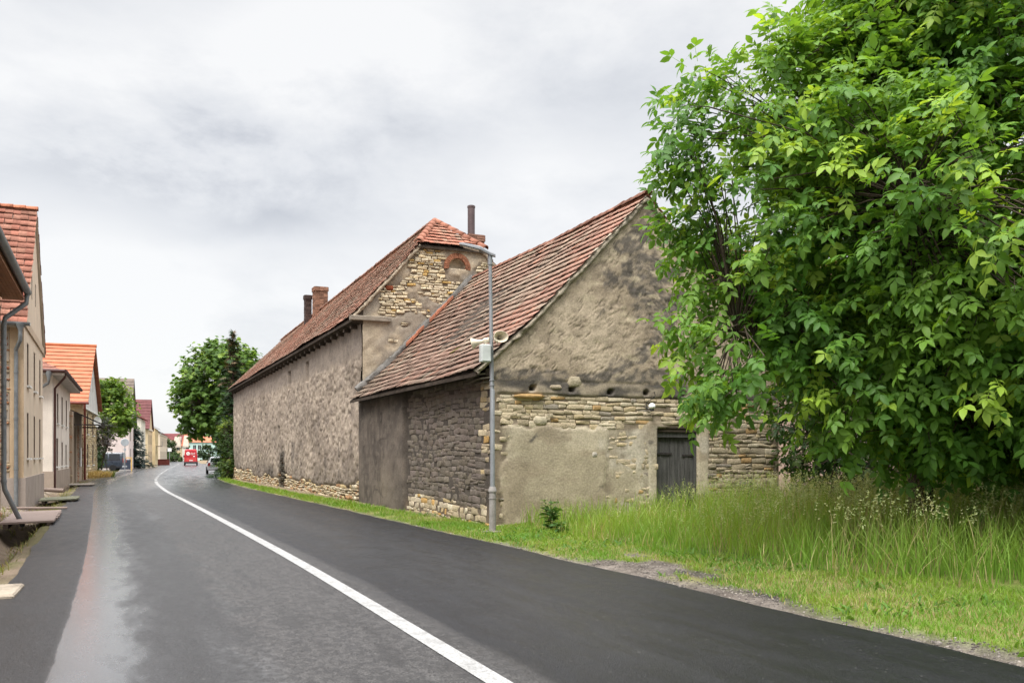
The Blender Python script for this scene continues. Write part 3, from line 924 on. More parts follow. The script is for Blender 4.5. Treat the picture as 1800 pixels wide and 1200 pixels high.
cg = mixc((0.11, 0.17, 0.03), (0.24, 0.22, 0.08), rg.random(n)); dry = rg.random(n) < .3; cg[dry] = (0.30, 0.24, 0.13)
V, F, C = blades(X, Yw, path_z(L, Y) - 0.01, rg.uniform(0.05, 0.18, n), rg.uniform(0.010, 0.02, n), rg.uniform(0.2, 1.1, n), cg, 94, 2)
o = np_mesh('ditch_grass', V, F, M['blade'], col=C)
tag(o, 'sparse grass tufts along the muddy ditch by the houses', 'grass', kind='stuff')

# pebbles scattered on the stony rim
rg = np.random.default_rng(303)
n = 22000
Y = 5 + 19 * rg.random(n) ** 1.4; L = rg.uniform(3.80, 5.2, n)
keep = rg.random(n) < gravel_mask(L, Y); Y, L = Y[keep], L[keep]; n = len(Y)
X, Yw = road_pt(L, Y); Z = verge_z(L, Y)
oct_ = np.array([(1, 0, 0), (0, 1, 0), (-1, 0, 0), (0, -1, 0), (0, 0, 1), (0, 0, -1)], float)
S = np.exp(rg.normal(-4.6, 0.5, (n, 1, 1))) * rg.uniform(0.6, 1.3, (n, 6, 1))
V = oct_[None] * S * np.array([1, 1, .6]) + np.stack([X, Yw, Z], -1)[:, None]
F = np.array([(0, 1, 4), (1, 2, 4), (2, 3, 4), (3, 0, 4), (1, 0, 5), (2, 1, 5), (3, 2, 5), (0, 3, 5)])
C = np.repeat(mixc((0.09, 0.078, 0.07), (0.27, 0.24, 0.21), rg.random(n) ** 1.5)[:, None], 6, 1)
o = np_mesh('gravel', V.reshape(-1, 3), [(np.arange(n)[:, None, None] * 6 + F).reshape(-1, 3)], M['ground'], col=C.reshape(-1, 3))
tag(o, 'loose grey gravel along the rim of the asphalt', 'gravel', kind='stuff')
# ================================================================== the low gabled stone house
A0 = (-0.4375, 20.0, 0.0)
low = empty('stone_house', A0, ALPHA, 'low old stone house with patchy plastered gable, red tiled roof and grey plank door', 'house')
FG = ((0, 0, 0), (1, 0, 0), (0, -1, 0)); FL = ((0, 0, 0), (0, 1, 0), (-1, 0, 0))
LOWL, LOWW = 11.2, 7.9
LPX = np.array([-0.42, 0.83, 3.95]); LPZ = np.array([3.44, 4.52, 7.74])
def low_roof_z(x):
    x = np.asarray(x, float); x = np.where(x > 3.95, 7.9 - x, x)
    return np.interp(x, LPX, LPZ)
DOOR = (4.27, 5.41, 0.0, 2.24)

def mold(s, z):
    """dark lichen and soot stains on the gable plaster"""
    n = fbm(s * 1.3 + z * 0.9, z * 2.6 - s * 1.2, 211, 5)
    g = np.exp(-((s - 3.95) / 1.05) ** 2 - ((z - 5.75) / 1.0) ** 2) * 0.82 + np.exp(-((s - 4.6) / 0.8) ** 2 - ((z - 4.6) / 0.7) ** 2) * 0.34
    g += np.exp(-((s - 3.9) / 0.7) ** 2 - ((z - 6.9) / 0.5) ** 2) * 0.4
    low_b = np.exp(-((z - 3.36) / 0.17) ** 2) * 0.75 * band(0.15, 7.4, s, .3) + np.exp(-((s - 3.6) / 0.8) ** 2 - ((z - 3.75) / 0.3) ** 2) * 0.35
    v = n * 0.78 + g * 0.66 + low_b * 0.62 - 0.06 + .30 * (fbm(s * 4.5 + z * 2, z * 8 - s * 2.5, 212, 4) - .5)
    return sstep(0.53, 0.66, v) * (.45 + .55 * sstep(.36, .5, fbm(s * 8, z * 12, 213, 3)))

POCKETS = [(0.98, 3.10), (1.97, 3.10), (2.98, 3.07), (3.95, 3.08), (5.0, 3.08)]
def gable_plaster(s, z):
    """thickness of plaster over the stone, 0 = bare stone"""
    n = fbm(s * 1.6, z * 1.6, 221, 4); n2 = fbm(s * 4.5, z * 4.5, 222, 3)
    nn = (n - .5) * 0.9 + (n2 - .5) * 0.35
    up = sstep(3.24, 3.32, z)
    patch = band(0.28, 3.0, s + 0.30 * (n - .5) * 2, .12) * (1 - sstep(2.18, 2.34, z + 0.25 * (n2 - .5))) * sstep(-.2, 0.15, z + 0.2)
    thin = band(2.8, 4.35, s, .25) * (1 - sstep(2.1, 2.4, z)) * (0.42 + nn)
    doorp = np.exp(-((s - 4.15) / 0.35) ** 2 - ((z - 2.15) / 0.35) ** 2) * 1.1 + band(5.38, 5.75, s, .08) * (1 - sstep(2.3, 2.5, z)) * 0.9 + band(4.0, 4.30, s, .08) * (1 - sstep(2.2, 2.45, z)) * (0.75 + nn)
    return np.clip(np.maximum.reduce([up, patch, thin, doorp]), 0, 1)

def gable_depth(s, z):
    t = gable_plaster(s, z)
    rough = (fbm(s * 5, z * 5, 231, 3) - .5) * 0.022 + (fbm(s * 2.2 + z, z * 2.2, 232, 3) - .5) * 0.02
    upr = sstep(3.3, 3.5, z) * (-.016 * worm(s * .75 - z * .2, z * 1.25 + s * .3, 3.6, 233, .022, .42) - .020 * worm(s * .8, z * 1.4, 6.5, 234, .03, .42) + .008 * sstep(.5, .7, fbm(s * 5.5, z * 8, 235, 2)) * sstep(.4, .55, fbm(s * .9, z * .9, 236, 3)))
    d = -0.006 + 0.040 * t + rough * (0.35 + 0.20 * sstep(3.2, 3.4, z)) + upr
    led = band(2.97, 3.27, z + 0.05 * (fbm(s * 1.5, z * 0 + 1, 234) - .5), .02) * (1 - sstep(7.2, 7.6, s)) * sstep(.05, .2, s)
    d = d + led * (0.035 + 0.03 * (fbm(s * 2, z * 5, 235) - .5))
    for (ps, pz) in POCKETS:
        d = d - 0.16 * (band(ps - .065, ps + .065, s, .03) * band(pz - .05, pz + .05, z, .03))
    hole = (s > DOOR[0]) & (s < DOOR[1]) & (z < DOOR[3])
    return np.where(hole, -0.24, d)

def gable_color(s, z):
    n = fbm(s * 1.1, z * 1.1, 241, 5); n2 = fbm(s * 6, z * 6, 242, 3)
    base = mixc((0.355, 0.285, 0.205), (0.44, 0.36, 0.265), sstep(0.32, 0.66, n))
    base = mixc(base, (0.27, 0.215, 0.155), sstep(0.55, 0.72, fbm(s * 2.3, z * 1.8, 243, 4)) * 0.7)
    base = mixc(base, (0.16, 0.13, 0.10), np.maximum(worm(s * .75 - z * .2, z * 1.25 + s * .3, 3.6, 233, .03, .42), .8 * worm(s * .8, z * 1.3, 7.5, 234, .04, .40)) * .6)
    lowp = mixc((0.37, 0.315, 0.225), (0.47, 0.405, 0.30), sstep(0.35, 0.65, fbm(s * 0.9, z * 1.4, 244, 4)))
    lowp = mixc(lowp, (0.30, 0.245, 0.175), sstep(.50, .68, fbm(s * 1.7 + 4, z * 2.4, 247, 5)) * .75)
    lowp = mixc(lowp, (0.53, 0.475, 0.39), sstep(.56, .70, fbm(s * 1.3 + 8, z * 1.1, 248, 5)) * .7)
    lowp = mixc(lowp, (0.27, 0.22, 0.16), .6 * worm(s, z, 1.4, 249, .005, .45))
    c = mixc(base, lowp, 1 - sstep(2.2, 2.4, z))
    joint = mixc((0.15, 0.118, 0.085), (0.24, 0.195, 0.14), n2)
    t = gable_plaster(s, z)
    c = mixc(joint, c, sstep(0.25, 0.6, t))
    # brownish damp foot and door surround
    c = mixc(c, (0.20, 0.155, 0.11), np.exp(-((s - 4.15) / 0.4) ** 2 - ((z - 2.1) / 0.4) ** 2) * 0.6)
    c = mixc(c, (0.19, 0.15, 0.105), (1 - sstep(0.1, 0.65, z)) * 0.55 * sstep(.3, .6, n))
    # ledge
    led = band(2.95, 3.27, z, .03)
    c = mixc(c, mixc((0.095, 0.085, 0.075), (0.33, 0.275, 0.205), sstep(0.40, 0.62, fbm(s * 1.6 + 1.2, z * 3, 245, 4))), led * 0.92)
    c = mixc(c, mixc((0.055, 0.05, 0.047), (0.13, 0.115, 0.10), n2), mold(s, z) * 0.88)
    for (ps, pz) in POCKETS:
        c = mixc(c, (0.07, 0.058, 0.045), band(ps - .06, ps + .06, s, .03) * band(pz - .045, pz + .045, z, .03))
    # small missing chips showing pale stone
    ch = sstep(0.69, 0.73, fbm(s * 3.3, z * 5.2, 246, 3)) * sstep(3.5, 3.6, z)
    return mixc(c, (0.44, 0.37, 0.26), ch * 0.8)

top_g = lambda s: low_roof_z(s) - 0.14
V1 = wall_grid(FG, 0.0, LOWW, -0.3, top_g, 0.035, 0.035, gable_depth, gable_color)
def keep_g(s, z):
    if DOOR[0] - .1 < s < DOOR[1] + .08 and z < DOOR[3] + .08: return 0
    if z > 2.97: return 0
    return 1.0 - float(gable_plaster(np.array(s), np.array(z))) * 0.75
def pal_g(s, z, rg):
    c = (STONE_PAL[rg.integers(len(STONE_PAL))] * .55 + np.array([.455, .38, .265]) * .45) * rg.uniform(0.88, 1.1)
    if rg.random() < 0.05: c = np.array([0.46, 0.30, 0.14]) * rg.uniform(.85, 1.1)
    if rg.random() < 0.05: c = np.array([0.29, 0.25, 0.20]) * rg.uniform(.85, 1.1)
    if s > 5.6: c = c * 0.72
    return c.clip(0, .6)
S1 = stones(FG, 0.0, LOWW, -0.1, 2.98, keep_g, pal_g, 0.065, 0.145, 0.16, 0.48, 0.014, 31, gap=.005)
# two big pale blocks set in the ledge and one in the stone band
def blocks(fr, lst, seed):
    V = []; F8 = []; F4 = []; C = []
    rg = np.random.default_rng(seed)
    for (s, z, w, h, d, c) in lst:
        n = 10; an = np.linspace(0, 2 * np.pi, n, endpoint=False) + .3
        ca, sa = np.cos(an), np.sin(an); q = np.maximum(np.abs(ca), np.abs(sa)) ** 0.95
        o = np.stack([ca / q * w / 2, sa / q * h / 2], 1) * rg.uniform(.88, 1.08, (n, 1))
        b = len(V)
        for (k, dd) in ((1, -.05), (1, d * .5), (.78, d)):
            for p in o: V.append((s + p[0] * k, z + p[1] * k, dd)); C.append(c)
        F8.append([b + 2 * n + i for i in range(n)])
        for r in range(2):
            for i in range(n): F4.append([b + r * n + i, b + r * n + (i + 1) % n, b + (r + 1) * n + (i + 1) % n, b + (r + 1) * n + i])
    V = np.array(V)
    return frame_pts(fr, V[:, 0], V[:, 1], V[:, 2]), [np.array(F8), np.array(F4)], np.array(C)
B1 = blocks(FG, [(2.02, 3.28, 0.36, 0.26, 0.045, (0.40, 0.34, 0.24)), (1.18, 2.38, 0.34, 0.20, 0.045, (0.46, 0.40, 0.29)), (0.9, 2.92, 0.75, 0.10, 0.10, (0.42, 0.27, 0.12)),
                 (2.55, 1.62, 0.16, 0.14, 0.04, (0.44, 0.40, 0.34)), (1.55, 3.14, 0.30, 0.11, 0.055, (0.34, 0.28, 0.2))], 5)

# long wall: rendered panel at the far end, slurried rubble, pale quoins and footing
PAN = 6.26
def l_low_depth(s, z):
    pan = sstep(PAN - 0.03, PAN + 0.03, s)
    r = (fbm(s * 6, z * 6, 251, 3) - .5) * 0.03
    return -0.001 + pan * 0.12 + r * (.25 + .4 * pan) + (fbm(s * 1.2, z * 1.2, 252) - .5) * 0.03
def l_low_color(s, z):
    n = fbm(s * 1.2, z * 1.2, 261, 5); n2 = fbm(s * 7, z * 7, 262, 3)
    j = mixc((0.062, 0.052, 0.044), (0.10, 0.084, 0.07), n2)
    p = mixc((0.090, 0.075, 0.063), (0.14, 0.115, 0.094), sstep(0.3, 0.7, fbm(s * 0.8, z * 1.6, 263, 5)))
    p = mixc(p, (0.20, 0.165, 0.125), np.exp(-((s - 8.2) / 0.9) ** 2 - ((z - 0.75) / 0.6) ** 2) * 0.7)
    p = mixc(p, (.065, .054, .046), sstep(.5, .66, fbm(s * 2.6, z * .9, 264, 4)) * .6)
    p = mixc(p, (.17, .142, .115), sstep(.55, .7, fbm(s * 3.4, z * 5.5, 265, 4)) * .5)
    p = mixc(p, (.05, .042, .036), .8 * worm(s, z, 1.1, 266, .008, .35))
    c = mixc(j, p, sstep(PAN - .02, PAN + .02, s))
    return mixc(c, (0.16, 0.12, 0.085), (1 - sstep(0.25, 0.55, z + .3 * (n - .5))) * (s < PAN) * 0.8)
V2 = wall_grid(FL, 0.0, LOWL, -0.3, lambda s: 3.62 + 0 * s, 0.045, 0.04, l_low_depth, l_low_color)
def l_zone(s, z):
    foot = z < 0.46 + 0.18 * (float(fbm(s * .8, 1.0, 271)) - .5) * 2
    quo = s < 0.55 + 0.55 * (float(vnoise(z * 3.3, 2.0, 272)) - .5) and z > 0.9 + 0.5 * float(vnoise(s * 2, 1, 4))
    return 1 if (foot or quo) else 0
def pal_l(s, z, rg):
    if l_zone(s, z):
        c = STONE_PAL[rg.integers(len(STONE_PAL))] * rg.uniform(0.8, 1.1)
        if rg.random() < .1: c = np.array([0.47, 0.29, 0.11])
        return c
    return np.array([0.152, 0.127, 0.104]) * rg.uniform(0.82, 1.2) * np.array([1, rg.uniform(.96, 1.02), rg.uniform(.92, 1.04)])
S2 = stones(FL, 0.0, PAN - 0.04, -0.12, 3.5, lambda s, z: 0.96 if z < 3.15 or s < 2 else 0.75, pal_l, 0.075, 0.165, 0.18, 0.50, 0.010, 41, gap=0.004)
V, F, C = merge([(V1[0], [V1[1]], V1[2]), (V2[0], [V2[1]], V2[2])])
np_mesh('wall', V, F, M['wall'], low, C)
V, F, C = merge([S1, S2, B1])
np_mesh('stonework', V, F, M['stone'], low, C)
# hidden back and side walls close the volume
mb = MB()
mb.add([(LOWW, -0.02, -.3), (LOWW, LOWL, -.3), (LOWW, LOWL, 3.62), (LOWW, -0.02, 3.62)], [(0, 1, 2, 3)])
mb.add([(0, LOWL - .02, -.3), (LOWW, LOWL - .02, -.3), (LOWW, LOWL - .02, 3.7), (3.95, LOWL - .02, 7.5), (0, LOWL - .02, 3.7)], [(0, 4, 3, 2, 1)])
mb.build('rear_wall', plaster('rear_plaster', (0.28, 0.22, 0.16)), low)

# roof
TL = math.hypot(3.95 - .83, 7.74 - 4.52); TL0 = math.hypot(.83 + .42, 4.52 - 3.44)
def low_pos(side):
    def f(u, s):
        s = np.asarray(s); n = len(s)
        t = np.clip(s / TL0, None, 1); inl = s < TL0
        x = np.where(inl, LPX[0] + (LPX[1] - LPX[0]) * s / TL0, LPX[1] + (LPX[2] - LPX[1]) * (s - TL0) / TL)
        z = np.where(inl, LPZ[0] + (LPZ[1] - LPZ[0]) * s / TL0, LPZ[1] + (LPZ[2] - LPZ[1]) * (s - TL0) / TL)
        k = sstep(TL0 - .7, TL0 + .7, s)
        sx = (1 - k) * (LPX[1] - LPX[0]) / TL0 + k * (LPX[2] - LPX[1]) / TL
        sz = (1 - k) * (LPZ[1] - LPZ[0]) / TL0 + k * (LPZ[2] - LPZ[1]) / TL
        q = np.hypot(sx, sz); sx /= q; sz /= q
        y = u - 0.14
        sag = 0.10 * (fbm(y * 0.33, s * 0.4, 281, 3) - .5) + 0.05 * (fbm(y * 1.2, s * 1.0, 282, 2) - .5) - 0.07 * np.sin(np.clip(y / LOWL, 0, 1) * np.pi) * np.sin(np.clip(s / (TL + TL0), 0, 1) * np.pi)
        sg = 1 if side < 0 else -1
        xx = x if side < 0 else 7.9 - x
        nx = -sz * sg; nz = sx
        pos = np.stack([xx + nx * sag, y, z + nz * sag], -1)
        return pos, np.stack([sx * sg, 0 * sx, sz], -1), np.stack([nx, 0 * nx, nz], -1)
    return f
NS = 23; EX = (TL + TL0 - .05) / NS
cf0 = tile_cols((0.42, 0.24, 0.18), (0.31, 0.22, 0.17), (0.43, 0.365, 0.275), 291, 0.7, 0.45, 0.3, 0.055, (0.46, 0.24, 0.165), 0.02)
def low_cols(u, s, rg):
    c = cf0(u, s, rg)
    hi = sstep(3.0, 5.6, s)[:, None]
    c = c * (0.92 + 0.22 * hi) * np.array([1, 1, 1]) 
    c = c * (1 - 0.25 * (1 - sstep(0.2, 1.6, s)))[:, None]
    moss = np.exp(-((u - 4.3) / .22) ** 2 - ((s - 1.35) / .16) ** 2)
    return mixc(c, (0.11, 0.10, 0.02), (moss > .4) * .85)
nu = int((LOWL + 0.12) / 0.205)
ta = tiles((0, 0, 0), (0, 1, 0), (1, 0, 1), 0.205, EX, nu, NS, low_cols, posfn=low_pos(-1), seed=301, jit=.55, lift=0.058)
tb = tiles((0, 0, 0), (0, 1, 0), (1, 0, 1), 0.205, EX, nu, NS, cf0, posfn=low_pos(1), seed=302, jit=.55, lift=0.058)
V, F, C = merge([ta, tb])
np_mesh('roof', V, F, M['tile'], low, C)
rc = lambda rg: np.array([0.20, 0.095, 0.065]) * rg.uniform(.7, 1.25)
rt = ridge_tiles([(3.95, -0.16, 7.80), (3.95, 5, 7.72), (3.95, LOWL, 7.78)], 0.125, 0.36, rc, 5)
np_mesh('ridge_tiles', rt[0], rt[1], M['tile'], low, rt[2])
mb = MB()          # boarding under the tiles
for sg in (0, 1):
    f = (lambda x: x) if sg == 0 else (lambda x: 7.9 - x)
    for k in range(2):
        p = [(f(LPX[k]), LPZ[k] - .05), (f(LPX[k + 1]), LPZ[k + 1] - .05)]
        q = [(a, z - .07) for a, z in p]
        mb.prism([p[0], p[1], q[1], q[0]], lambda x, z: (x, -.07, z), lambda x, z: (x, LOWL - .01, z))
mb.build('roof_boarding', M['darkwood'], low)
# mortared verge under the end tiles of the gable
vp = [(-.40, -0.05, 3.40), (.83, -0.05, 4.46), (3.95, -0.05, 7.68)]
v1 = rough_strip(vp, 0.12, 0.15, 61, 0.10, 0.022, up=(0, -1, 0))
v2 = rough_strip([(7.9 - x, y, z) for x, y, z in vp], 0.12, 0.15, 62, 0.10, 0.022, up=(0, -1, 0))
for vv in (v1, v2): np_mesh('verge', vv[0], vv[1], M['mortar'], low)
# eave: rafter ends, wall plate and broken slates at the corner
mb = MB()
mb.box(-0.13, 0.10, 0.05, LOWL, 3.36, 3.50)
for k in range(15):
    y = 0.35 + k * 0.75
    mb.add([(-.36, y, 3.36), (-.36, y + .1, 3.36), (.2, y + .1, 3.80), (.2, y, 3.80), (-.36, y, 3.44), (-.36, y + .1, 3.44), (.2, y + .1, 3.90), (.2, y, 3.90)],
           [(0, 1, 2, 3), (4, 7, 6, 5), (0, 4, 5, 1), (1, 5, 6, 2), (2, 6, 7, 3), (3, 7, 4, 0)])
mb.build('eave_timbers', M['darkwood'], low)
rgx = random.Random(4)
mb = MB()
for (x, y, z, w, l) in ((-.30, 0.05, 3.36, .42, .5), (-.28, .45, 3.33, .38, .45), (-.26, 0.02, 3.27, .36, .42), (-.22, .5, 3.25, .3, .5), (-.18, .1, 3.19, .3, .5)):
    t = .03
    mb.add([(x, y, z), (x + w, y + .02, z + .05), (x + w - .02, y + l, z + .04), (x + .03, y + l + .03, z - .01), (x, y, z + t), (x + w, y + .02, z + .05 + t), (x + w - .02, y + l, z + .04 + t), (x + .03, y + l + .03, z - .01 + t)],
           [(0, 3, 2, 1), (4, 5, 6, 7), (0, 1, 5, 4), (1, 2, 6, 5), (2, 3, 7, 6), (3, 0, 4, 7)])
mb.build('eave_stones', surf('eave_slab', (0.17, 0.145, 0.115), .9, .2, .25, 4, .15, 30, .6, 25), low)

# plank door
mb = MB()
xs = [4.30, 4.48, 4.64, 4.71, 4.95, 5.13, 5.27, 5.385]
rgd = random.Random(9)
for a, b_ in zip(xs, xs[1:]):
    d = rgd.uniform(-.012, .012); z0 = -0.05 + rgd.uniform(0, .05)
    if a > 5.05 and b_ < 5.30 and False: continue
    mb.box(a + .004, b_ - .006, 0.13 + d, 0.165 + d, z0, 2.02 + rgd.uniform(-.01, .01))
door = mb.build('door', M['oldwood'], low)
mb = MB()
mb.box(4.22, 4.29, .04, .2, -.05, 2.12); mb.box(5.395, 5.46, .05, .2, -.05, 2.12); mb.box(4.22, 5.46, .06, .21, 2.035, 2.16)
mb.build('frame', M['oldwood'], door)
mb = MB()
mb.box(4.28, 4.76, .105, .12, 1.62, 1.665); mb.build('strap_hinge', M['iron'], door)
mb = MB(); mb.box(5.06, 5.40, .105, .12, 1.58, 1.625); mb.build('strap_hinge', M['iron'], door)
mb = MB(); mb.box(5.10, 5.345, .10, .118, .02, .52)
mb.build('patch_board', M['dark'], door)
mb = MB(); mb.box(4.28, 5.43, .02, .2, 2.165, 2.235); mb.box(4.5, 5.2, .0, .12, 2.245, 2.28); mb.box(4.95, 5.0, .0, .1, 2.283, 2.33)
mb.build('lintel', M['darkwood'], low)
# bracket lamp by the door
wl = empty('wall_lamp', (A0[0] + 4.02 * CA, A0[1] + 4.02 * SA, 2.75), ALPHA, 'white globe lamp on the stone band above and beside the plank door', 'lamp')
mb = MB(); mb.lathe([(0.001, .085), (.04, .078), (.07, .05), (.085, .0), (.075, -.03), (.05, -.05)], 14, (0, -.16, 0)); mb.build('globe', M['globe'], wl, smooth=True)
mb = MB(); mb.lathe([(.05, -.05), (.055, -.09), (.02, -.11)], 12, (0, -.16, 0)); mb.tube([(0, -.16, -.08), (-.05, -.1, -.06), (-.08, 0.02, .0)], .018, 6)
mb.tube([(-.08, -.035, 0), (-.07, -.05, .12), (.06, -.06, .18), (.12, -.12, .26), (.10, -.1, .36)], .010, 5)
mb.build('bracket', M['black'], wl)

# ================================================================== the tall barn behind it
BO = (-4.97, 30.23, 0.0)
barn = empty('stone_barn', BO, ALPHA, 'tall long stone barn with half hipped tiled roof, brick arch and grey roughcast side wall', 'barn')
BL, BW, BC = 34.0, 6.28, 3.14
BEZ, BRZ, BHX = 6.2, 10.08, 0.35          # eave height (outer edge), ridge height, overhang
BS = (BRZ - BEZ) / (BC + BHX)
HIPZ = 8.80; HIPY = 1.75
def barn_z(x): return BEZ + BS * (np.where(np.asarray(x) > BC, 2 * BC - np.asarray(x), x) + BHX)

def bg_stone(s, z):
    n = fbm(s * 1.1 + 3, z * 1.5, 311, 4)
    g = 0.42 * np.exp(-((s - 1.75) / .75) ** 2 - ((z - 7.9) / .95) ** 2) + .30 * np.exp(-((s - 2.5) / .35) ** 2 - ((z - 8.1) / .5) ** 2) + .36 * np.exp(-((s - 3.6) / 1.0) ** 2 - ((z - 7.35) / .40) ** 2)
    g += .22 * np.exp(-((s - 2.9) / .6) ** 2 - ((z - 5.6) / .5) ** 2) + .3 * np.exp(-((s - .9) / .3) ** 2 - ((z - 7.15) / .5) ** 2) + .18 * np.exp(-((s - 1.6) / 1.2) ** 2 - ((z - 6.4) / 1.2) ** 2)
    g += .06 * np.exp(-((z - 6.9) / 1.4) ** 2)
    g -= .25 * sstep(4.2, 4.9, s) + .6 * np.exp(-((s - .25) / .5) ** 2 - ((z - 5.2) / .9) ** 2)
    return sstep(0.66, 0.82, n * 1.35 - .15 + .12 * (fbm(s * 4, z * 5, 318, 2) - .5) + g)
ARC = (3.35, 8.12, 0.31)
def bg_depth(s, z):
    st = bg_stone(s, z)
    d = 0.03 - 0.045 * st + (fbm(s * 4, z * 4, 312, 3) - .5) * 0.05
    r = np.hypot(s - ARC[0], z - ARC[1])
    return np.where((r < ARC[2]) & (z > ARC[1] - .02), -0.2, d)
def bg_color(s, z):
    n = fbm(s * 1.0, z * 1.0, 321, 5); n2 = fbm(s * 5, z * 5, 322, 3)
    c = mixc((0.36, 0.29, 0.205), (0.46, 0.385, 0.285), sstep(.3, .68, n))
    c = mixc(c, (0.385, 0.30, 0.205), sstep(3.6, 4.6, s) * sstep(7.3, 7.8, z) * .8)
    c = mixc(c, (0.34, 0.285, 0.21), np.exp(-((s - .3) / .45) ** 2) * (1 - sstep(6, 6.3, z)) * .9)
    gy = sstep(.36, .56, n2 * .4 + .6 * fbm(s * 1.5, z * 1.2, 323, 4) + .24 * np.exp(-((s - 1.9) / 1.3) ** 2 - ((z - 6.2) / 1.0) ** 2) - .06)
    gy = gy * (1 - .9 * sstep(4.0, 4.6, s)) * (1 - .8 * np.exp(-((s - .2) / .4) ** 2) * (z < 6.1))
    c = mixc(c, mixc((0.10, 0.092, 0.085), (0.22, 0.195, 0.17), n2), gy * .62)
    fil = np.exp(-((z - (low_roof_z(s + 0.0) + 0.14)) / .16) ** 2)          # grey mortar fillet where the lower roof meets
    c = mixc(c, (0.15, 0.145, 0.14), fil * .75)
    return mixc(c, (0.17, 0.135, 0.10), bg_stone(s, z) * .8)
def bg_top(s): return np.minimum(barn_z(s) - .12, HIPZ - .06)
G1 = wall_grid(FG, 0, BW, -.3, bg_top, .045, .045, bg_depth, bg_color)
def keep_b(s, z):
    if math.hypot(s - ARC[0], z - ARC[1]) < .55 or z > float(bg_top(np.array(s))) - .08: return 0
    if z < float(low_roof_z(s)) - .2: return 0
    return float(bg_stone(np.array(s), np.array(z))) * 0.97
PALB = STONE_PAL * .6 + np.array([.52, .45, .32]) * .5
def pal_b(s, z, rg):
    c = PALB[rg.integers(len(PALB))] * rg.uniform(.85, 1.1)
    if rg.random() < .08: c = np.array([.48, .32, .12])
    return c
G2 = stones(FG, 0, BW, 3.6, 8.75, keep_b, pal_b, .06, .115, .12, .36, .035, 51)
G3 = blocks(FG, [(0.92, 7.22, .30, .17, .05, (0.20, 0.055, 0.025)), (2.75, 5.25, .7, .12, .05, (.46, .38, .22)), (0.08, 3.75, .22, .22, .08, (.55, .52, .48))], 8)

SOOT = 15.2
SLITS = [(8.65, 9.35, 4.72, 5.55), (12.75, 13.45, 4.66, 5.5)]
def bl_depth(s, z):
    r1 = worm(s, z, 3.4, 331, .03, .50) + .8 * worm(s * 1.1, z, 6.0, 336, .045, .46)
    lump = sstep(.40, .62, fbm(s * 4.4 + .4 * z, z * 5.2, 332, 3))
    smooth = sstep(4.6, 5.1, z + .4 * (fbm(s * .5, 2, 333) - .5)) * (1 - .4 * sstep(6, 20, s))
    d = 0.02 + (0.030 * lump - .034 * r1) * (1 - .75 * smooth) + (fbm(s * .5, z * .5, 334, 2) - .5) * .08
    foot = 1 - sstep(-.05, .12, z - foot_h(s))
    d = d - foot * .06
    for (a, b_, lo, hi) in SLITS: d = np.where((s > a) & (s < b_) & (z > lo) & (z < hi), -.25, d)
    return d
def foot_h(s):
    return 0.50 + .42 * (fbm(s * .45, s * 0 + 7, 335, 4) - .5) * 2 + .25 * np.exp(-((s - SOOT) / 1.2) ** 2) + .10 * sstep(15, 30, s)
def bl_color(s, z):
    n = fbm(s * .7, z * .7, 341, 5); n2 = fbm(s * 4, z * 4, 342, 3)
    c = mixc((0.255, 0.208, 0.165), (0.36, 0.295, 0.235), sstep(.3, .68, n))
    c = mixc(c, (0.42, 0.35, 0.275), sstep(.55, .75, fbm(s * 2.4, z * 3.1, 343, 3)) * .55)
    c = mixc(c, (0.15, 0.122, 0.105), np.clip(sstep(.5, .7, fbm(s * 2.0 + 9, z * 2.4, 344, 4)) * .35 + .6 * worm(s, z, 3.4, 331, .028, .50) + .5 * worm(s * 1.1, z, 6.0, 336, .04, .46), 0, .8))
    c = mixc(c, (0.20, 0.168, 0.145), sstep(4.7, 5.2, z + .5 * (n - .5)) * .6)
    c = mixc(c, (0.15, 0.125, 0.108), (1 - sstep(.4, 1.5, z + .8 * (n - .5))) * .6)
    so = np.exp(-((s - SOOT - .15 * np.sin(z * 2)) / (.70 + .1 * n2)) ** 4) * (1 - sstep(1.6, 2.1, z + .5 * (n2 - .5)))
    so = np.maximum(so, .75 * np.exp(-((s - SOOT - 3.6) / 1.4) ** 2) * (1 - sstep(.7, 1.25, z + .4 * (n2 - .5))))
    c = mixc(c, mixc((.018, .018, .019), (.06, .052, .045), n2), so.clip(0, 1) * .95)
    c = mixc(c, mixc((.09, .07, .05), (.15, .115, .08), n2), 1 - sstep(-.06, .06, z - foot_h(s)))
    drip = sstep(.62, .7, vnoise(s * 5, z * .15, 345)) * sstep(.52, .6, fbm(s * .8, z * .5, 346)) * (z < 2.2)
    return mixc(c, (.09, .078, .068), drip * .5)
G4 = wall_grid(FL, 0, BL, -.3, lambda s: 6.05 + 0 * s, .05, .045, bl_depth, bl_color)
def keep_bl(s, z):
    f = float(foot_h(np.array(s)))
    if abs(s - SOOT) < .6 and z < 1.7 - abs(s - SOOT): return .75
    return .95 if z < f else 0
def pal_bl(s, z, rg):
    c = STONE_PAL[rg.integers(len(STONE_PAL))] * rg.uniform(.75, 1.1)
    if rg.random() < .15: c = np.array([.36, .21, .11]) * rg.uniform(.7, 1.1)
    if abs(s - SOOT) < .9: c = c * (.14 if abs(s - SOOT) < .6 else .4)
    return c
G5 = stones(FL, 0, BL, -.2, 1.9, keep_bl, pal_bl, .07, .14, .16, .48, .05, 61)
V, F, C = merge([(G1[0], [G1[1]], G1[2]), (G4[0], [G4[1]], G4[2])])
np_mesh('wall', V, F, M['wall'], barn, C)
V, F, C = merge([G2, G3, G5])
np_mesh('stonework', V, F, M['stone'], barn, C)
mb = MB()
mb.add([(BW, .02, -.3), (BW, BL, -.3), (BW, BL, 6.05), (BW, .02, 6.05)], [(0, 1, 2, 3)])
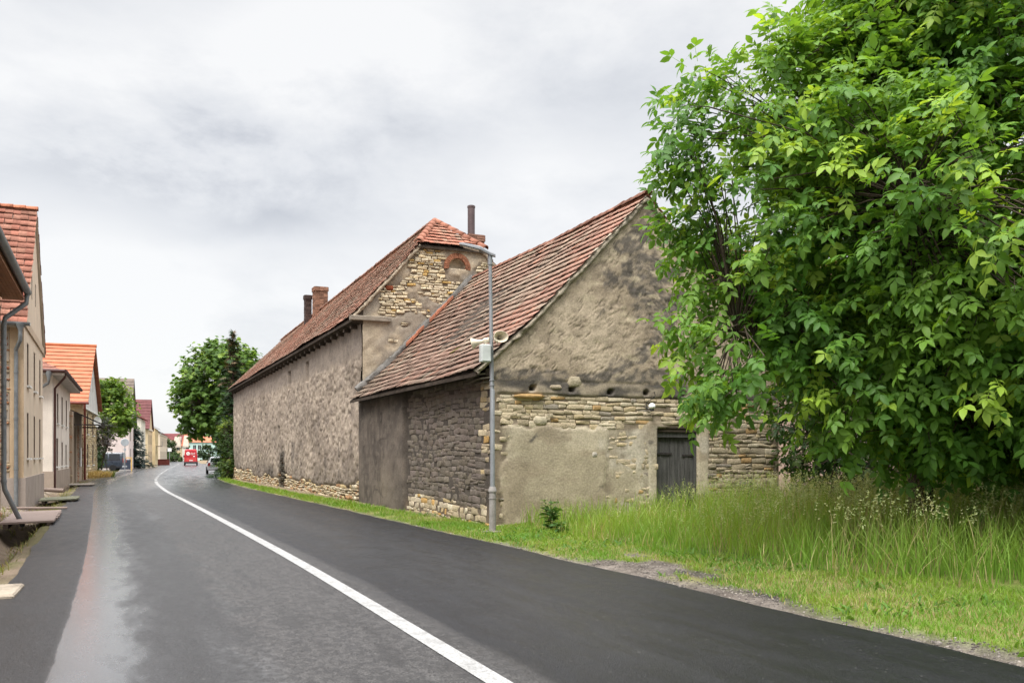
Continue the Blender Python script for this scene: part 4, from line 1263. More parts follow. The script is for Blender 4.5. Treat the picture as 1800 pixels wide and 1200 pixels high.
mb.add([(0, BL, -.3), (BW, BL, -.3), (BW, BL, 6.3), (BC, BL, 9.4), (0, BL, 6.3)], [(0, 4, 3, 2, 1)])
mb.add([(2.2, .05, 8.7), (4.08, .05, 8.7), (BC, HIPY, 9.8)], [(0, 1, 2)])
mb.build('rear_wall', M['wall'], barn)
for (a, b_, lo, hi) in SLITS:
    w = window(barn, FL, (a, b_, lo, hi), .20, M['oldwood'], M['glass'], (1, 1))
# brick arch over a blind niche
mb = MB()
rgb = random.Random(3)
for k in range(19):
    an = math.pi * (-.06 + 1.12 * (k + .5) / 19)
    for ring in range(2):
        r0, r1 = ARC[2] + ring * .088, ARC[2] + .086 + ring * .088
        w = .5 * 1.12 * math.pi / 19 * .90
        p = [(ARC[0] + r * math.cos(an + d), ARC[1] + r * math.sin(an + d)) for r, d in ((r0, -w), (r1, -w), (r1, w), (r0, w))]
        c = tuple(np.array([.27, .115, .065]) * rgb.uniform(.65, 1.2)); y0 = -.05 - rgb.uniform(0, .015)
        mb.prism(p, lambda x, z: (x, y0, z), lambda x, z: (x, .05, z), 0, c)
mb.build('brick_arch', M['brick'], barn, col=True)
# timber cap at the eave corner, gable end verge
mb = MB(); mb.bbox(-.42, .95, -.16, .12, 6.06, 6.22, .02); mb.build('cap_beam', surf('cap_wood', (.24, .205, .165), .9, .15, .3, 4, .2, 25, .6, 20, .01, stretch=(1, 6, 6)), barn)
zc = lambda x: float(barn_z(x)) - .07
hx0 = (HIPZ - BEZ) / BS - BHX; hx1 = 2 * BC - hx0
v1 = rough_strip([(-.30, -.06, zc(-.30)), (hx0, -.06, zc(hx0))], .13, .16, 63, .1, .018, up=(0, -1, 0))
v2 = rough_strip([(2 * BC + .30, -.06, zc(-.30)), (hx1, -.06, zc(hx0))], .13, .16, 64, .1, .018, up=(0, -1, 0))
bvm = surf('barn_verge', (.36, .30, .225), .95, .1, .3, 3, .2, 25, .7, 20, .02)
for vv in (v1, v2): np_mesh('verge', vv[0], vv[1], bvm, barn)

# roof tiles (three faces: two long slopes with the corner clipped for the half hip, and the hip)
SLN = math.hypot(BC + BHX, BRZ - BEZ)
def barn_pos(side):
    sx, sz = (BC + BHX) / SLN, (BRZ - BEZ) / SLN
    def f(u, s):
        y = u - .14
        drop = .013 * np.clip(y, 0, None) * (s / SLN) + .006 * np.clip(y, 0, None)
        sag = .10 * (fbm(y * .25, s * .4, 351, 3) - .5) + .04 * (fbm(y * 1.1, s * .9, 352, 2) - .5)
        sg = 1 if side < 0 else -1
        x = -BHX + sx * s; x = x if side < 0 else 2 * BC - x
        nx, nz = -sz * sg, sx
        o = np.ones_like(s)
        return (np.stack([x + nx * sag, y, BEZ + sz * s - drop + nz * sag], -1), np.stack([sx * sg * o, 0 * o, sz * o], -1), np.stack([nx * o, 0 * o, nz * o], -1))
    return f
def barn_valid(u, s):
    zz = BEZ + s * (BRZ - BEZ) / SLN; y = u - .14
    lim = HIPY * (zz - HIPZ) / (BRZ - HIPZ)
    return (zz < HIPZ) | (y > lim)
bcf = tile_cols((0.55, 0.315, 0.235), (0.43, 0.30, 0.23), (0.46, 0.39, 0.305), 361, .5, .4, .3, .055, (.46, .24, .165), .03)
NSB = 21; EXB = SLN / NSB
t1 = tiles((0, 0, 0), (0, 1, 0), (1, 0, 1), .21, EXB, int((BL + .3) / .21), NSB, bcf, barn_valid, seed=303, posfn=barn_pos(-1), lift=.055, jit=.5)
t2 = tiles((0, 0, 0), (0, 1, 0), (1, 0, 1), .21, EXB, int((BL + .3) / .21), NSB, bcf, barn_valid, seed=304, posfn=barn_pos(1), lift=.055, jit=.5)
hl = math.hypot(HIPY + .15, BRZ - HIPZ)
hcf = tile_cols((0.46, 0.205, 0.14), (0.28, 0.15, 0.11), (.3, .23, .17), 371, .3, .25, .8, .13)
HW = hx1 - hx0 + .24
def hip_valid(u, s):
    half = (HW / 2) * (1 - s / hl)
    return np.abs(u - HW / 2) < half - .02
t3 = tiles((hx0 - .12, -.17, HIPZ), (1, 0, 0), (0, (HIPY + .15) / hl, (BRZ - HIPZ) / hl), .2, hl / 8, int(HW / .2) + 1, 8, hcf, hip_valid, seed=305, lift=.07, jit=.7)
V, F, C = merge([t1, t2, t3])
np_mesh('roof', V, F, M['tile'], barn, C)
mb = MB()
yN = -.08
for side in (0, 1):
    g = (lambda x: x) if side == 0 else (lambda x: 2 * BC - x)
    d = .07
    pts = [(g(-BHX + .02), yN, BEZ - d), (g(hx0), yN, HIPZ - d), (g(BC), HIPY, BRZ - d), (g(BC), BL + .1, BRZ - d - .63), (g(-BHX + .02), BL + .1, BEZ - d - .2)]
    low_ = [(x, y, z - .08) for x, y, z in pts]
    mb.add(pts + low_, [(0, 1, 2, 3, 4), (9, 8, 7, 6, 5), (0, 5, 6, 1), (1, 6, 7, 2), (2, 7, 8, 3), (3, 8, 9, 4), (4, 9, 5, 0)])
d = .07
pts = [(hx0 - .1, -.13, HIPZ - d), (hx1 + .1, -.13, HIPZ - d), (BC, HIPY, BRZ - d)]
mb.add(pts + [(x, y, z - .07) for x, y, z in pts], [(0, 1, 2), (5, 4, 3), (0, 3, 4, 1), (1, 4, 5, 2), (2, 5, 3, 0)])
mb.build('roof_boarding', M['darkwood'], barn)
rc2 = lambda rg: np.array([.27, .115, .075]) * rg.uniform(.75, 1.2)
rr = [ridge_tiles([(BC, HIPY, BRZ + .05), (BC, BL, BRZ - .58)], .13, .36, lambda rg: np.array([.25, .14, .105]) * rg.uniform(.7, 1.2), 6),
      ridge_tiles([(hx0 - .1, -.16, HIPZ + .06), (BC, HIPY, BRZ + .07)], .135, .33, rc2, 7), ridge_tiles([(hx1 + .1, -.16, HIPZ + .06), (BC, HIPY, BRZ + .07)], .135, .33, rc2, 8)]
V, F, C = merge(rr)
np_mesh('ridge_tiles', V, F, M['tile'], barn, C)
mb = MB()                                     # dark boxed eave
mb.add([(-.30, -.05, 6.06), (.02, -.05, 5.95), (.02, BL, 5.80), (-.30, BL, 5.86), (-.30, -.05, 6.16), (.02, -.05, 6.45), (.02, BL, 6.2), (-.30, BL, 5.97)],
       [(0, 3, 2, 1), (4, 5, 6, 7), (0, 1, 5, 4), (1, 2, 6, 5), (2, 3, 7, 6), (3, 0, 4, 7)])
for k in range(34):
    y = .5 + k * .98
    mb.box(-.27, .0, y, y + .12, 5.86 - .005 * y, 5.97 - .005 * y)
mb.build('eave_timbers', M['darkwood'], barn)
# red edge tiles against the gable where the lower roof meets it
mb = MB(); rgb = random.Random(12)
for k in range(8):
    if k in (3,): continue
    x0 = 1.45 + k * .21; x1 = x0 + .20
    z0, z1 = float(low_roof_z(x0)) + .10, float(low_roof_z(x1)) + .10
    if x0 < 0.9: continue
    c = tuple(np.array([.38, .15, .09]) * rgb.uniform(.7, 1.1)); h = .10; yy = -.26 + rgb.uniform(-.02, .02)
    mb.add([(x0, yy, z0), (x1, yy, z1), (x1, .0, z1 + .04), (x0, .0, z0 + .04), (x0, yy, z0 + h), (x1, yy, z1 + h), (x1, .0, z1 + h + .05), (x0, .0, z0 + h + .05)],
           [(0, 3, 2, 1), (4, 5, 6, 7), (0, 1, 5, 4), (1, 2, 6, 5), (2, 3, 7, 6), (3, 0, 4, 7)], 0, c)
mb.build('flashing_tiles', M['brick'], barn, col=True)
fl = rough_strip([(x, -.08, float(low_roof_z(x)) + .12) for x in (-.2, .4, .83, 1.6, 2.4, 3.2, 3.9)], .22, .16, 66, .12, .03, up=(0, -1, 0))
np_mesh('mortar_fillet', fl[0], fl[1], surf('grey_mortar', (.15, .142, .132), .95, .1, .3, 4, .2, 25, .8, 20, .02), barn)

def brick_stack(name, parent, x0, x1, y0, y1, z0, z1, base, seed, cap=True):
    rgc = random.Random(seed); mb = MB(); z = z0; k = 0
    while z < z1 - .01:
        g = .0 if not (cap and z > z1 - .24) else .045
        off = .5 * (k % 2)
        for (a0, a1, ax) in ((x0, x1, 'x'), (y0, y1, 'y')):
            n = max(1, int(round((a1 - a0) / .26)))
            for q in range(n):
                p0 = a0 + (a1 - a0) * q / n; p1 = a0 + (a1 - a0) * (q + 1) / n
                c = tuple(np.array(base) * rgc.uniform(.6, 1.3)); j = rgc.uniform(0, .012)
                if ax == 'x':
                    mb.box(p0 + .005, p1 - .005, y0 - g - j, y1 + g + j, z + .005, z + .07, 0, c)
                else:
                    mb.box(x0 - g - j - .003, x1 + g + j + .003, p0 + .006, p1 - .006, z + .006, z + .069, 0, c)
        z += .078; k += 1
    mb.box(x0 + .02, x1 - .02, y0 + .02, y1 - .02, z0 - .1, z1 - .03, 0, (.12, .10, .085))
    return mb.build(name, M['brick'], parent, col=True)
c1 = brick_stack('chimney', barn, 4.45, 5.08, 1.75, 2.3, 7.6, 9.78, (.26, .14, .10), 1)
mb = MB(); mb.tube([(4.66, 2.0, 9.4), (4.66, 2.0, 10.85)], .135, 16); mb.tube([(4.66, 2.0, 10.82), (4.66, 2.0, 10.88)], .15, 16)
mb.build('flue_pipe', M['pipe'], c1, smooth=True)
mb = MB(); mb.tube([(4.66, 2.0, 10.885), (4.66, 2.0, 10.9)], .12, 16); mb.build('flue_mouth', M['dark'], c1)
brick_stack('chimney', barn, BC - .35, BC + .35, 21.0, 21.75, 9.2, 10.95, (.25, .135, .09), 2)
c3 = brick_stack('chimney', barn, BC - .72, BC - .38, 21.86, 22.3, 8.6, 10.62, (.07, .05, .045), 3)
tag(c1, 'patched brick chimney carrying a brown metal flue'); tag(c3, 'soot blackened chimney')
# ================================================================== houses across the road
# local frame of a house: origin = its corner towards the camera on the street line, +y away along the street, house extends to -x
FS = ((0, 0, 0), (0, 1, 0), (1, 0, 0))        # street front
FE = ((0, 0, 0), (-1, 0, 0), (0, -1, 0))      # end wall towards the camera (s grows away from the street)

def downpipe(mb, x, y, ztop, zbot, r=.05, kick=(.35, 0), n=10):
    mb.tube([(x + kick[0], y + kick[1], ztop), (x + kick[0] * .9, y + kick[1] * .9, ztop - .18), (x + .02, y, ztop - .62), (x, y, ztop - .75), (x, y, zbot)], r, n)

# ---- nearest house: only its eave, gutter and pipes reach into the picture
h1 = empty('eaves_house', (-11.97, 21.3, -.1), ALPHA, 'nearest street house with orange boarded eave, dark gutter and grey downpipe', 'house')
mb = MB()
facade(mb, FS, -9.0, 0, -.3, 5.5, [(-3.2, -2.1, 1.0, 2.5), (-6.6, -5.5, 1.0, 2.5)])
mb.add([(0, 0, -.3), (-8, 0, -.3), (-8, 0, 5.5), (-4, 0, 9.5), (0, 0, 5.5)], [(0, 1, 2, 3, 4)])
mb.add([(0, -9, -.3), (-8, -9, -.3), (-8, -9, 5.5), (-4, -9, 9.5), (0, -9, 5.5)], [(4, 3, 2, 1, 0)])
mb.add([(-8, -9, -.3), (-8, 0, -.3), (-8, 0, 5.5), (-8, -9, 5.5)], [(0, 1, 2, 3)])
mb.build('wall', plaster('ochre_plaster', (.30, .21, .14)), h1)
for h in ((-3.2, -2.1, 1.0, 2.5), (-6.6, -5.5, 1.0, 2.5)): window(h1, FS, h)
mb = MB(); row_roof(mb, (.55, .3, 5.62), (.55, -9.3, 5.62), (-4, -9.3, 10.1), (-4, .3, 10.1), 22); row_roof(mb, (-8.55, -9.3, 5.62), (-8.55, .3, 5.62), (-4, .3, 10.1), (-4, -9.3, 10.1), 22)
mb.build('roof', surf('red_roof', (.25, .09, .055), .85, .2, .25, 4, .15, 30, .5, 25), h1)
mb = MB(); mb.box(.02, .47, -9.25, .25, 5.40, 5.44); mb.box(.40, .45, -9.25, .25, 5.445, 5.62)
for k in range(6): mb.box(.02 + .072 * k, .085 + .072 * k, -9.2, .22, 5.385, 5.398)
mb.build('eave_boards', surf('orange_boards', (.34, .155, .075), .7, .3, .2, 5, .1, 30, .3, 20, .005), h1)
mb = MB()
seg = 9
prof = [(.46 + .085 + .085 * math.cos(math.pi + math.pi * k / seg), 5.60 + .10 * math.sin(math.pi + math.pi * k / seg)) for k in range(seg + 1)]
prof += [(x - (x - .545) * .12, z + .012) for x, z in prof[::-1]]
mb.prism(prof, lambda x, z: (x, -9.3, z), lambda x, z: (x, .28, z))
mb.build('gutter', M['zinc'], h1, smooth=True)
mb = MB(); mb.tube([(.545, .05, 5.5), (.53, .05, 5.3), (.1, -.1, 4.9), (.08, -.12, 4.7), (.08, -.12, 1.05), (.10, -.12, .90), (.44, .28, .02)], .056, 12)
for z in (4.3, 2.6, 1.1): mb.tube([(.08, -.12, z - .03), (.08, -.12, z + .03)], .066, 12)
mb.build('downpipe', M['zinc'], h1, smooth=True)

# ---- beige gabled house
L2C = (-14.75, 27.5, -.1)
h2 = empty('gabled_house', L2C, ALPHA, 'tall beige house with steep orange tiled roof, grey plinth and gable to the street', 'house')
W2, E2, R2 = 8.6, 5.75, 10.0
bg = plaster('beige_plaster', (.60, .50, .385), stain=(.52, .42, .32), stscale=.5)
hol = [(1.15, 1.85, 1.62, 3.05), (3.95, 4.65, 1.62, 3.05), (1.15, 1.85, 3.9, 5.25), (3.95, 4.65, 3.9, 5.25), (6.7, 7.4, 1.62, 3.05), (6.7, 7.4, 3.9, 5.25), (3.0, 3.35, 6.9, 7.7), (4.7, 5.05, 6.9, 7.7)]
mb = MB()
facade(mb, FS, 0, W2, 1.0, R2, hol, (W2 / 2, R2, E2), .16)
mb.add([(-14, W2, -.3), (0, W2, -.3), (0, W2, E2), (-14, W2, E2)], [(3, 2, 1, 0)])
mb.add([(-14, 0, -.3), (-14, W2, -.3), (-14, W2, E2), (-14, W2 / 2, R2), (-14, 0, E2)], [(0, 1, 2, 3, 4)])
mb.build('wall', bg, h2)
mb = MB(); mb.box(-.38, -.002, -.012, .25, 1.0, E2); mb.build('corner_pier', plaster('tan_plaster', (.47, .35, .23), stain=(.40, .29, .18)), h2)
mb = MB(); mb.box(-14, .05, -.03, W2 + .02, -.4, 1.02); mb.build('plinth', plaster('grey_plinth', (.33, .28, .245), stain=(.26, .215, .185)), h2)
mb = MB(); mb.box(0.0, .05, 0, W2, 5.62, 5.86); mb.build('string_course', plaster('beige_band', (.47, .37, .27)), h2)
bst = stones(FE, .38, 3.2, 1.0, E2, lambda s, z: 1, np.array([(.40, .30, .19), (.46, .36, .22), (.33, .16, .08), (.43, .34, .24), (.30, .13, .07), (.37, .29, .2)]), .06, .11, .16, .34, .03, 71)
mb = MB(); mb.box(-14, -.39, -.004, .2, 1.0, E2); eb = mb.build('end_wall', plaster('pale_joint', (.36, .30, .24)), h2)
np_mesh('brickwork', bst[0], bst[1], M['stone'], eb, bst[2])
for h in hol[:6]: window(h2, FS, h, .16, M['white'], M['glass'], (1, 2), M['white'], jamb_shade=M['jamb_shade'])
for h in hol[6:]: window(h2, FS, h, .16, M['white'], M['glass'], (1, 1), jamb_shade=M['jamb_shade'])
l2 = math.hypot(W2 / 2 + .35, R2 - E2 + .3)
o2 = tile_cols((.34, .15, .105), (.26, .115, .085), (.36, .22, .15), 401, .35, .25, .8, .12)
ez = E2 - .12; sl = (R2 + .12 - ez) / (W2 / 2 + .3)
ls = math.hypot(W2 / 2 + .3, R2 + .12 - ez); dy, dz = (W2 / 2 + .3) / ls, (R2 + .12 - ez) / ls
ta = tiles((.10, -.3, ez), (-1, 0, 0), (0, dy, dz), .24, ls / 19, 60, 19, o2, seed=411, jit=1.3, lift=.06)
tb = tiles((.10, W2 + .3, ez), (-1, 0, 0), (0, -dy, dz), .24, ls / 19, 60, 19, o2, seed=412, jit=1.0, lift=.06)
V, F, C = merge([ta, tb]); np_mesh('roof', V, F, M['tile'], h2, C)
rt = ridge_tiles([(.12, W2 / 2, R2 + .2), (-14, W2 / 2, R2 + .2)], .13, .38, lambda rg: np.array([.36, .135, .075]) * rg.uniform(.8, 1.2), 9)
np_mesh('ridge_tiles', rt[0], rt[1], M['tile'], h2, rt[2])
mb = MB()
for a, s_ in ((-.28, 1), (W2 + .28, -1)):
    mb.add([(.08, a, ez - .03), (-14.1, a, ez - .03), (-14.1, W2 / 2, R2 + .06), (.08, W2 / 2, R2 + .06), (.08, a, ez - .11), (-14.1, a, ez - .11), (-14.1, W2 / 2, R2 - .03), (.08, W2 / 2, R2 - .03)],
           [(0, 1, 2, 3), (7, 6, 5, 4), (0, 4, 5, 1), (1, 5, 6, 2), (2, 6, 7, 3), (3, 7, 4, 0)])
mb.build('roof_boarding', plaster('verge_board', (.5, .44, .36)), h2)
mb = MB()
prof = [(-.42 + .08 * math.cos(math.pi + math.pi * k / 8), ez + .02 + .09 * math.sin(math.pi + math.pi * k / 8)) for k in range(9)]
prof += [(y + .0, z + .012) for y, z in prof[::-1]]
mb.prism(prof, lambda y, z: (.2, y, z), lambda y, z: (-14, y, z)); gt = mb.build('gutter', M['zinc'], h2, smooth=True)
mb = MB(); mb.lathe([(.05, -.30), (.06, -.18), (.12, -.05), (.13, .03)], 10, (-.06, -.42, ez - .02))
mb.tube([(-.06, -.42, ez - .3), (-.06, -.42, ez - .5), (-.20, -.10, ez - .75), (-.20, -.08, ez - .95), (-.20, -.08, .0)], .058, 12)
for z in (4.2, 2.8, 1.3): mb.tube([(-.20, -.08, z - .03), (-.20, -.08, z + .03)], .068, 12)
mb.build('downpipe', M['zinc'], h2, smooth=True)

# ---- pale rendered house with the hipped red roof
L3C = (-21.55, 42.7, -.1)
h3 = empty('hipped_house', L3C, R(22.5), 'whitish rendered house with low hipped red roof and dark red downpipe', 'house')
W3, E3 = 12.5, 5.6
wp = plaster('whitish_plaster', (.64, .58, .51), stain=(.50, .43, .36), stscale=.6)
hol = [(2.6, 3.5, 3.3, 4.8), (5.6, 6.5, 3.3, 4.8), (8.8, 9.7, 3.3, 4.8), (2.2, 3.3, 1.15, 2.55), (8.6, 9.5, 1.15, 2.3), (5.6, 6.5, 1.15, 2.4)]
mb = MB(); facade(mb, FS, 0, W3, -.3, E3, hol, None, .15)
mb.add([(0, 0, -.3), (-9, 0, -.3), (-9, 0, E3), (0, 0, E3)], [(0, 1, 2, 3)]); mb.add([(0, W3, -.3), (-9, W3, -.3), (-9, W3, E3), (0, W3, E3)], [(3, 2, 1, 0)]); mb.add([(-9, 0, -.3), (-9, W3, -.3), (-9, W3, E3), (-9, 0, E3)], [(0, 1, 2, 3)])
mb.build('wall', wp, h3)
mb = MB(); mb.box(-9, .045, -.02, W3 + .02, -.4, .95); mb.build('plinth', plaster('stained_plinth', (.33, .27, .22), stain=(.25, .2, .165)), h3)
for h in hol: window(h3, FS, h, .15, M['white'], M['glass'], (1, 2), M['white'], jamb_shade=M['jamb_shade'])
mb = MB(); e = .55; z0 = E3 - .02; rz = 8.2
row_roof(mb, (e, -e, z0), (e, W3 + e, z0), (-4.5, W3 - 4, rz), (-4.5, 4, rz), 12)
row_roof(mb, (-9 - e, -e, z0), (e, -e, z0), (-4.5, 4, rz), (-4.5, 4, rz), 12)
row_roof(mb, (e, W3 + e, z0), (-9 - e, W3 + e, z0), (-4.5, W3 - 4, rz), (-4.5, W3 - 4, rz), 12)
row_roof(mb, (-9 - e, W3 + e, z0), (-9 - e, -e, z0), (-4.5, 4, rz), (-4.5, W3 - 4, rz), 12)
mb.build('roof', surf('weathered_red_roof', (.24, .11, .08), .85, .2, .3, 2, .2, 18, .5, 25), h3)
mb = MB(); mb.box(-9 - e, e - .03, -e + .02, W3 + e - .02, E3 - .16, E3 - .03); mb.build('soffit', surf('white_soffit', (.46, .42, .38), .8, .2, .15, 3, .1, 20, .2, 20), h3)
mb = MB(); mb.tube([(e + .03, -e - .05, E3 + .02), (e + .03, W3 + e, E3 + .02)], .085, 10); mb.tube([(-9, -e - .03, E3 + .02), (e, -e - .03, E3 + .02)], .085, 10)
mb.build('gutter', M['darkpipe'], h3, smooth=True)
mb = MB(); mb.tube([(e, .02, E3 - .04), (e - .05, .02, E3 - .25), (.09, .10, E3 - .75), (.08, .1, .0)], .055, 10); dp = mb.build('downpipe', M['darkpipe'], h3, smooth=True); tag(dp, 'dark red downpipe')
mb = MB(); mb.lathe([(.06, -.42), (.08, -.3), (.13, -.1), (.14, .02)], 10, (-.12, -e, E3 - .02)); mb.tube([(-.12, -e, E3 - .4), (-.15, -e + .1, E3 - .55), (-.75, -.14, E3 - .95), (-.78, -.1, E3 - 1.1), (-.78, -.1, 0)], .065, 10)
dp = mb.build('downpipe', M['zinc'], h3, smooth=True); tag(dp, 'grey zinc downpipe')

# ---- plastered gateway annexe with a lean-to canopy
h4 = empty('gateway_annexe', (-25.9, 53.6, -.1), R(21), 'low grey brown annexe with brick edges and dark sloping canopy', 'annexe')
mb = MB(); facade(mb, FS, 0, 7.0, -.3, 4.3, [(1.2, 2.6, 0.0, 3.4)], None, .45)
mb.add([(0, 0, -.3), (-5, 0, -.3), (-5, 0, 4.3), (0, 0, 4.3)], [(0, 1, 2, 3)]); mb.add([(-5, 0, -.3), (-5, 7, -.3), (-5, 7, 4.3), (-5, 0, 4.3)], [(0, 1, 2, 3)]); mb.add([(0, 0, 4.3), (-5, 0, 4.3), (-5, 7, 4.3), (0, 7, 4.3)], [(0, 1, 2, 3)])
mb.build('wall', plaster('dull_plaster', (.34, .27, .20), stain=(.26, .2, .15)), h4)
mb = MB(); mb.box(-.5, -.44, 1.2, 2.6, -.02, 3.4); mb.build('gate', M['oldwood'], h4)
st = stones(FE, .0, 1.4, 0, 4.2, lambda s, z: 1, np.array([(.36, .2, .12), (.42, .33, .22), (.38, .3, .2), (.28, .12, .07)]), .07, .13, .2, .45, .03, 81)
st2 = stones(FS, 3.4, 4.6, 0, 3.6, lambda s, z: .8, np.array([(.33, .15, .09), (.38, .22, .13), (.36, .28, .2)]), .07, .10, .22, .30, .03, 82)
for q_ in (st, st2): np_mesh('brickwork', q_[0], q_[1], M['stone'], h4, q_[2])
mb = MB(); mb.box(.03, .10, 4.9, 5.4, 1.0, 2.2); mb.build('meter_box', M['white'], h4)
mb = MB()
row_roof(mb, (1.45, 1.0, 3.62), (1.45, 6.9, 3.62), (-.2, 6.9, 4.42), (-.2, 1.0, 4.42), 5, 0, .06)
mb.box(.0, 1.4, 1.05, 1.15, 3.5, 3.58); mb.box(.0, 1.4, 6.7, 6.8, 3.5, 3.58); mb.box(1.3, 1.4, 1.155, 6.69, 3.5, 3.578)
mb.build('canopy', surf('canopy_dark', (.05, .042, .04), .8, .2, .3, 4, .15, 20, .4, 20), h4)

# ---- stone house with the bright orange roof
L5C = (-28.75, 61.0, -.1)
h5 = empty('orange_roof_house', L5C, R(20.5), 'stone fronted house with bright orange roof, white gable top and rust red downpipe', 'house')
W5, E5, R5 = 12.4, 5.3, 9.5
mb = MB()
hol = [(3.0, 4.1, 3.2, 4.7), (7.6, 8.7, 3.2, 4.7), (3.0, 4.1, 1.0, 2.5), (7.6, 8.7, 1.0, 2.5)]
facade(mb, FS, 0, W5, -.3, E5, hol, None, .2)
mb.add([(0, 0, -.3), (-12, 0, -.3), (-12, 0, E5), (0, 0, E5)], [(0, 1, 2, 3)]); mb.add([(0, W5, -.3), (-12, W5, -.3), (-12, W5, E5), (0, W5, E5)], [(3, 2, 1, 0)]); mb.add([(-12, 0, -.3), (-12, W5, -.3), (-12, W5, E5), (-12, W5 / 2, R5), (-12, 0, E5)], [(0, 1, 2, 3, 4)])
mb.build('wall', plaster('stone_joint', (.44, .35, .23)), h5)
yl = np.array([(.52, .42, .26), (.47, .37, .22), (.56, .46, .30), (.44, .34, .2), (.5, .36, .2)])
def k5(s, z): return 0 if any(a - .3 < s < b_ + .3 and lo - .2 < z < hi + .2 for a, b_, lo, hi in hol) else 1
st = stones(FS, 0, W5, 0, E5 - .1, k5, yl, .1, .2, .25, .6, .03, 91); st2 = stones(FE, 0, 9, 0, E5 - .1, lambda s, z: 1, yl, .1, .2, .25, .6, .03, 92)
st3 = stones(FE, -.02, .5, 0, 3.4, lambda s, z: 1, np.array([(.36, .13, .07), (.3, .1, .06), (.45, .3, .2)]), .08, .1, .2, .3, .06, 93)
V, F, C = merge([st, st2, st3]); np_mesh('stonework', V, F, M['stone'], h5, C)
mb = MB(); facade(mb, ((.05, 0, 0), (0, 1, 0), (1, 0, 0)), 0, W5, E5 - .35, R5, [(4.6, 5.3, 6.3, 7.5), (7.1, 7.8, 6.3, 7.5)], (W5 / 2, R5, E5), .12)
mb.box(.0, .045, 0, W5, E5 - .37, E5 - .01)
mb.build('gable_wall', plaster('white_gable', (.60, .57, .54), stain=(.48, .45, .42)), h5)
mb = MB(); mb.box(.0, .16, -.05, W5 + .05, E5 - .46, E5 - .38); mb.build('cornice', M['white'], h5)
for h in hol: window(h5, FS, h, .2, M['darkwood'], M['glass'], (1, 2), M['white'], jamb_shade=M['jamb_shade'])
for h in ((4.6, 5.3, 6.3, 7.5), (7.1, 7.8, 6.3, 7.5)): window(h5, ((.05, 0, 0), (0, 1, 0), (1, 0, 0)), h, .12, M['white'], M['glass'], (1, 1))
mb = MB()
row_roof(mb, (.35, -.45, E5 - .08), (-12, -.45, E5 - .08), (-12, W5 / 2, R5 + .15), (.35, W5 / 2, R5 + .15), 15, 0, .08, .06); row_roof(mb, (-12, W5 + .45, E5 - .08), (.35, W5 + .45, E5 - .08), (.35, W5 / 2, R5 + .15), (-12, W5 / 2, R5 + .15), 15, 0, .08, .06)
mb.build('roof', surf('orange_roof', (.38, .135, .07), .75, .25, .14, 2, .08, 20, .3, 20), h5)
mb = MB(); mb.tube([(.4, W5 / 2, R5 + .22), (-12, W5 / 2, R5 + .22)], .12, 8); mb.build('ridge_tiles', surf('ridge_orange', (.42, .13, .06), .8, .2, .2, 3, .1, 20, .2, 20), h5)
mb = MB(); mb.tube([(.4, -.55, E5 - .12), (-12, -.55, E5 - .12)], .09, 10); mb.tube([(.15, -.55, E5 - .2), (.15, -.5, E5 - .5), (.12, -.12, E5 - .85), (.12, -.12, 0)], .075, 10)
mb.build('downpipe', M['redpipe'], h5, smooth=True)
dish = empty('satellite_dish', (-31.15, 67.0, 4.1), R(20.5 + 52), 'white oval satellite dish on a wall bracket of the orange roofed house', 'satellite dish')
mb = MB(); mb.lathe([(.001, .11), (.17, .085), (.31, .035), (.39, .0), (.40, -.02), (.31, .015), (.17, .055), (.001, .08)], 18, (.75, -.1, 0), 'y', sy=1.0)
mb.build('reflector', M['white'], dish, smooth=True)
mb = MB(); mb.tube([(-.05, .12, -.1), (.4, .12, -.1), (.75, .07, 0)], .035, 6); mb.tube([(.75, .0, -.5), (.75, -.6, -.15)], .02, 6); mb.lathe([(.04, -.05), (.06, .05), (.03, .1)], 8, (.75, -.62, -.13)); mb.tube([(-.05, .1, -.9), (.3, .1, -.9), (.45, .1, -.4)], .025, 6)
mb.build('bracket', M['black'], dish)

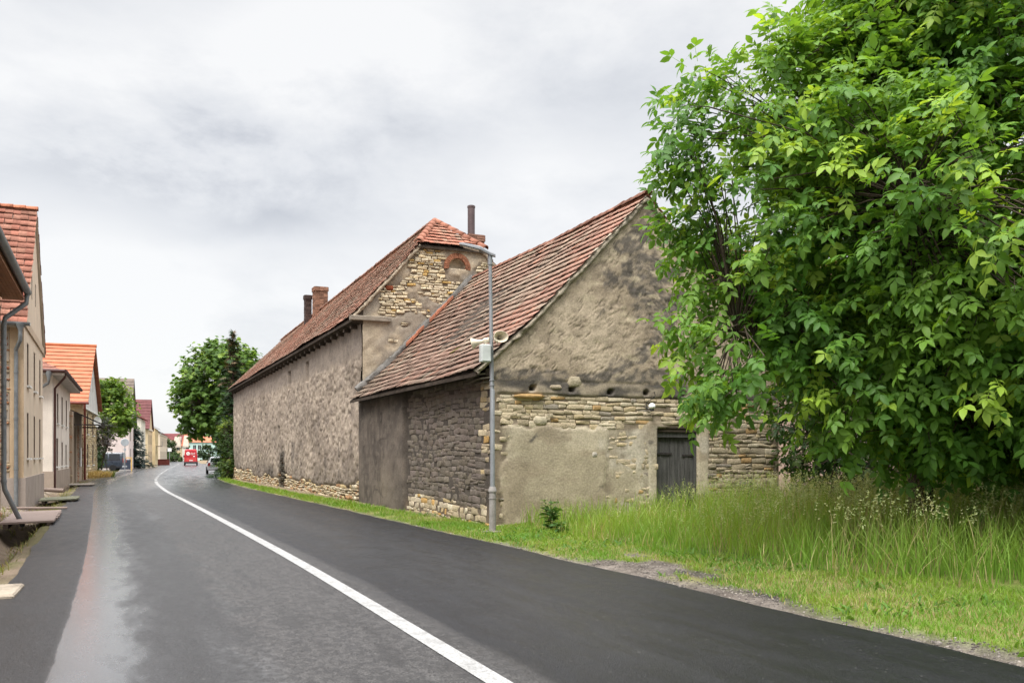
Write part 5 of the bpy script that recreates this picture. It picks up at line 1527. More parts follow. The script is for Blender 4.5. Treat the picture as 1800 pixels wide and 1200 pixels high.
# ---- houses further down the street, each a simple but complete volume
def row_house(name, label, loc, rz, W, Dp, E, Rz, wallc, roofc, holes, ridge='away', hip=0.0, bars=(1, 1), frame=None, rows=10, plinth=None, rowc=None, trim=None, stp=.04):
    """ridge 'away': ridge runs away from the street (gable to the street); 'along': eaves to the street"""
    r = empty(name, loc, rz, label, 'house')
    wm = plaster(name + '_plaster', wallc, stain=tuple(c * .8 for c in wallc)) if not isinstance(wallc, bpy.types.Material) else wallc
    mb = MB()
    if ridge == 'away':
        facade(mb, FS, 0, W, -.6, Rz, holes, (W / 2, Rz, E), .14)
        mb.add([(-Dp, 0, -.6), (-Dp, W, -.6), (-Dp, W, E), (-Dp, W / 2, Rz), (-Dp, 0, E)], [(0, 1, 2, 3, 4)])
        mb.add([(0, 0, -.6), (-Dp, 0, -.6), (-Dp, 0, E), (0, 0, E)], [(0, 1, 2, 3)]); mb.add([(0, W, -.6), (-Dp, W, -.6), (-Dp, W, E), (0, W, E)], [(3, 2, 1, 0)])
    else:
        facade(mb, FS, 0, W, -.6, E, holes, None, .14)
        for y, fl_ in ((0, False), (W, True)):
            f = (0, 1, 2, 3, 4)
            mb.add([(0, y, -.6), (-Dp, y, -.6), (-Dp, y, E), (-Dp / 2, y + (hip if y == 0 else -hip) * 0, Rz if hip == 0 else E + .01), (0, y, E)], [f[::-1] if fl_ else f])
        mb.add([(-Dp, 0, -.6), (-Dp, W, -.6), (-Dp, W, E), (-Dp, 0, E)], [(0, 1, 2, 3)])
    mb.build('wall', wm, r)
    rm = surf(name + '_roof', roofc, .8, .2, .2, 1.5, .12, 15, .3, 20)
    mb = MB(); e = .35
    if ridge == 'away':
        k = (Rz - E) / (W / 2)
        row_roof(mb, (.25, -e, E - e * k + .06), (-Dp - .2, -e, E - e * k + .06), (-Dp - .2, W / 2, Rz + .06), (.25 - hip, W / 2, Rz + .06), rows, 0, .07, stp)
        row_roof(mb, (-Dp - .2, W + e, E - e * k + .06), (.25, W + e, E - e * k + .06), (.25 - hip, W / 2, Rz + .06), (-Dp - .2, W / 2, Rz + .06), rows, 0, .07, stp)
    else:
        row_roof(mb, (e, -e, E), (e, W + e, E), (-Dp / 2, W + e - hip, Rz), (-Dp / 2, -e + hip, Rz), rows, 0, .07, stp)
        row_roof(mb, (-Dp - e, W + e, E), (-Dp - e, -e, E), (-Dp / 2, -e + hip, Rz), (-Dp / 2, W + e - hip, Rz), rows, 0, .07, stp)
        if hip:
            row_roof(mb, (-Dp - e, -e, E), (e, -e, E), (-Dp / 2, -e + hip, Rz), (-Dp / 2, -e + hip, Rz), rows, 0, .07, stp)
            row_roof(mb, (e, W + e, E), (-Dp - e, W + e, E), (-Dp / 2, W + e - hip, Rz), (-Dp / 2, W + e - hip, Rz), rows, 0, .07, stp)
    mb.build('roof', rm, r)
    for h in holes: window(r, FS, h, .14, frame or M['white'], M['glass'], bars, jamb_shade=M['jamb_shade'])
    if plinth:
        mb = MB(); mb.box(-Dp, .05, -.02, W + .02, -.7, .7); mb.build('plinth', plaster(name + '_plinth', plinth), r)
    if trim:
        mb = MB(); mb.box(.0, .12, 0, W, E - .35, E - .08); mb.build('cornice', plaster(name + '_trim', trim), r)
    return r
w4 = lambda ys, zs, w=1.0, h=1.5: [(y, y + w, z, z + h) for z in zs for y in ys]
pk = row_house('pink_house', 'pale pink house with steep dull brown roof behind the bushy street tree', (-44.2, 105, -.1), R(19), 11, 16, 5.4, 10.9, (.66, .56, .52), (.15, .12, .10), w4((2.5, 7.3), (1.0, 3.4)), 'away', rows=14)
wg = row_house('white_house', 'white house end with a plain gable facing up the street, beside the maroon roof', (-49.7, 122, -.1), R(19), 10, 12, 6.6, 9.2, (.70, .66, .56), (.26, .07, .06), w4((2, 6), (.9, 3.6)), 'along')
mr = row_house('maroon_roof_house', 'yellow house with big dark maroon roof', (-55.2, 138, -.1), R(18.5), 11.5, 14, 5.9, 10.4, (.58, .47, .30), (.115, .042, .042), w4((2, 5.2, 8.4), (.8, 3.4)), 'away', hip=0, trim=(.6, .55, .45))
yb = empty('yellow_house', (-59.6, 152, -.1), R(18.5), 'narrow two storey yellow house just past the maroon roofed one', 'house')
mb = MB(); hol = w4((1.2, 4.2, 7.2), (.8, 3.7), .9, 1.6); facade(mb, FS, 0, 10, -.6, 6.2, hol, None); mb.add([(0, 0, -.6), (-9, 0, -.6), (-9, 0, 6.2), (-4.5, 0, 8.8), (0, 0, 6.2)], [(0, 1, 2, 3, 4)]); mb.add([(0, 10, -.6), (-9, 10, -.6), (-9, 10, 6.2), (-4.5, 10, 8.8), (0, 10, 6.2)], [(4, 3, 2, 1, 0)])
mb.build('wall', plaster('ochre_yellow', (.60, .48, .28)), yb)
for h in hol: window(yb, FS, h, .14, M['white'], M['glass'], (1, 1))
mb = MB(); row_roof(mb, (.35, -.2, 6.2), (.35, 10.2, 6.2), (-4.5, 10.2, 8.9), (-4.5, -.2, 8.9), 8); row_roof(mb, (-9.35, 10.2, 6.2), (-9.35, -.2, 6.2), (-4.5, -.2, 8.9), (-4.5, 10.2, 8.9), 8); mb.build('roof', surf('brown_roof', (.16, .075, .05)), yb)
mb = MB(); mb.box(.02, .9, 3.4, 6.4, 3.2, 3.35); mb.box(.85, .9, 3.4, 6.4, 3.35, 4.1); mb.build('balcony', M['concrete'], yb)
cr = row_house('cream_house', 'long cream house with slate grey roof far down the street', (-66.5, 172, -.1), R(18.5), 30, 10, 5.9, 8.8, (.66, .56, .43), (.10, .10, .115), w4((2, 6, 10, 14, 18, 22, 26), (.9, 3.5), 1.1, 1.6), 'along', trim=(.7, .66, .58))
c0 = empty('corner_house', (-97, 262, -.1), R(18.5), 'small pale house end with reddish roof where the street bends out of sight', 'house')
mb = MB(); hol = w4((1.5, 5, 8.5), (.9, 3.3)); facade(mb, FS, 0, 12, -.6, 5.4, hol, None); mb.add([(0, 0, -.6), (-9, 0, -.6), (-9, 0, 5.4), (-4.5, 0, 8.6), (0, 0, 5.4)], [(0, 1, 2, 3, 4)]); mb.build('wall', plaster('pale_cream', (.62, .52, .42)), c0)
for h in hol: window(c0, FS, h, .14, M['white'], M['glass'], (1, 1))
mb = MB(); row_roof(mb, (.35, -.2, 5.4), (.35, 12.2, 5.4), (-4.5, 12.2, 8.7), (-4.5, -.2, 8.7), 8); row_roof(mb, (-9.35, 12.2, 5.4), (-9.35, -.2, 5.4), (-4.5, -.2, 8.7), (-4.5, 12.2, 8.7), 8); mb.build('roof', surf('dull_red_roof', (.24, .08, .06)), c0)

# houses closing the view: eaves towards us, so their street front is turned to the camera
def closing_house(name, label, x, y, W, E, Rz, wallc, roofc, nwin, dormer=None, hip=0.0, storeys=(.9, 3.3), Dp=9):
    r = row_house(name, label, (x, y, -.1), R(-90 + 6), W, Dp, E, Rz, wallc, roofc, w4([1.2 + (W - 2.4 - 1.0) * k / max(1, nwin - 1) for k in range(nwin)], storeys, 1.0, 1.5), 'along', hip=hip)
    if dormer:
        a, w_, h_, c = dormer
        mb = MB(); mb.add([(.36, a, E - .3), (.36, a + w_, E - .3), (.36, a + w_ * .72, E + h_), (.36, a + w_ * .28, E + h_), (-3.4, a, E - .3), (-3.4, a + w_, E - .3), (-3.4, a + w_ * .72, E + h_), (-3.4, a + w_ * .28, E + h_)],
                         [(0, 1, 2, 3), (7, 6, 5, 4), (0, 4, 5, 1), (1, 5, 6, 2), (2, 6, 7, 3), (3, 7, 4, 0)])
        mb.build('dormer', plaster(name + '_dormer', c), r)
    return r
closing_house('ochre_house', 'far ochre house with maroon roof and tall cream dormer, left of the red van', -117.5, 300, 14.5, 4.7, 9.0, (.50, .41, .27), (.15, .045, .045), 5, (5.5, 2.8, 3.2, (.68, .60, .50)))
closing_house('pale_dormer_house', 'far whitish house with orange brown roof and cream dormer, seen above the red van', -107.6, 297, 5.0, 4.7, 9.1, (.64, .58, .50), (.36, .13, .075), 2, (.2, 2.0, 3.4, (.70, .63, .53)))
closing_house('mint_house', 'far mint green house with low orange hipped roof', -103.6, 292, 8.0, 5.9, 8.0, (.50, .68, .63), (.50, .19, .11), 4, None, 3.0, (.8, 3.5))

# ---- farm building behind the walnut tree
fb = empty('farm_building', (22.1, 37.5, 0), ALPHA + R(90), 'low farm building with salmon tiled roof glimpsed behind the walnut leaves', 'building')
mb = MB(); hol = [(2, 3, 1.2, 2.4), (8, 9, 1.2, 2.4)]
fr_fb = ((0, 0, 0), (0, 1, 0), (-1, 0, 0))
facade(mb, fr_fb, -8, 16, -.3, 4.9, hol, None, .2)
mb.add([(0, 16, -.3), (9, 16, -.3), (9, 16, 4.9), (4.5, 16, 9.7), (0, 16, 4.9)], [(4, 3, 2, 1, 0)]); mb.add([(0, -8, -.3), (9, -8, -.3), (9, -8, 4.9), (4.5, -8, 9.7), (0, -8, 4.9)], [(0, 1, 2, 3, 4)]); mb.add([(9, -8, -.3), (9, 16, -.3), (9, 16, 4.9), (9, -8, 4.9)], [(0, 1, 2, 3)])
mb.build('wall', plaster('pinkish_wall', (.46, .33, .27)), fb)
for h in hol: window(fb, fr_fb, h, .2, M['oldwood'], M['glass'])
sl_ = math.hypot(4.9, 5.3); fcf = tile_cols((.42, .20, .13), (.3, .14, .09), (.4, .3, .2), 421, .3, .2, .8, .15)
t1 = tiles((-.4, -8.2, 4.5), (0, 1, 0), (4.9 / sl_, 0, 5.3 / sl_), .24, sl_ / 24, 102, 24, fcf, seed=421, lift=.055)
t2 = tiles((9.4, -8.2, 4.5), (0, 1, 0), (-4.9 / sl_, 0, 5.3 / sl_), .24, sl_ / 24, 102, 24, fcf, seed=422, lift=.055)
V, F, C = merge([t1, t2]); np_mesh('roof', V, F, M['tile'], fb, C)
# ================================================================== trees and plants
def leaflet(n=3, fold=.25, wid=.42):
    """one leaflet along +x, length 1: midrib plus two edges"""
    xs = np.linspace(0, 1, n + 2)
    w = np.sin(np.pi * xs ** 0.85) ** 0.75 * wid / 2; w[0] = 0; w[-1] = 0
    V = [(0, 0, 0)]
    F = []
    rows = []
    for i in range(1, n + 1):
        b = len(V); dz = -0.22 * xs[i] ** 2
        V += [(xs[i], -w[i], dz + fold * w[i]), (xs[i], 0, dz), (xs[i], w[i], dz + fold * w[i])]; rows.append(b)
    V.append((1.0, 0, -0.24)); tip = len(V) - 1
    T = []; Q = []
    b = rows[0]; T += [(0, b, b + 1), (0, b + 1, b + 2)]
    for a, b in zip(rows, rows[1:]): Q += [(a, b, b + 1, a + 1), (a + 1, b + 1, b + 2, a + 2)]
    a = rows[-1]; T += [(a, tip, a + 1), (a + 1, tip, a + 2)]
    return np.array(V, float), np.array(T), np.array(Q)

def compound(npairs, rng, size=.16, rach=.30, fold=.3):
    """pinnate leaf along +x: npairs of leaflets and a bigger end one"""
    LV, LT, LQ = leaflet(2, fold, .50)
    Vs = []; Ts = []; Qs = []; b = 0
    for i in range(npairs * 2 + 1):
        if i == npairs * 2:
            px, ang, sz = rach, 0.0, size * 1.15
        else:
            k = i // 2; sgn = 1 if i % 2 else -1
            px = rach * (.28 + .62 * k / max(1, npairs - 1)) if npairs > 1 else rach * .6
            ang = sgn * rng.uniform(.85, 1.2); sz = size * (.68 + .3 * k / max(1, npairs - 1)) * rng.uniform(.88, 1.1)
        roll = rng.normal(0, .25); pit = rng.normal(-.15, .2)
        v = LV * sz
        v = np.stack([v[:, 0], v[:, 1] * math.cos(roll) - v[:, 2] * math.sin(roll), v[:, 1] * math.sin(roll) + v[:, 2] * math.cos(roll)], 1)
        v = np.stack([v[:, 0] * math.cos(pit) - v[:, 2] * math.sin(pit), v[:, 1], v[:, 0] * math.sin(pit) + v[:, 2] * math.cos(pit)], 1)
        v = np.stack([v[:, 0] * math.cos(ang) - v[:, 1] * math.sin(ang), v[:, 0] * math.sin(ang) + v[:, 1] * math.cos(ang), v[:, 2]], 1)
        v[:, 0] += px; v[:, 2] -= .35 * px ** 2
        Vs.append(v); Ts.append(LT + b); Qs.append(LQ + b); b += len(v)
    # the leaf stalk
    st = np.array([(0, -.003, 0), (0, .003, 0), (rach * .55, .003, -.35 * (rach * .55) ** 2), (rach * .55, -.003, -.35 * (rach * .55) ** 2), (rach, .002, -.35 * rach ** 2), (rach, -.002, -.35 * rach ** 2)])
    Vs.append(st); Qs.append(np.array([(0, 1, 2, 3), (3, 2, 4, 5)]) + b)
    return np.concatenate(Vs), np.concatenate(Ts), np.concatenate(Qs)

def palmate(nf, rng, size=.2):
    LV, LT, LQ = leaflet(2, .25, .40)
    Vs = []; Ts = []; Qs = []; b = 0
    for i in range(nf):
        ang = (i - (nf - 1) / 2) * 2.1 / max(1, nf - 1) * 1.25; sz = size * (1 - .35 * abs(i - (nf - 1) / 2) / nf * 2)
        v = LV * sz; v[:, 2] -= .25 * v[:, 0]
        v = np.stack([v[:, 0] * math.cos(ang) - v[:, 1] * math.sin(ang), v[:, 0] * math.sin(ang) + v[:, 1] * math.cos(ang), v[:, 2]], 1)
        Vs.append(v); Ts.append(LT + b); Qs.append(LQ + b); b += len(v)
    return np.concatenate(Vs), np.concatenate(Ts), np.concatenate(Qs)

def place(protos, pos, dirv, up, scale, col, rg):
    """copies of the prototypes, +x along dirv, z as near up as possible"""
    n = len(pos); which = rg.integers(0, len(protos), n)
    d = dirv / np.linalg.norm(dirv, axis=1, keepdims=True)
    y = np.cross(up, d); y /= np.maximum(np.linalg.norm(y, axis=1, keepdims=True), 1e-6)
    z = np.cross(d, y)
    V = []; T = []; Q = []; C = []; b = 0
    for k, (pv, pt, pq) in enumerate(protos):
        m = which == k; c = m.sum()
        if not c: continue
        v = (pos[m][:, None] + scale[m][:, None, None] * (pv[None, :, 0, None] * d[m][:, None] + pv[None, :, 1, None] * y[m][:, None] + pv[None, :, 2, None] * z[m][:, None]))
        V.append(v.reshape(-1, 3))
        off = (np.arange(c) * len(pv))[:, None, None] + b
        if len(pt): T.append((off + pt[None]).reshape(-1, 3))
        if len(pq): Q.append((off + pq[None]).reshape(-1, 4))
        C.append(np.repeat(col[m][:, None], len(pv), 1).reshape(-1, 3)); b += c * len(pv)
    FF = ([np.concatenate(T)] if T else []) + ([np.concatenate(Q)] if Q else [])
    return np.concatenate(V), FF, np.concatenate(C)

def sample_crown(ells, n, rg, rmin=.72, zmin=-9, inner=.2):
    P = []; O = []
    vol = np.array([e[1][0] * e[1][1] + e[1][1] * e[1][2] + e[1][0] * e[1][2] for e in ells]); vol = vol / vol.sum()
    while len(P) < n:
        e = ells[rg.choice(len(ells), p=vol)]
        d = rg.normal(0, 1, 3); d /= np.linalg.norm(d)
        r = rg.uniform(rmin, 1.03) if rg.random() > inner else rg.uniform(.25, rmin)
        p = np.array(e[0]) + d * np.array(e[1]) * r
        if p[2] < zmin: continue
        # skip points deep inside another lobe
        if any(f is not e and np.sum(((p - np.array(f[0])) / np.array(f[1])) ** 2) < .30 for f in ells) and rg.random() < .8: continue
        P.append(p); nrm = d / np.array(e[1]); O.append(nrm / np.linalg.norm(nrm))
    return np.array(P), np.array(O)

def tree(name, label, loc, ells, nclus, perc, protos, leafcols, trunk_r, trunk_h, nlimb, seed, cat='tree', zmin=1.2, group=None, clus_r=.45, drop=.35, lean=(0, 0), twig_r=.012, mat='leaf', rmin=.72, inner=.2, clump=(.9, .38, .6), extra=None, scale=(.8, 1.2), stems=1):
    """ells in world coordinates"""
    rg = np.random.default_rng(seed); rr = random.Random(seed)
    loc = np.array(loc, float)
    root = empty(name, tuple(loc), 0, label, cat, group)
    P, O = sample_crown(ells, int(nclus * 1.6), rg, rmin, zmin, inner)
    if clump:
        f = fbm(P[:, 0] * clump[0] + P[:, 2] * .6 * clump[0], P[:, 1] * clump[0] - P[:, 2] * .7 * clump[0], seed, 3)
        k = rg.random(len(P)) < sstep(clump[1], clump[2], f) * .85 + .15
        P, O = P[k], O[k]
    P, O = P[:nclus], O[:nclus]
    if extra is not None:
        eP = np.array([e[0] for e in extra], float); eO = np.array([e[1] for e in extra], float)
        P = np.concatenate([P, eP]); O = np.concatenate([O, eO])
    P = P - loc
    # trunk and limbs
    top = np.array([lean[0], lean[1], trunk_h])
    mb = MB()
    for k in range(stems):
        a = 2 * math.pi * k / stems + rr.uniform(0, 1); r0 = 0 if stems == 1 else .35
        b0 = np.array([math.cos(a) * r0, math.sin(a) * r0, -.25])
        rad = trunk_r if stems == 1 else trunk_r * rr.uniform(.7, 1)
        pts = []; rads = []
        for i in range(7):
            t = i / 6
            pts.append(tuple(b0 * (1 - t) + top * t + np.array([rr.uniform(-.04, .04), rr.uniform(-.04, .04), 0]) * trunk_h * .25 * (0 < i < 6))); rads.append(rad * (1.35 - .25 * min(1, t * 4) - .35 * t))
        mb.tube(pts, rads, 10)
    tr = mb.build('trunk', M['bark'], root, smooth=True)
    nodes_ = [top]
    mb = MB()
    # limbs aim at spread-out cluster positions
    cand = P[rg.choice(len(P), min(len(P), 200), replace=False)]
    aims = [cand[0]]
    for _ in range(nlimb - 1):
        dmin = np.min([np.linalg.norm(cand - a, axis=1) for a in aims], axis=0); aims.append(cand[int(np.argmax(dmin))])
    for a in aims:
        st = top * rr.uniform(.75, 1.0)
        mid = st * .5 + a * .5 + np.array([0, 0, .12 * np.linalg.norm(a - st)]) + rg.normal(0, .15, 3)
        pts = []; L = np.linalg.norm(a - st)
        for i in range(9):
            t = i / 8; q = (1 - t) ** 2 * st + 2 * t * (1 - t) * mid + t * t * (st + (a - st) * .88)
            q = q + rg.normal(0, .03 * L / 4, 3) * (0 < i < 8)
            pts.append(tuple(q)); nodes_.append(q)
        rl = trunk_r * rr.uniform(.32, .55)
        mb.tube(pts, [rl * (1 - .82 * i / 8) + .01 for i in range(9)], 7)
    NP = np.array(nodes_)
    for p, o in zip(P, O):
        d = np.linalg.norm(NP - p, axis=1); q = NP[int(np.argmin(d + rg.uniform(0, .4, len(d))))]
        if np.linalg.norm(p - q) < .15: continue
        m_ = (p + q) / 2 + np.array([0, 0, .10]) * np.linalg.norm(p - q) + rg.normal(0, .05, 3)
        mb.tube([tuple(q), tuple(m_), tuple(p), tuple(p + o * clus_r * .8 + np.array([0, 0, -.1 * clus_r]))], [twig_r * 1.4, twig_r * 1.2, twig_r, twig_r * .4], 4, cap=False)
    mb.build('limbs', M['bark'], tr, smooth=True)
    # leaves
    n = len(P)
    K = perc
    pos = np.repeat(P, K, 0); o = np.repeat(O, K, 0); N_ = len(pos)
    t = rg.uniform(-.5, 1.0, N_)[:, None]
    pos = pos + o * t * clus_r + rg.normal(0, clus_r * .30, (N_, 3))
    az = rg.normal(0, 1, (N_, 3)); az -= o * np.sum(az * o, 1, keepdims=True) * .5
    dirv = o * .7 + az * .65; dirv[:, 2] -= drop * rg.uniform(.3, 1.6, N_)
    up = np.repeat(np.array([[0, 0, 1.0]]), N_, 0) + rg.normal(0, .32, (N_, 3)) + o * .35
    lc = np.array(leafcols)
    tone = np.repeat(fbm(P[:, 0] * 1.1 + P[:, 1] * .5, P[:, 2] * 1.1, seed + 5, 3), K)
    w = (sstep(.32, .70, tone) * .7 + rg.uniform(-.2, .45, N_)).clip(0, 1)
    col = mixc(lc[0], lc[1], w)
    young = rg.random(N_) < np.repeat((rg.random(n) < .13) * .75 + .02, K)
    col[young] = lc[2] * rg.uniform(.85, 1.15, (young.sum(), 1))
    col *= rg.uniform(.85, 1.15, (N_, 1))
    V, F, C = place(protos, pos, dirv, up, rg.uniform(scale[0], scale[1], N_), col, rg)
    cr = np_mesh('crown', V, F, M[mat], root, C, smooth=True)
    return root

rgp = np.random.default_rng(77)
WAL = [compound(int(k), rgp, .150, .27) for k in (3, 2, 2, 3, 3)]
WCOL = [(.078, .190, .030), (.165, .300, .042), (.28, .42, .055)]
walnut_ells = [((8.35, 14.6, 6.4), (3.8, 4.0, 4.9)), ((4.95, 13.6, 5.2), (2.1, 2.1, 2.0)), ((5.7, 13.4, 3.25), (1.75, 1.9, 1.65)), ((4.5, 13.6, 6.7), (1.1, 1.2, .9)), ((4.25, 13.2, 3.9), (.85, .9, 1.0)), ((6.2, 13.6, 7.9), (1.2, 1.3, 1.2)), ((8.2, 12.6, 2.9), (3.2, 2.3, 1.6)),
               ((6.7, 11.9, 4.6), (2.2, 2.0, 2.0)), ((5.6, 14.4, 7.0), (1.4, 1.5, 1.3)), ((7.3, 13.2, 8.6), (1.8, 1.9, 1.6)), ((10.5, 13.5, 5.0), (2.6, 2.8, 3.2)), ((7.0, 12.8, 2.5), (1.5, 1.5, .9))]
# loose sprays that break the outline towards the barn
ext = []
for (px, py, Yd, dx, dz) in ((1160, 200, 13.6, -1, .15), (1150, 300, 13.4, -1, -.1), (1190, 165, 13.6, -.9, .4), (1325, 90, 13.5, -.2, 1), (1300, 130, 13.6, -.4, .8), (1350, 110, 13.6, 0, 1), (1170, 230, 13.4, -1, 0), (1150, 275, 13.2, -1, -.1),
                             (1185, 420, 13.2, -1, -.4), (1165, 560, 13, -.9, -.5), (1200, 600, 12.9, -.9, -.6), (1175, 380, 13.3, -1, -.2), (1215, 690, 12.6, -.9, -.5), (1225, 700, 12.5, -.7, -.4),
                             (1465, 40, 13.4, -.7, .7), (1440, 75, 13.4, -.8, .6), (1480, 5, 13.5, -.5, .9), (1420, 110, 13.5, -.7, .7), (1230, 150, 13.7, -.6, .7), (1250, 640, 12.5, -.7, -.5), (1210, 660, 12.5, -.9, -.4), (1195, 500, 13.0, -1, -.3)):
    px += 58
    for j in range(4):
        ext.append((((px - 900) / 1600 * Yd + rgp.normal(0, .10), Yd + rgp.normal(0, .3), 1.6 + (800 - py) / 1600 * Yd + rgp.normal(0, .10)), (dx, rgp.normal(-.2, .4), dz)))
tree('walnut_tree', 'big walnut tree with bright green leaves overhanging the tall grass', (6.75, 15.0, .15), walnut_ells, 3000, 9, WAL, WCOL, .20, 2.6, 15, 501, zmin=1.45, extra=ext, clus_r=.40, drop=.45, twig_r=.008, clump=(.9, .30, .55))

# darker undergrowth trees behind it
SIM = [compound(2, rgp, .13, .2) for _ in range(3)]
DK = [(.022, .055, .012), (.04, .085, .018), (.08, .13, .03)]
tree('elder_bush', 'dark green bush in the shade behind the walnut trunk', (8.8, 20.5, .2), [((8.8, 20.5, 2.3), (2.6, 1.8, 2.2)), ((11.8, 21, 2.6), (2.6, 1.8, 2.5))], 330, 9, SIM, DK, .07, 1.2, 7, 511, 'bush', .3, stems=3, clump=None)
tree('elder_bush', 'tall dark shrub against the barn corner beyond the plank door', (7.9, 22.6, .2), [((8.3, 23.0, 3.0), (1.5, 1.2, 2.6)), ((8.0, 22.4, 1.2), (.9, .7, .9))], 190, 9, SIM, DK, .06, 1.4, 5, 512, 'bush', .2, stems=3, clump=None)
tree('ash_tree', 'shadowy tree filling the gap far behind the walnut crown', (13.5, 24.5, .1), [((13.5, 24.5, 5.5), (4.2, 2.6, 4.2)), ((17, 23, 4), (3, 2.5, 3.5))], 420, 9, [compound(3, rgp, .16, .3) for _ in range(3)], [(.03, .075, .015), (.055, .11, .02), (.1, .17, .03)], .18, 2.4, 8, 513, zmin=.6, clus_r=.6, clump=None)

# ---- trees by the road beyond the barn
CHE = [palmate(7, rgp, .30) for _ in range(3)]
CC = [(.075, .15, .03), (.14, .25, .045), (.22, .33, .055)]
tree('chestnut_tree', 'round leafy chestnut tree standing past the far end of the barn', (-23.4, 75.5, 0), [((-24.4, 75.5, 7.2), (3.1, 3.0, 3.7)), ((-25.6, 74.5, 5.4), (2.0, 2.1, 2.1)), ((-23.0, 74.8, 8.3), (2.2, 2.2, 2.4)), ((-23.0, 74, 3.9), (1.3, 1.6, 1.8))], 800, 9, CHE, CC, .25, 2.6, 11, 521, zmin=2.9, lean=(-.8, 0), clus_r=.55, twig_r=.018, clump=(.5, .36, .58))
LIN = [palmate(5, rgp, .24) for _ in range(3)]
tree('street_tree', 'bright green street tree between the orange roof and the pink house', (-39.6, 86.5, 0), [((-36.9, 84, 6.0), (1.6, 1.8, 2.4)), ((-36.0, 83.5, 5.0), (1.3, 1.5, 1.1)), ((-37.2, 83.5, 7.2), (1.1, 1.2, 1.2))], 430, 9, LIN, [(.085, .16, .022), (.16, .27, .033), (.26, .36, .05)], .14, 3.2, 8, 531, lean=(2.2, -2.0), zmin=3.4, clus_r=.5, twig_r=.016, clump=(.6, .36, .58))

def conifer(name, label, loc, h, r, cols, seed, n, bare=0.0, top=0.0, cat='conifer'):
    rg = np.random.default_rng(seed)
    root = empty(name, loc, 0, label, cat)
    mb = MB(); mb.tube([(0, 0, -.1), (.03, .02, h * .5), (0, 0, h)], [.16, .10, .015], 7)
    tr = mb.build('trunk', M['bark'], root, smooth=True)
    pos = []; dr = []; sc = []
    bmb = MB()
    for k in range(n):
        t = rg.uniform(.03, 1.0) ** 1.1; z = h * t
        rad = r * (1 - t) ** .75 * rg.uniform(.55, 1.1) + .12
        if t > 1 - top: rad *= .55
        a = rg.uniform(0, 2 * np.pi)
        d = np.array([math.cos(a), math.sin(a), rg.uniform(-.35, .12) if t < .85 else rg.uniform(.2, .8)])
        bmb.tube([(0, 0, z), tuple(np.array([0, 0, z]) + d * rad)], [.025, .008], 4, cap=False)
        m_ = max(2, int(rad / .16))
        if rg.random() < bare * t: m_ = max(1, m_ // 3)
        for q in range(m_):
            u = (q + rg.uniform(.3, 1)) / m_
            pos.append(np.array([0, 0, z]) + d * rad * u + rg.normal(0, .06, 3)); e = d + rg.normal(0, .55, 3); e[2] -= .15; dr.append(e); sc.append(rg.uniform(.7, 1.25))
    bmb.build('branches', M['bark'], tr)
    pos = np.array(pos); dr = np.array(dr); n2 = len(pos)
    # a spray of flat needle twigs
    V = []; Q = []
    for k in range(7):
        a = (k - 3) * .42; L = .34 - .03 * abs(k - 3)
        b = len(V); c, s_ = math.cos(a), math.sin(a); x0 = .04 * (3 - abs(k - 3))
        V += [(x0, 0, 0), (x0 + c * L * .5 - s_ * .035, s_ * L * .5 + c * .035, -.02), (x0 + c * L, s_ * L, -.07), (x0 + c * L * .5 + s_ * .035, s_ * L * .5 - c * .035, -.02)]
        Q.append((b, b + 1, b + 2, b + 3))
    pr = [(np.array(V), np.zeros((0, 3), int), np.array(Q))]
    cl = mixc(cols[0], cols[1], rg.random(n2))
    if len(cols) > 2:
        m_ = rg.random(n2) < .35 * sstep(.55, .8, pos[:, 2] / h); cl[m_] = cols[2]
    V, F, C = place(pr, pos, dr, np.repeat([[0, 0, 1.]], n2, 0) + rg.normal(0, .3, (n2, 3)), np.array(sc), cl, rg)
    np_mesh('crown', V, F, M['needle'], root, C)
    return root
conifer('spruce_tree', 'dark spruce with a thin brownish tip between the chestnut and the barn', (-20.3, 66.2, 0), 10.4, 1.5, [(.022, .045, .018), (.035, .07, .025), (.12, .085, .045)], 541, 420, .8, .12)
conifer('blue_spruce', 'small blue grey spruce by the white house end', (-47.4, 113.5, 0), 6.6, 2.4, [(.03, .055, .05), (.055, .085, .075)], 542, 300)
OV = [palmate(5, rgp, .15) for _ in range(3)]
tree('roadside_bush', 'yellowish green bush hugging the far corner of the barn', (-19.4, 62.2, 0), [((-19.4, 62.2, 1.6), (.42, .8, 1.7)), ((-19.5, 62.4, 3.0), (.42, .8, 1.2)), ((-19.0, 61.2, .9), (.30, .5, .9))], 150, 9, OV, [(.035, .075, .015), (.08, .135, .025), (.15, .2, .03)], .05, .8, 5, 551, 'bush', .1, stems=3, clus_r=.3, clump=None)
tree('roadside_bush', 'dark bush beside the parked white car', (-20.3, 66.5, 0), [((-20.3, 66.5, 1.7), (.75, 1.2, 1.9)), ((-20.5, 68.6, 1.3), (.8, 1.1, 1.5)), ((-19.9, 65, 2.6), (.7, 1.0, 1.9))], 330, 9, OV, [(.018, .045, .012), (.04, .075, .018), (.09, .13, .025)], .05, .8, 6, 552, 'bush', .1, stems=3, clus_r=.35, clump=None)
tree('hedge_shrub', 'leafy shrub between the orange roof house and the dark blue van', (-34.6, 75.0, 0), [((-34.8, 75.5, 1.9), (.75, 1.4, 1.9)), ((-34.2, 74.3, .8), (.6, .8, .8))], 180, 9, OV, [(.025, .06, .015), (.06, .115, .022), (.11, .17, .03)], .05, 1.0, 5, 553, 'shrub', .1, stems=3, clus_r=.35, clump=None)
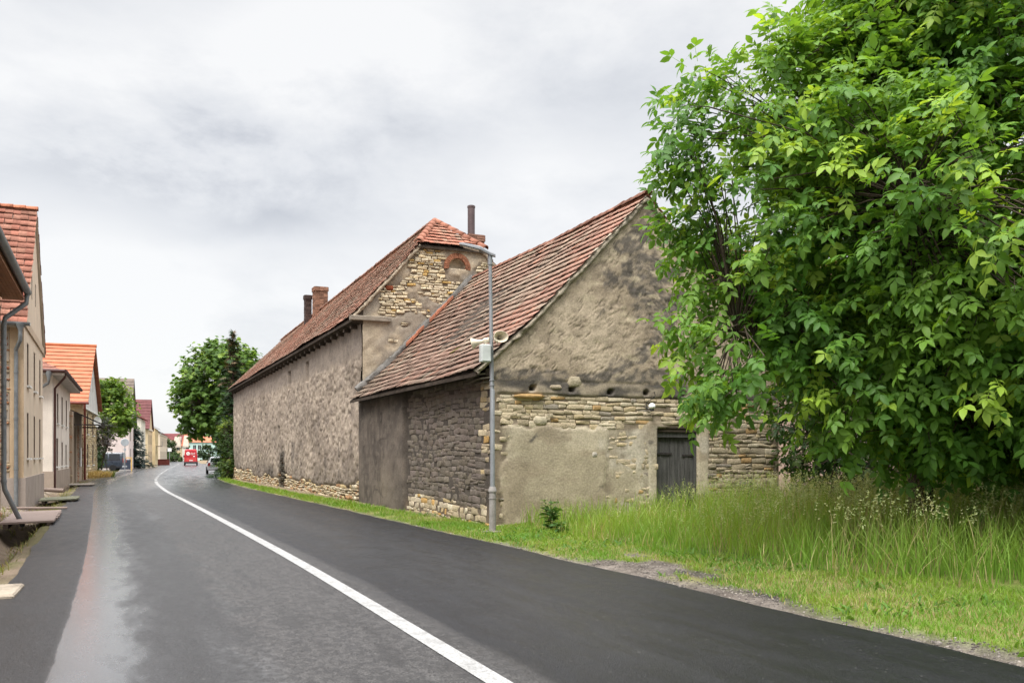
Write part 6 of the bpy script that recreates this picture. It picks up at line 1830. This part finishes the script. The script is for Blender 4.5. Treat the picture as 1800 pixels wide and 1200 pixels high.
tree('lilac_shrub', 'lilac shrub with faded mauve blossom under the satellite dish', (-32.4, 72.3, 0), [((-32.3, 72.3, 3.2), (.6, .7, 1.5))], 70, 8, OV, [(.06, .085, .04), (.2, .17, .19), (.32, .28, .32)], .05, 1.6, 4, 554, 'shrub', 1.2, stems=2, clus_r=.3, clump=None)
tree('far_tree', 'small dark tree at the far bend beside the ochre house', (-89, 236, -.1), [((-89, 236, 3.6), (1.7, 1.7, 2.3))], 120, 8, [palmate(5, rgp, .34) for _ in range(2)], [(.02, .05, .015), (.045, .08, .02), (.06, .1, .03)], .12, 1.6, 5, 555, zmin=1.6, clus_r=.5, clump=None)
tree('round_shrub', 'clipped round bush at the end of the street', (-84, 226, -.1), [((-84, 226, 1.0), (2.1, 1.6, 1.3))], 110, 8, [palmate(5, rgp, .3) for _ in range(2)], [(.03, .07, .015), (.06, .11, .02), (.08, .13, .03)], .06, .5, 4, 556, 'bush', .05, clus_r=.4, clump=None)
tree('garden_bush', 'dark garden bush in front of the mint green house', (-92.5, 275, -.1), [((-92.5, 275, 2.2), (2.2, 1.6, 2.6))], 110, 8, [palmate(5, rgp, .4) for _ in range(2)], [(.02, .05, .015), (.045, .08, .02), (.06, .1, .03)], .08, .6, 4, 557, 'bush', .05, clus_r=.5, clump=None)

# dry grass clump at the footpath
rg = np.random.default_rng(601)
n = 1500; a = rg.uniform(0, 2 * np.pi, n); r = np.sqrt(rg.random(n))
X = -30.1 + np.cos(a) * r * .55; Y = 66.3 + np.sin(a) * r * 2.3
cg = mixc((.42, .30, .13), (.52, .40, .20), rg.random(n)); g = (Y > 67.2) & (rg.random(n) < .6); cg[g] = (.12, .18, .035)
V, F, C = blades(X, Y, np.full(n, -.05), rg.uniform(.3, .65, n), rg.uniform(.03, .05, n), rg.uniform(.2, 1.1, n), cg, 602, 3)
o = np_mesh('dry_grass', V, F, M['blade'], col=C); tag(o, 'straw coloured dry grass clump at the footpath by the rust red downpipe', 'grass', kind='stuff')

# broad leaved weeds by the gable corner
def weed(name, label, x, y, h, nl, seed, size=.2):
    rg = np.random.default_rng(seed); z0 = float(world_verge_z(np.array([x]), np.array([y]))[0][0])
    root = empty(name, (x, y, z0), 0, label, 'plant')
    LV, LT, LQ = leaflet(3, .3, .40)
    mb = MB(); pos = []; dr = []; sc = []
    for k in range(nl):
        st = rg.integers(0, 4); a = 2 * np.pi * st / 4 + rg.normal(0, .2)
        t = rg.uniform(.05, 1); p = np.array([math.cos(a) * .13 * t, math.sin(a) * .13 * t, h * t])
        pos.append(p); b = rg.uniform(0, 2 * np.pi); dr.append((math.cos(b), math.sin(b), rg.uniform(-.2, .7))); sc.append(size * (1.25 - .75 * t) * rg.uniform(.7, 1.2))
    for st in range(4):
        a = 2 * np.pi * st / 4; mb.tube([(0, 0, 0), (math.cos(a) * .07, math.sin(a) * .07, h * .5), (math.cos(a) * .14, math.sin(a) * .14, h * 1.05)], [.008, .006, .003], 5)
    mb.build('stems', surf('weed_stem', (.10, .15, .04), .7), root)
    cl = mixc((.045, .11, .025), (.09, .18, .04), rg.random(nl))
    V, F, C = place([(LV, LT, LQ)], np.array(pos), np.array(dr), np.repeat([[0, 0, 1.]], nl, 0) + rg.normal(0, .3, (nl, 3)), np.array(sc), cl, rg)
    np_mesh('leaves', V, F, M['leaf'], root, C)
weed('dock_weed', 'bushy broad leaved weed growing at the foot of the gable near the lamp post', .78, 18.3, .62, 110, 611)
weed('dock_weed', 'small low rosette weed in front of the taller weed', .95, 17.7, .25, 26, 612, .24)
weed('nettle_plant', 'dark nettle clump in the shade beside the plank door', 5.6, 21.6, .75, 150, 613, .15)
# ================================================================== street furniture and vehicles
LPX_, LPY_ = -.40, 18.7
z0 = .03
lamp = empty('street_lamp', (LPX_, LPY_, z0), 0, 'grey steel street lamp with flat arm head in front of the stone house corner', 'street lamp')
mb = MB(); mb.tube([(0, 0, -.2), (0, 0, .82)], .070, 18); mb.tube([(0, 0, .82), (0, 0, .86), (0, 0, .93)], [.085, .088, .062], 18); mb.tube([(0, 0, .68), (0, 0, .70)], .080, 18); mb.build('base_post', M['polepaint'], lamp, smooth=True)
mb = MB(); mb.tube([(0, 0, .9), (-.005, 0, 2.9), (-.015, 0, 2.92)], [.050, .050, .046], 16); mb.tube([(-.01, 0, 2.9), (-.05, 0, 5.55)], [.042, .036], 16); mb.build('pole', M['galv'], lamp, smooth=True)
mb = MB(); mb.tube([(-.05, 0, 5.48), (-.052, 0, 5.68)], .05, 14)
mb.build('collar', M['galv'], lamp, smooth=True)
for z in (3.0, 3.1):
    mb = MB(); mb.tube([(-.01, 0, z), (-.01, 0, z + .02)], .056, 14); mb.build('clamp_band', M['galv'], lamp, smooth=True)
# flat tapering head, tilted up towards its tip over the road
mb = MB()
sec = [(.06, .055, .05, 5.66), (-.06, .07, .06, 5.70), (-.25, .13, .065, 5.80), (-.60, .12, .05, 5.885), (-.68, .09, .035, 5.90)]
v = []
for (x, hw, hh, z) in sec:
    v += [(x, -hw, z - hh * .4), (x, hw, z - hh * .4), (x, hw * .9, z + hh * .35), (x, hw * .45, z + hh * .8), (x, -hw * .45, z + hh * .8), (x, -hw * .9, z + hh * .35)]
f = [(5, 4, 3, 2, 1, 0), tuple(24 + k for k in range(6))]
for i in range(4):
    for k in range(6): f.append((i * 6 + k, i * 6 + (k + 1) % 6, i * 6 + 6 + (k + 1) % 6, i * 6 + 6 + k))
mb.add(v, f); hd = mb.build('lamp_head', M['lamp'], lamp)
mb = MB(); mb.add([(-.28, -.09, 5.775), (-.28, .09, 5.775), (-.60, .08, 5.86), (-.60, -.08, 5.86), (-.28, -.09, 5.765), (-.28, .09, 5.765), (-.60, .08, 5.85), (-.60, -.08, 5.85)], [(0, 3, 2, 1), (4, 5, 6, 7), (0, 1, 5, 4), (1, 2, 6, 5), (2, 3, 7, 6), (3, 0, 4, 7)])
mb.build('lens', M['ledglass'], hd)
mb = MB(); mb.lathe([(.001, -.02), (.21, -.02), (.20, .015), (.12, .03), (.001, .035)], 14); mb.build('footing', surf('dirty_footing', (.14, .12, .10)), lamp)

def horn(label, loc, rz, pitch):
    r = empty('loudspeaker', loc, rz, label, 'loudspeaker', 'horn loudspeakers on the lamp post')
    r.rotation_euler = (0, pitch, rz)
    # bell opens along +x, oval
    n = 24; V = []
    prof = [(.02, .05), (.10, .058), (.16, .075), (.23, .11), (.30, .155), (.335, .18), (.34, .172), (.30, .145), (.22, .095), (.14, .05), (.135, .001)]
    mb = MB(); mb.lathe(prof[::1] and [(rr_, x) for x, rr_ in prof], n, (0, 0, 0), 'x', sx=1.15, sy=.86); b = mb.build('bell', M['horn'], r, smooth=True)
    mb = MB(); mb.lathe([(.001, .02), (.05, .03), (.052, .12), (.035, .17), (.001, .18)], 14, (0, 0, 0), 'x'); mb.lathe([(.028, .17), (.03, .215), (.02, .235), (.001, .24)], 12, (0, 0, 0), 'x'); mb.build('driver', M['hornin'], b, smooth=True)
    mb = MB(); mb.lathe([(.001, -.14), (.06, -.135), (.07, -.10), (.07, .0), (.05, .03)], 16, (0, 0, 0), 'x'); mb.tube([(-.02, 0, -.06), (-.02, 0, -.12)], .02, 6); mb.build('motor', M['horn'], r, smooth=True)
    r.scale = (.76, .76, .76)
    return r
horn('horn loudspeaker whose dark oval mouth faces the camera', (LPX_ + .10, LPY_ - .08, 3.98), R(-72), R(-3))
horn('cream horn loudspeaker turned along the road, showing its side', (LPX_ - .17, LPY_ - .02, 3.95), R(172), R(12))
bx = empty('control_box', (LPX_ - .12, LPY_ - .10, 3.50), R(20), 'pale grey control cabinet strapped below the loudspeakers', 'control box')
mb = MB(); mb.bbox(-.13, .07, -.08, .10, 0, .36, .012); mb.build('case', M['cabinet'], bx)
mb = MB(); mb.bbox(-.12, .06, -.092, -.081, .02, .34, .004); mb.build('door', M['cabinet'], bx)
mb = MB(); mb.bbox(.072, .105, -.06, .06, .02, .33, .008); mb.box(.106, .125, -.03, .03, .22, .27); mb.box(.106, .125, -.03, .03, .05, .09); mb.build('side_panel', M['zinc'], bx)

# ---- ditch boards, slab, stray pipe at the footpath
def plank_bridge(label, loc, rz, L, Wd, n, tilt, mat):
    r = empty('plank_bridge', loc, rz, label, 'footbridge', 'boards laid over the ditch')
    r.rotation_euler = (tilt[0], tilt[1], rz)
    rr = random.Random(int(L * 100))
    for k in range(n):
        mb = MB(); a = -Wd / 2 + Wd * k / n
        mb.bbox(-L / 2 + rr.uniform(-.04, .04), L / 2 + rr.uniform(-.04, .04), a + .008, a + Wd / n - .008, 0, .05, .006); mb.build('board', mat, r)
    for x in (-L * .38, L * .38):
        mb = MB(); mb.box(x - .05, x + .05, -Wd / 2, Wd / 2, -.10, -.003); mb.build('bearer', M['darkwood'], r)
plank_bridge('wide board crossing of pinkish planks over the ditch before the beige house', (-11.95, 22.7, .05), ALPHA + R(1), 1.15, 4.4, 13, (0, R(-1.5)), M['plank'])
plank_bridge('narrow greenish board over the ditch past the beige house corner', (-16.0, 32.2, .05), ALPHA, 1.2, 2.3, 7, (0, R(-2)), surf('mossy_board', (.20, .20, .14), .9, .2, .25, 4, .15, 30, .5, 25))
plank_bridge('worn flat boards farther along the footpath beside the annexe', (-22.7, 48.0, .05), R(23), 1.2, 2.4, 7, (0, 0), surf('grey_board', (.22, .19, .16), .9, .2, .25, 4, .15, 30, .5, 25))
mb = MB(); mb.bbox(-.7, .55, -.5, .5, 0, .14, .02); o = mb.build('concrete_slab', surf('slab_dull', (.25, .21, .165), .9, .2, .3, 3, .2, 30, .6, 25), None, (-6.25, 10.4, -.09), R(22)); tag(o, 'pale concrete slab bridging the ditch at the nearest house', 'slab')
mb = MB(); mb.tube([(-.55, 0, .1), (.55, .1, .06)], .09, 14); mb.tube([(-.55, 0, .1), (-.45, 0, .1)], .105, 14); o = mb.build('drain_pipe', surf('old_drainpipe', (.16, .12, .10), .7, .3, .2, 3, .1, 20, .2, 20), None, (-19.95, 39.4, .02), R(-10), True); tag(o, 'loose brown drain pipe lying on the footpath before the whitish house', 'pipe')
mb = MB(); mb.tube([(-.8, 0, .05), (.8, .15, .04)], .035, 8); o = mb.build('timber_pole', M['plank'], None, (-13.75, 26.3, .03), R(8)); tag(o, 'thin pole lying across the path behind the board crossing', 'pole')
for (x, y, s_, lab) in ((-13.45, 23.35, 1.0, 'reddish slab lying by the slanting downpipe'), (-12.75, 21.9, .6, 'small white stone block beside the board crossing')):
    mb = MB(); mb.bbox(-.32 * s_, .32 * s_, -.22 * s_, .22 * s_, 0, .11, .02)
    o = mb.build('stone_slab', surf('slab_red' if s_ == 1 else 'slab_white', (.33, .19, .13) if s_ == 1 else (.6, .57, .52), .9, .2, .2, 5, .15, 30, .5, 25), None, (x, y, .02), R(30)); tag(o, lab, 'stone')
# broken bricks at the verge
rb = random.Random(5)
for (x, y, lab) in ((4.62, 7.55, 'broken red brick in the straw coloured verge'), (4.15, 6.62, 'crumbled brick piece at the very edge of the gravel')):
    z = float(world_verge_z(np.array([x]), np.array([y]))[0][0]); mb = MB()
    vv = []
    for (a, b_, c) in ((-1, -1, -1), (1, -1, -1), (1, 1, -1), (-1, 1, -1), (-1, -1, 1), (1, -1, 1), (1, 1, 1), (-1, 1, 1)): vv.append((a * .10 + rb.uniform(-.03, .03), b_ * .055 + rb.uniform(-.015, .015), c * .025 + rb.uniform(-.01, .01)))
    mb.add(vv, [(0, 3, 2, 1), (4, 5, 6, 7), (0, 1, 5, 4), (1, 2, 6, 5), (2, 3, 7, 6), (3, 0, 4, 7)])
    o = mb.build('broken_brick', surf('brick_bit' + lab[:3], (.30, .12, .07), .9, .2, .25, 8, .2, 40, .6, 40), None, (x, y, z + .012), rb.uniform(0, 3)); tag(o, lab, 'brick')

# ---- vehicles: body from cross-sections along x (front +x), z up
def loft_body(stations, nseg=8):
    """stations: (x, half width, z bottom, z belt, z roof, half width roof)"""
    mb = MB(); v = []; K = 12
    for (x, hw, zb, zm, zr, hr) in stations:
        r = min(.12, (zr - zm) * .4 + .01)
        ring = [(-hw * .92, zb), (-hw, zb + .12), (-hw, zm), (-hr, zr - r), (-hr + r * .6, zr - r * .25), (-hr * .5, zr), (hr * .5, zr), (hr - r * .6, zr - r * .25), (hr, zr - r), (hw, zm), (hw, zb + .12), (hw * .92, zb)]
        v += [(x, y, z) for y, z in ring]
    f = [tuple(range(K)), tuple((len(stations) - 1) * K + k for k in range(K - 1, -1, -1))]
    for i in range(len(stations) - 1):
        for k in range(K): f.append((i * K + k, i * K + K + k, i * K + K + (k + 1) % K, i * K + (k + 1) % K))
    return mb.add(v, f)

def quadslab(mb, pts, d, t=.012):
    """thin pane proud of a body face: four points, outward direction"""
    d = Vector(d).normalized(); a = [Vector(p) + d * .004 for p in pts]; b = [p + d * t for p in a]
    mb.add(a + b, [(3, 2, 1, 0), (4, 5, 6, 7), (0, 1, 5, 4), (1, 2, 6, 5), (2, 3, 7, 6), (3, 0, 4, 7)])

def wheel(parent, x, y, r, w=.2):
    s = 1 if y > 0 else -1
    mb = MB(); mb.lathe([(r * .6, -w / 2), (r * .93, -w / 2), (r, -w / 2 + .03), (r, w / 2 - .03), (r * .93, w / 2), (r * .6, w / 2)], 24, (x, y, r), 'y'); t = mb.build('tyre', M['tyre'], parent, smooth=True)
    mb = MB(); mb.lathe([(.001, s * w * .30), (r * .18, s * w * .42), (r * .25, s * w * .36), (r * .55, s * w * .48), (r * .62, s * w * .5), (r * .62, -s * w * .3), (.001, -s * w * .3)], 20, (x, y, r), 'y'); mb.build('rim', M['rim'], t, smooth=True)

def place_vehicle(r, x, y, z, head):
    r.location = (x, y, z); r.rotation_euler = (0, 0, head)

# red delivery van seen from behind
rv = empty('delivery_van', (0, 0, 0), 0, 'red delivery van driving away down the middle of the street', 'van')
RED = gloss('van_red', (.52, .022, .03), .35, .5, .4)
st = [(-2.75, .94, .42, 1.15, 2.44, .82), (-2.70, .98, .36, 1.2, 2.52, .86), (-1.0, 1.0, .34, 1.2, 2.56, .88), (1.2, 1.0, .34, 1.2, 2.52, .86), (1.75, .99, .34, 1.15, 2.30, .82), (2.3, .97, .34, 1.05, 1.55, .88), (2.85, .92, .36, .85, 1.12, .84), (2.98, .85, .42, .7, .95, .75)]
loft_body(st).build('body', RED, rv, smooth=True)
mb = MB(); quadslab(mb, [(-2.755, -.83, 1.25), (-2.755, .83, 1.25), (-2.755, .77, 2.36), (-2.755, -.77, 2.36)], (-1, 0, 0), .012); dr_ = mb.build('rear_door', gloss('van_red_door', (.46, .018, .026), .35, .5, .4), rv)
mb = MB(); quadslab(mb, [(-2.755, -.85, .62), (-2.755, .85, .62), (-2.755, .835, 1.21), (-2.755, -.835, 1.21)], (-1, 0, 0), .012); mb.build('lower_door', gloss('van_red_low', (.58, .05, .05), .35, .5, .4), rv)
mb = MB(); mb.bbox(-2.90, -2.60, -.97, .97, .30, .56, .04); mb.build('bumper', M['black'], rv)
for s in (-1, 1):
    mb = MB(); quadslab(mb, [(-2.74, s * .86, .95), (-2.74, s * .96, .95), (-2.74, s * .94, 1.6), (-2.74, s * .86, 1.6)], (-1, 0, 0), .03); mb.build('tail_light', gloss('tail_red', (.5, .02, .02), .2), rv)
    mb = MB(); mb.bbox(1.5, 1.62, s * 1.06 - .10, s * 1.06 + .10, 1.25, 1.6, .03); mb.tube([(1.56, s * .95, 1.32), (1.56, s * 1.05, 1.36)], .025, 6); mb.build('wing_mirror', M['black'], rv)
    mb = MB(); quadslab(mb, [(1.15, s * .985, 1.28), (1.95, s * .965, 1.28), (1.72, s * .88, 2.0), (1.15, s * .90, 2.0)], (0, s, .2)); mb.build('side_window', M['carglass'], rv)
    for x in (-1.75, 1.9): wheel(rv, x, s * .92, .34, .22)
mb = MB(); mb.bbox(-2.79, -2.765, -.30, .22, .72, .84, .004); mb.build('number_plate', M['white'], rv)
mb = MB(); mb.lathe([(.001, -2.79), (.27, -2.79), (.28, -2.775), (.28, -2.765), (.001, -2.765)], 24, (0, .40, 1.86), 'x'); dc = mb.build('logo_disc', M['white'], dr_)
mb = MB(); mb.box(-2.797, -2.792, .385, .415, 1.70, 2.0); mb.box(-2.797, -2.792, .28, .384, 1.86, 1.89); mb.box(-2.797, -2.792, .416, .52, 1.86, 1.89); mb.build('logo_mark', RED, dc)
fc = bpy.data.curves.new('lettering', 'FONT'); fc.body = 'dpd'; fc.size = .46; fc.extrude = .004; fc.align_x = 'LEFT'
fo = bpy.data.objects.new('lettering_curve', fc); COL.objects.link(fo)
dg_ = bpy.context.evaluated_depsgraph_get(); me = bpy.data.meshes.new_from_object(fo.evaluated_get(dg_)); bpy.data.objects.remove(fo)
me.materials.clear(); me.materials.append(M['white'])
lt = link('lettering', me, dr_); lt.matrix_local = Matrix(((0, 0, -1, -2.776), (-1, 0, 0, .06), (0, 1, 0, 1.74), (0, 0, 0, 1)))
mb = MB(); mb.bbox(-2.778, -2.766, -.62, -.36, 1.36, 1.52, .004); mb.build('sticker', M['white'], dr_)
place_vehicle(rv, -51.5, 146, .02, R(90 + 19))

# dark blue van parked in the side road
bv = empty('parked_van', (0, 0, 0), 0, 'dark blue passenger van parked in the side road past the shrub', 'van')
BLU = gloss('van_blue', (.028, .04, .06), .3, .5, .5)
st = [(-2.45, .86, .42, 1.0, 1.86, .74), (-2.38, .93, .34, 1.05, 1.93, .79), (-.5, .95, .32, 1.05, 1.97, .80), (.9, .95, .32, 1.05, 1.93, .78), (1.35, .94, .32, 1.0, 1.62, .77), (1.75, .93, .32, .98, 1.18, .82), (2.3, .90, .34, .82, 1.0, .8), (2.45, .82, .42, .65, .85, .7)]
loft_body(st).build('body', BLU, bv, smooth=True)
for s in (-1, 1):
    for (a, b_) in ((-2.2, -1.15), (-1.08, .1), (.17, .95)):
        mb = MB(); quadslab(mb, [(a, s * .93, 1.14), (b_, s * .93, 1.14), (b_ - .03, s * .80, 1.76), (a + .04, s * .80, 1.76)], (0, s, .22), .02); mb.build('side_window', M['carglass'], bv)
    for x in (-1.55, 1.5): wheel(bv, x, s * .89, .34, .22)
    mb = MB(); quadslab(mb, [(-2.47, s * .70, .9), (-2.47, s * .88, .9), (-2.47, s * .86, 1.35), (-2.47, s * .72, 1.35)], (-1, 0, 0), .02); mb.build('tail_light', gloss('tail_red2', (.6, .03, .03), .2), bv)
    mb = MB(); mb.bbox(-2.25, 2.1, s * .95 - .02, s * .95 + .02, .42, .50, .01); mb.build('sill_trim', M['black'], bv)
mb = MB(); quadslab(mb, [(-2.44, -.66, 1.12), (-2.44, .66, 1.12), (-2.42, .62, 1.74), (-2.42, -.62, 1.74)], (-1, 0, .05), .03); mb.build('rear_window', M['carglass'], bv)
mb = MB(); mb.bbox(-2.58, -2.35, -.9, .9, .36, .58, .04); mb.build('bumper', gloss('bumper_grey', (.25, .26, .27), .4), bv)
place_vehicle(bv, -41.6, 91.5, -.02, R(180 + 13))

# white car parked by the bushes
wc = empty('parked_car', (0, 0, 0), 0, 'white hatchback half hidden by the bushes beyond the barn', 'car')
WHT = gloss('car_white', (.72, .73, .74), .3, .5, .5)
st = [(-2.0, .72, .45, .72, .98, .62), (-1.92, .84, .36, .80, 1.05, .74), (-1.7, .87, .30, .88, 1.38, .62), (-.6, .88, .28, .90, 1.48, .60), (.2, .88, .28, .90, 1.44, .60), (.85, .88, .28, .88, 1.02, .76), (1.6, .85, .30, .72, .90, .74), (1.95, .78, .36, .60, .76, .66), (2.05, .68, .42, .55, .68, .55)]
loft_body(st).build('body', WHT, wc, smooth=True)
mb = MB(); quadslab(mb, [(-1.93, -.60, .98), (-1.93, .60, .98), (-1.74, .52, 1.34), (-1.74, -.52, 1.34)], (-1, 0, .4), .03); mb.build('rear_window', M['carglass'], wc)
for s in (-1, 1):
    mb = MB(); quadslab(mb, [(-1.5, s * .875, .94), (.65, s * .875, .94), (.15, s * .635, 1.36), (-1.4, s * .635, 1.36)], (0, s, .5), .02); mb.build('side_window', M['carglass'], wc)
    for x in (-1.25, 1.25): wheel(wc, x, s * .83, .31, .19)
    mb = MB(); quadslab(mb, [(-1.97, s * .58, .68), (-1.97, s * .80, .68), (-1.95, s * .80, .95), (-1.95, s * .6, .95)], (-1, 0, .1), .04); mb.build('tail_light', gloss('tail_red3', (.45, .03, .03), .2), wc)
mb = MB(); mb.bbox(-2.06, -1.9, -.78, .78, .32, .52, .03); mb.build('bumper', WHT, wc)
mb = MB(); mb.bbox(-2.04, -2.0, -.26, .26, .58, .70, .004); mb.build('number_plate', M['white'], wc)
place_vehicle(wc, -25.75, 79.5, .02, R(90 + 19))

# signs, bin frame, planter
sg = empty('road_sign', (-38.7, 91.0, -.05), R(20), 'round grey backed road sign on a pole beside the dark blue van', 'sign')
mb = MB(); mb.tube([(0, 0, 0), (0, 0, 3.2)], .04, 10); mb.build('pole', M['galv'], sg, smooth=True)
mb = MB(); mb.lathe([(.001, -.02), (.36, -.02), (.38, -.005), (.38, .01), (.001, .01)], 28, (0, -.05, 2.95), 'y'); mb.build('sign_back', gloss('sign_grey', (.42, .45, .48), .4, .5, 0, .3), sg)
mb = MB(); mb.bbox(-.12, .12, -.055, -.045, 2.1, 2.35, .003); mb.build('small_plate', gloss('sign_grey2', (.4, .42, .44), .4), sg)
yf = empty('site_barrier', (-39.5, 94.5, -.05), R(15), 'yellow wooden frame around a dark board at the side road corner', 'barrier')
mb = MB(); mb.box(-.06, .06, -.05, .05, 0, 1.35); mb.box(-1.36, -1.24, -.05, .05, 0, 1.35); mb.box(-1.36, .06, -.06, .06, 1.353, 1.46); mb.build('posts', surf('yellow_timber', (.62, .40, .14), .7), yf)
mb = MB(); mb.bbox(-1.2, -.1, -.03, .03, .2, 1.2, .01); mb.build('board', surf('dark_blue_board', (.04, .05, .075), .6), yf)
pl = empty('flower_planter', (-57.2, 149.5, -.02), R(18.5), 'dark red planter box before the yellow house', 'planter')
mb = MB(); mb.bbox(-.9, .9, -.5, .5, 0, .9, .05); mb.build('box', surf('planter_red', (.16, .04, .03), .7), pl)
mb = MB(); mb.bbox(-.95, .95, -.55, .55, .902, 1.0, .02); mb.build('rim', surf('planter_rim', (.12, .03, .025), .7), pl)
s2 = empty('shop_sign', (-80.5, 214, 0), R(15), 'small white square sign on a post at the far bend', 'sign')
mb = MB(); mb.tube([(0, 0, 0), (0, 0, 3.4)], .06, 8); mb.build('post', M['galv'], s2)
mb = MB(); mb.bbox(-.45, .45, -.1, -.06, 2.5, 3.3, .02); mb.build('plate', M['white'], s2)
# ================================================================== sky, sun, camera
w = bpy.data.worlds.new('World'); SC.world = w; w.use_nodes = True
nt = w.node_tree; nt.nodes.clear()
SUN_EL, SUN_AZ = R(58), R(205)        # azimuth clockwise from +Y: behind the camera, a little to the left
sky = N(nt, 'TexSky', sky_type='NISHITA', sun_disc=False, sun_elevation=SUN_EL, sun_rotation=SUN_AZ)
d = N(nt, 'TexCoord').outputs['Generated']
sp = N(nt, 'SeparateXYZ', inp={0: d})
zc_ = mth(nt, 'MAXIMUM', sp.outputs[2], 0.0)
den = mth(nt, 'ADD', zc_, 0.16)
cx = mth(nt, 'DIVIDE', sp.outputs[0], den); cyy = mth(nt, 'DIVIDE', sp.outputs[1], den)
cv = N(nt, 'CombineXYZ', inp={0: cx, 1: cyy, 2: 0.0}).outputs[0]
n1 = tnoise(nt, N(nt, 'Mapping', inp={'Vector': d, 'Location': (3.1, 1.7, 0.6), 'Scale': (1.5, 1.5, 4.0)}).outputs[0], 1.0, 8, 0.56, 0.2)
n2 = tnoise(nt, N(nt, 'Mapping', inp={'Vector': d, 'Location': (-1.3, 5.2, 2.0), 'Scale': (4.0, 4.0, 8.5)}).outputs[0], 1.0, 8, 0.60, 0.15)
def blob(px, py, rx, ry, amp):
    """a soft cloud mass in a given direction"""
    dx, dz = (px - 900) / 1600.0, (800 - py) / 1600.0
    az = mth(nt, 'DIVIDE', sp.outputs[0], mth(nt, 'MAXIMUM', sp.outputs[1], 0.05))
    el = mth(nt, 'DIVIDE', sp.outputs[2], mth(nt, 'MAXIMUM', sp.outputs[1], 0.05))
    wob = mth(nt, 'MULTIPLY', mth(nt, 'SUBTRACT', n2, 0.5), 0.20); wob2 = mth(nt, 'MULTIPLY', mth(nt, 'SUBTRACT', n1, 0.5), 0.22)
    a = mth(nt, 'DIVIDE', mth(nt, 'ADD', mth(nt, 'SUBTRACT', az, dx), wob2), rx / 1600.0)
    e = mth(nt, 'DIVIDE', mth(nt, 'ADD', mth(nt, 'SUBTRACT', el, dz), wob), ry / 1600.0)
    r2 = mth(nt, 'ADD', mth(nt, 'MULTIPLY', a, a), mth(nt, 'MULTIPLY', e, e))
    g = mth(nt, 'MULTIPLY', mth(nt, 'EXPONENT', mth(nt, 'MULTIPLY', r2, -1.0)), amp)
    return mth(nt, 'MULTIPLY', g, mapr(nt, sp.outputs[1], 0.0, 0.2, 0, 1))
base = mth(nt, 'ADD', mth(nt, 'MULTIPLY', n1, 0.50), mth(nt, 'MULTIPLY', n2, 0.50))
val = mapr(nt, base, 0.36, 0.62, 0.64, 1.06, False)
for bl in ((430, 385, 200, 60, -0.24), (330, 320, 200, 45, -0.12), (130, 280, 160, 50, -0.07), (180, 290, 300, 60, -0.10), (640, 300, 260, 70, -0.08), (1000, 140, 260, 120, -0.20), (870, 230, 160, 50, -0.06), (760, 420, 200, 40, -0.05), (250, 90, 420, 90, 0.10), (540, 70, 330, 110, 0.22), (640, 480, 260, 60, 0.08), (300, 430, 160, 40, 0.10), (160, 560, 400, 80, 0.12), (980, 300, 120, 70, 0.08), (1380, 60, 250, 120, -0.04)):
    val = mth(nt, 'ADD', val, blob(*bl))
val = mth(nt, 'MINIMUM', mth(nt, 'MAXIMUM', val, 0.45), 1.05)
ramp = N(nt, 'ValToRGB'); nt.links.new(val, ramp.inputs[0])
e = ramp.color_ramp.elements
e[0].position = 0.45; e[0].color = (0.50, 0.525, 0.585, 1)
e[1].position = 1.0; e[1].color = (0.985, 0.985, 0.985, 1)
q = ramp.color_ramp.elements.new(0.74); q.color = (0.80, 0.815, 0.845, 1)
up = mapr(nt, sp.outputs[2], 0.46, 0.95, 1.0, 5.6, False)            # overcast sky is brightest overhead
cl = N(nt, 'VectorMath', operation='SCALE', inp={0: ramp.outputs[0], 'Scale': mth(nt, 'MULTIPLY', up, 4.0)}).outputs[0]
cl = mixn(nt, 0.05, cl, sky.outputs[0])
bg = N(nt, 'Background', inp={0: cl, 1: 0.1})
wo = N(nt, 'OutputWorld'); nt.links.new(bg.outputs[0], wo.inputs[0])

sl = bpy.data.lights.new('sun', 'SUN'); sl.energy = 1.5; sl.angle = R(25); sl.color = (1.0, 0.96, 0.9)
so = bpy.data.objects.new('sun', sl); COL.objects.link(so)
dv = Vector((math.sin(SUN_AZ) * math.cos(SUN_EL), math.cos(SUN_AZ) * math.cos(SUN_EL), math.sin(SUN_EL)))
so.rotation_euler = dv.to_track_quat('Z', 'Y').to_euler(); so.location = (0, 0, 40)

cam = bpy.data.cameras.new('camera'); co = bpy.data.objects.new('camera', cam); COL.objects.link(co)
cam.sensor_width = 36; cam.lens = 32; cam.shift_y = 200 / 1800
cam.clip_start = 0.1; cam.clip_end = 6000
co.location = (0, 0, 1.6); co.rotation_euler = (math.pi / 2, 0, 0)
SC.camera = co
SC.view_settings.view_transform = 'Standard'; SC.view_settings.look = 'None'
SC.view_settings.exposure = 1.3; SC.view_settings.gamma = 1.0; SC.view_settings.use_curve_mapping = False
SC.render.engine = 'CYCLES'
try:
    SC.cycles.use_denoising = True
    SC.cycles.max_bounces = 6; SC.cycles.diffuse_bounces = 3; SC.cycles.transmission_bounces = 3
except Exception: pass
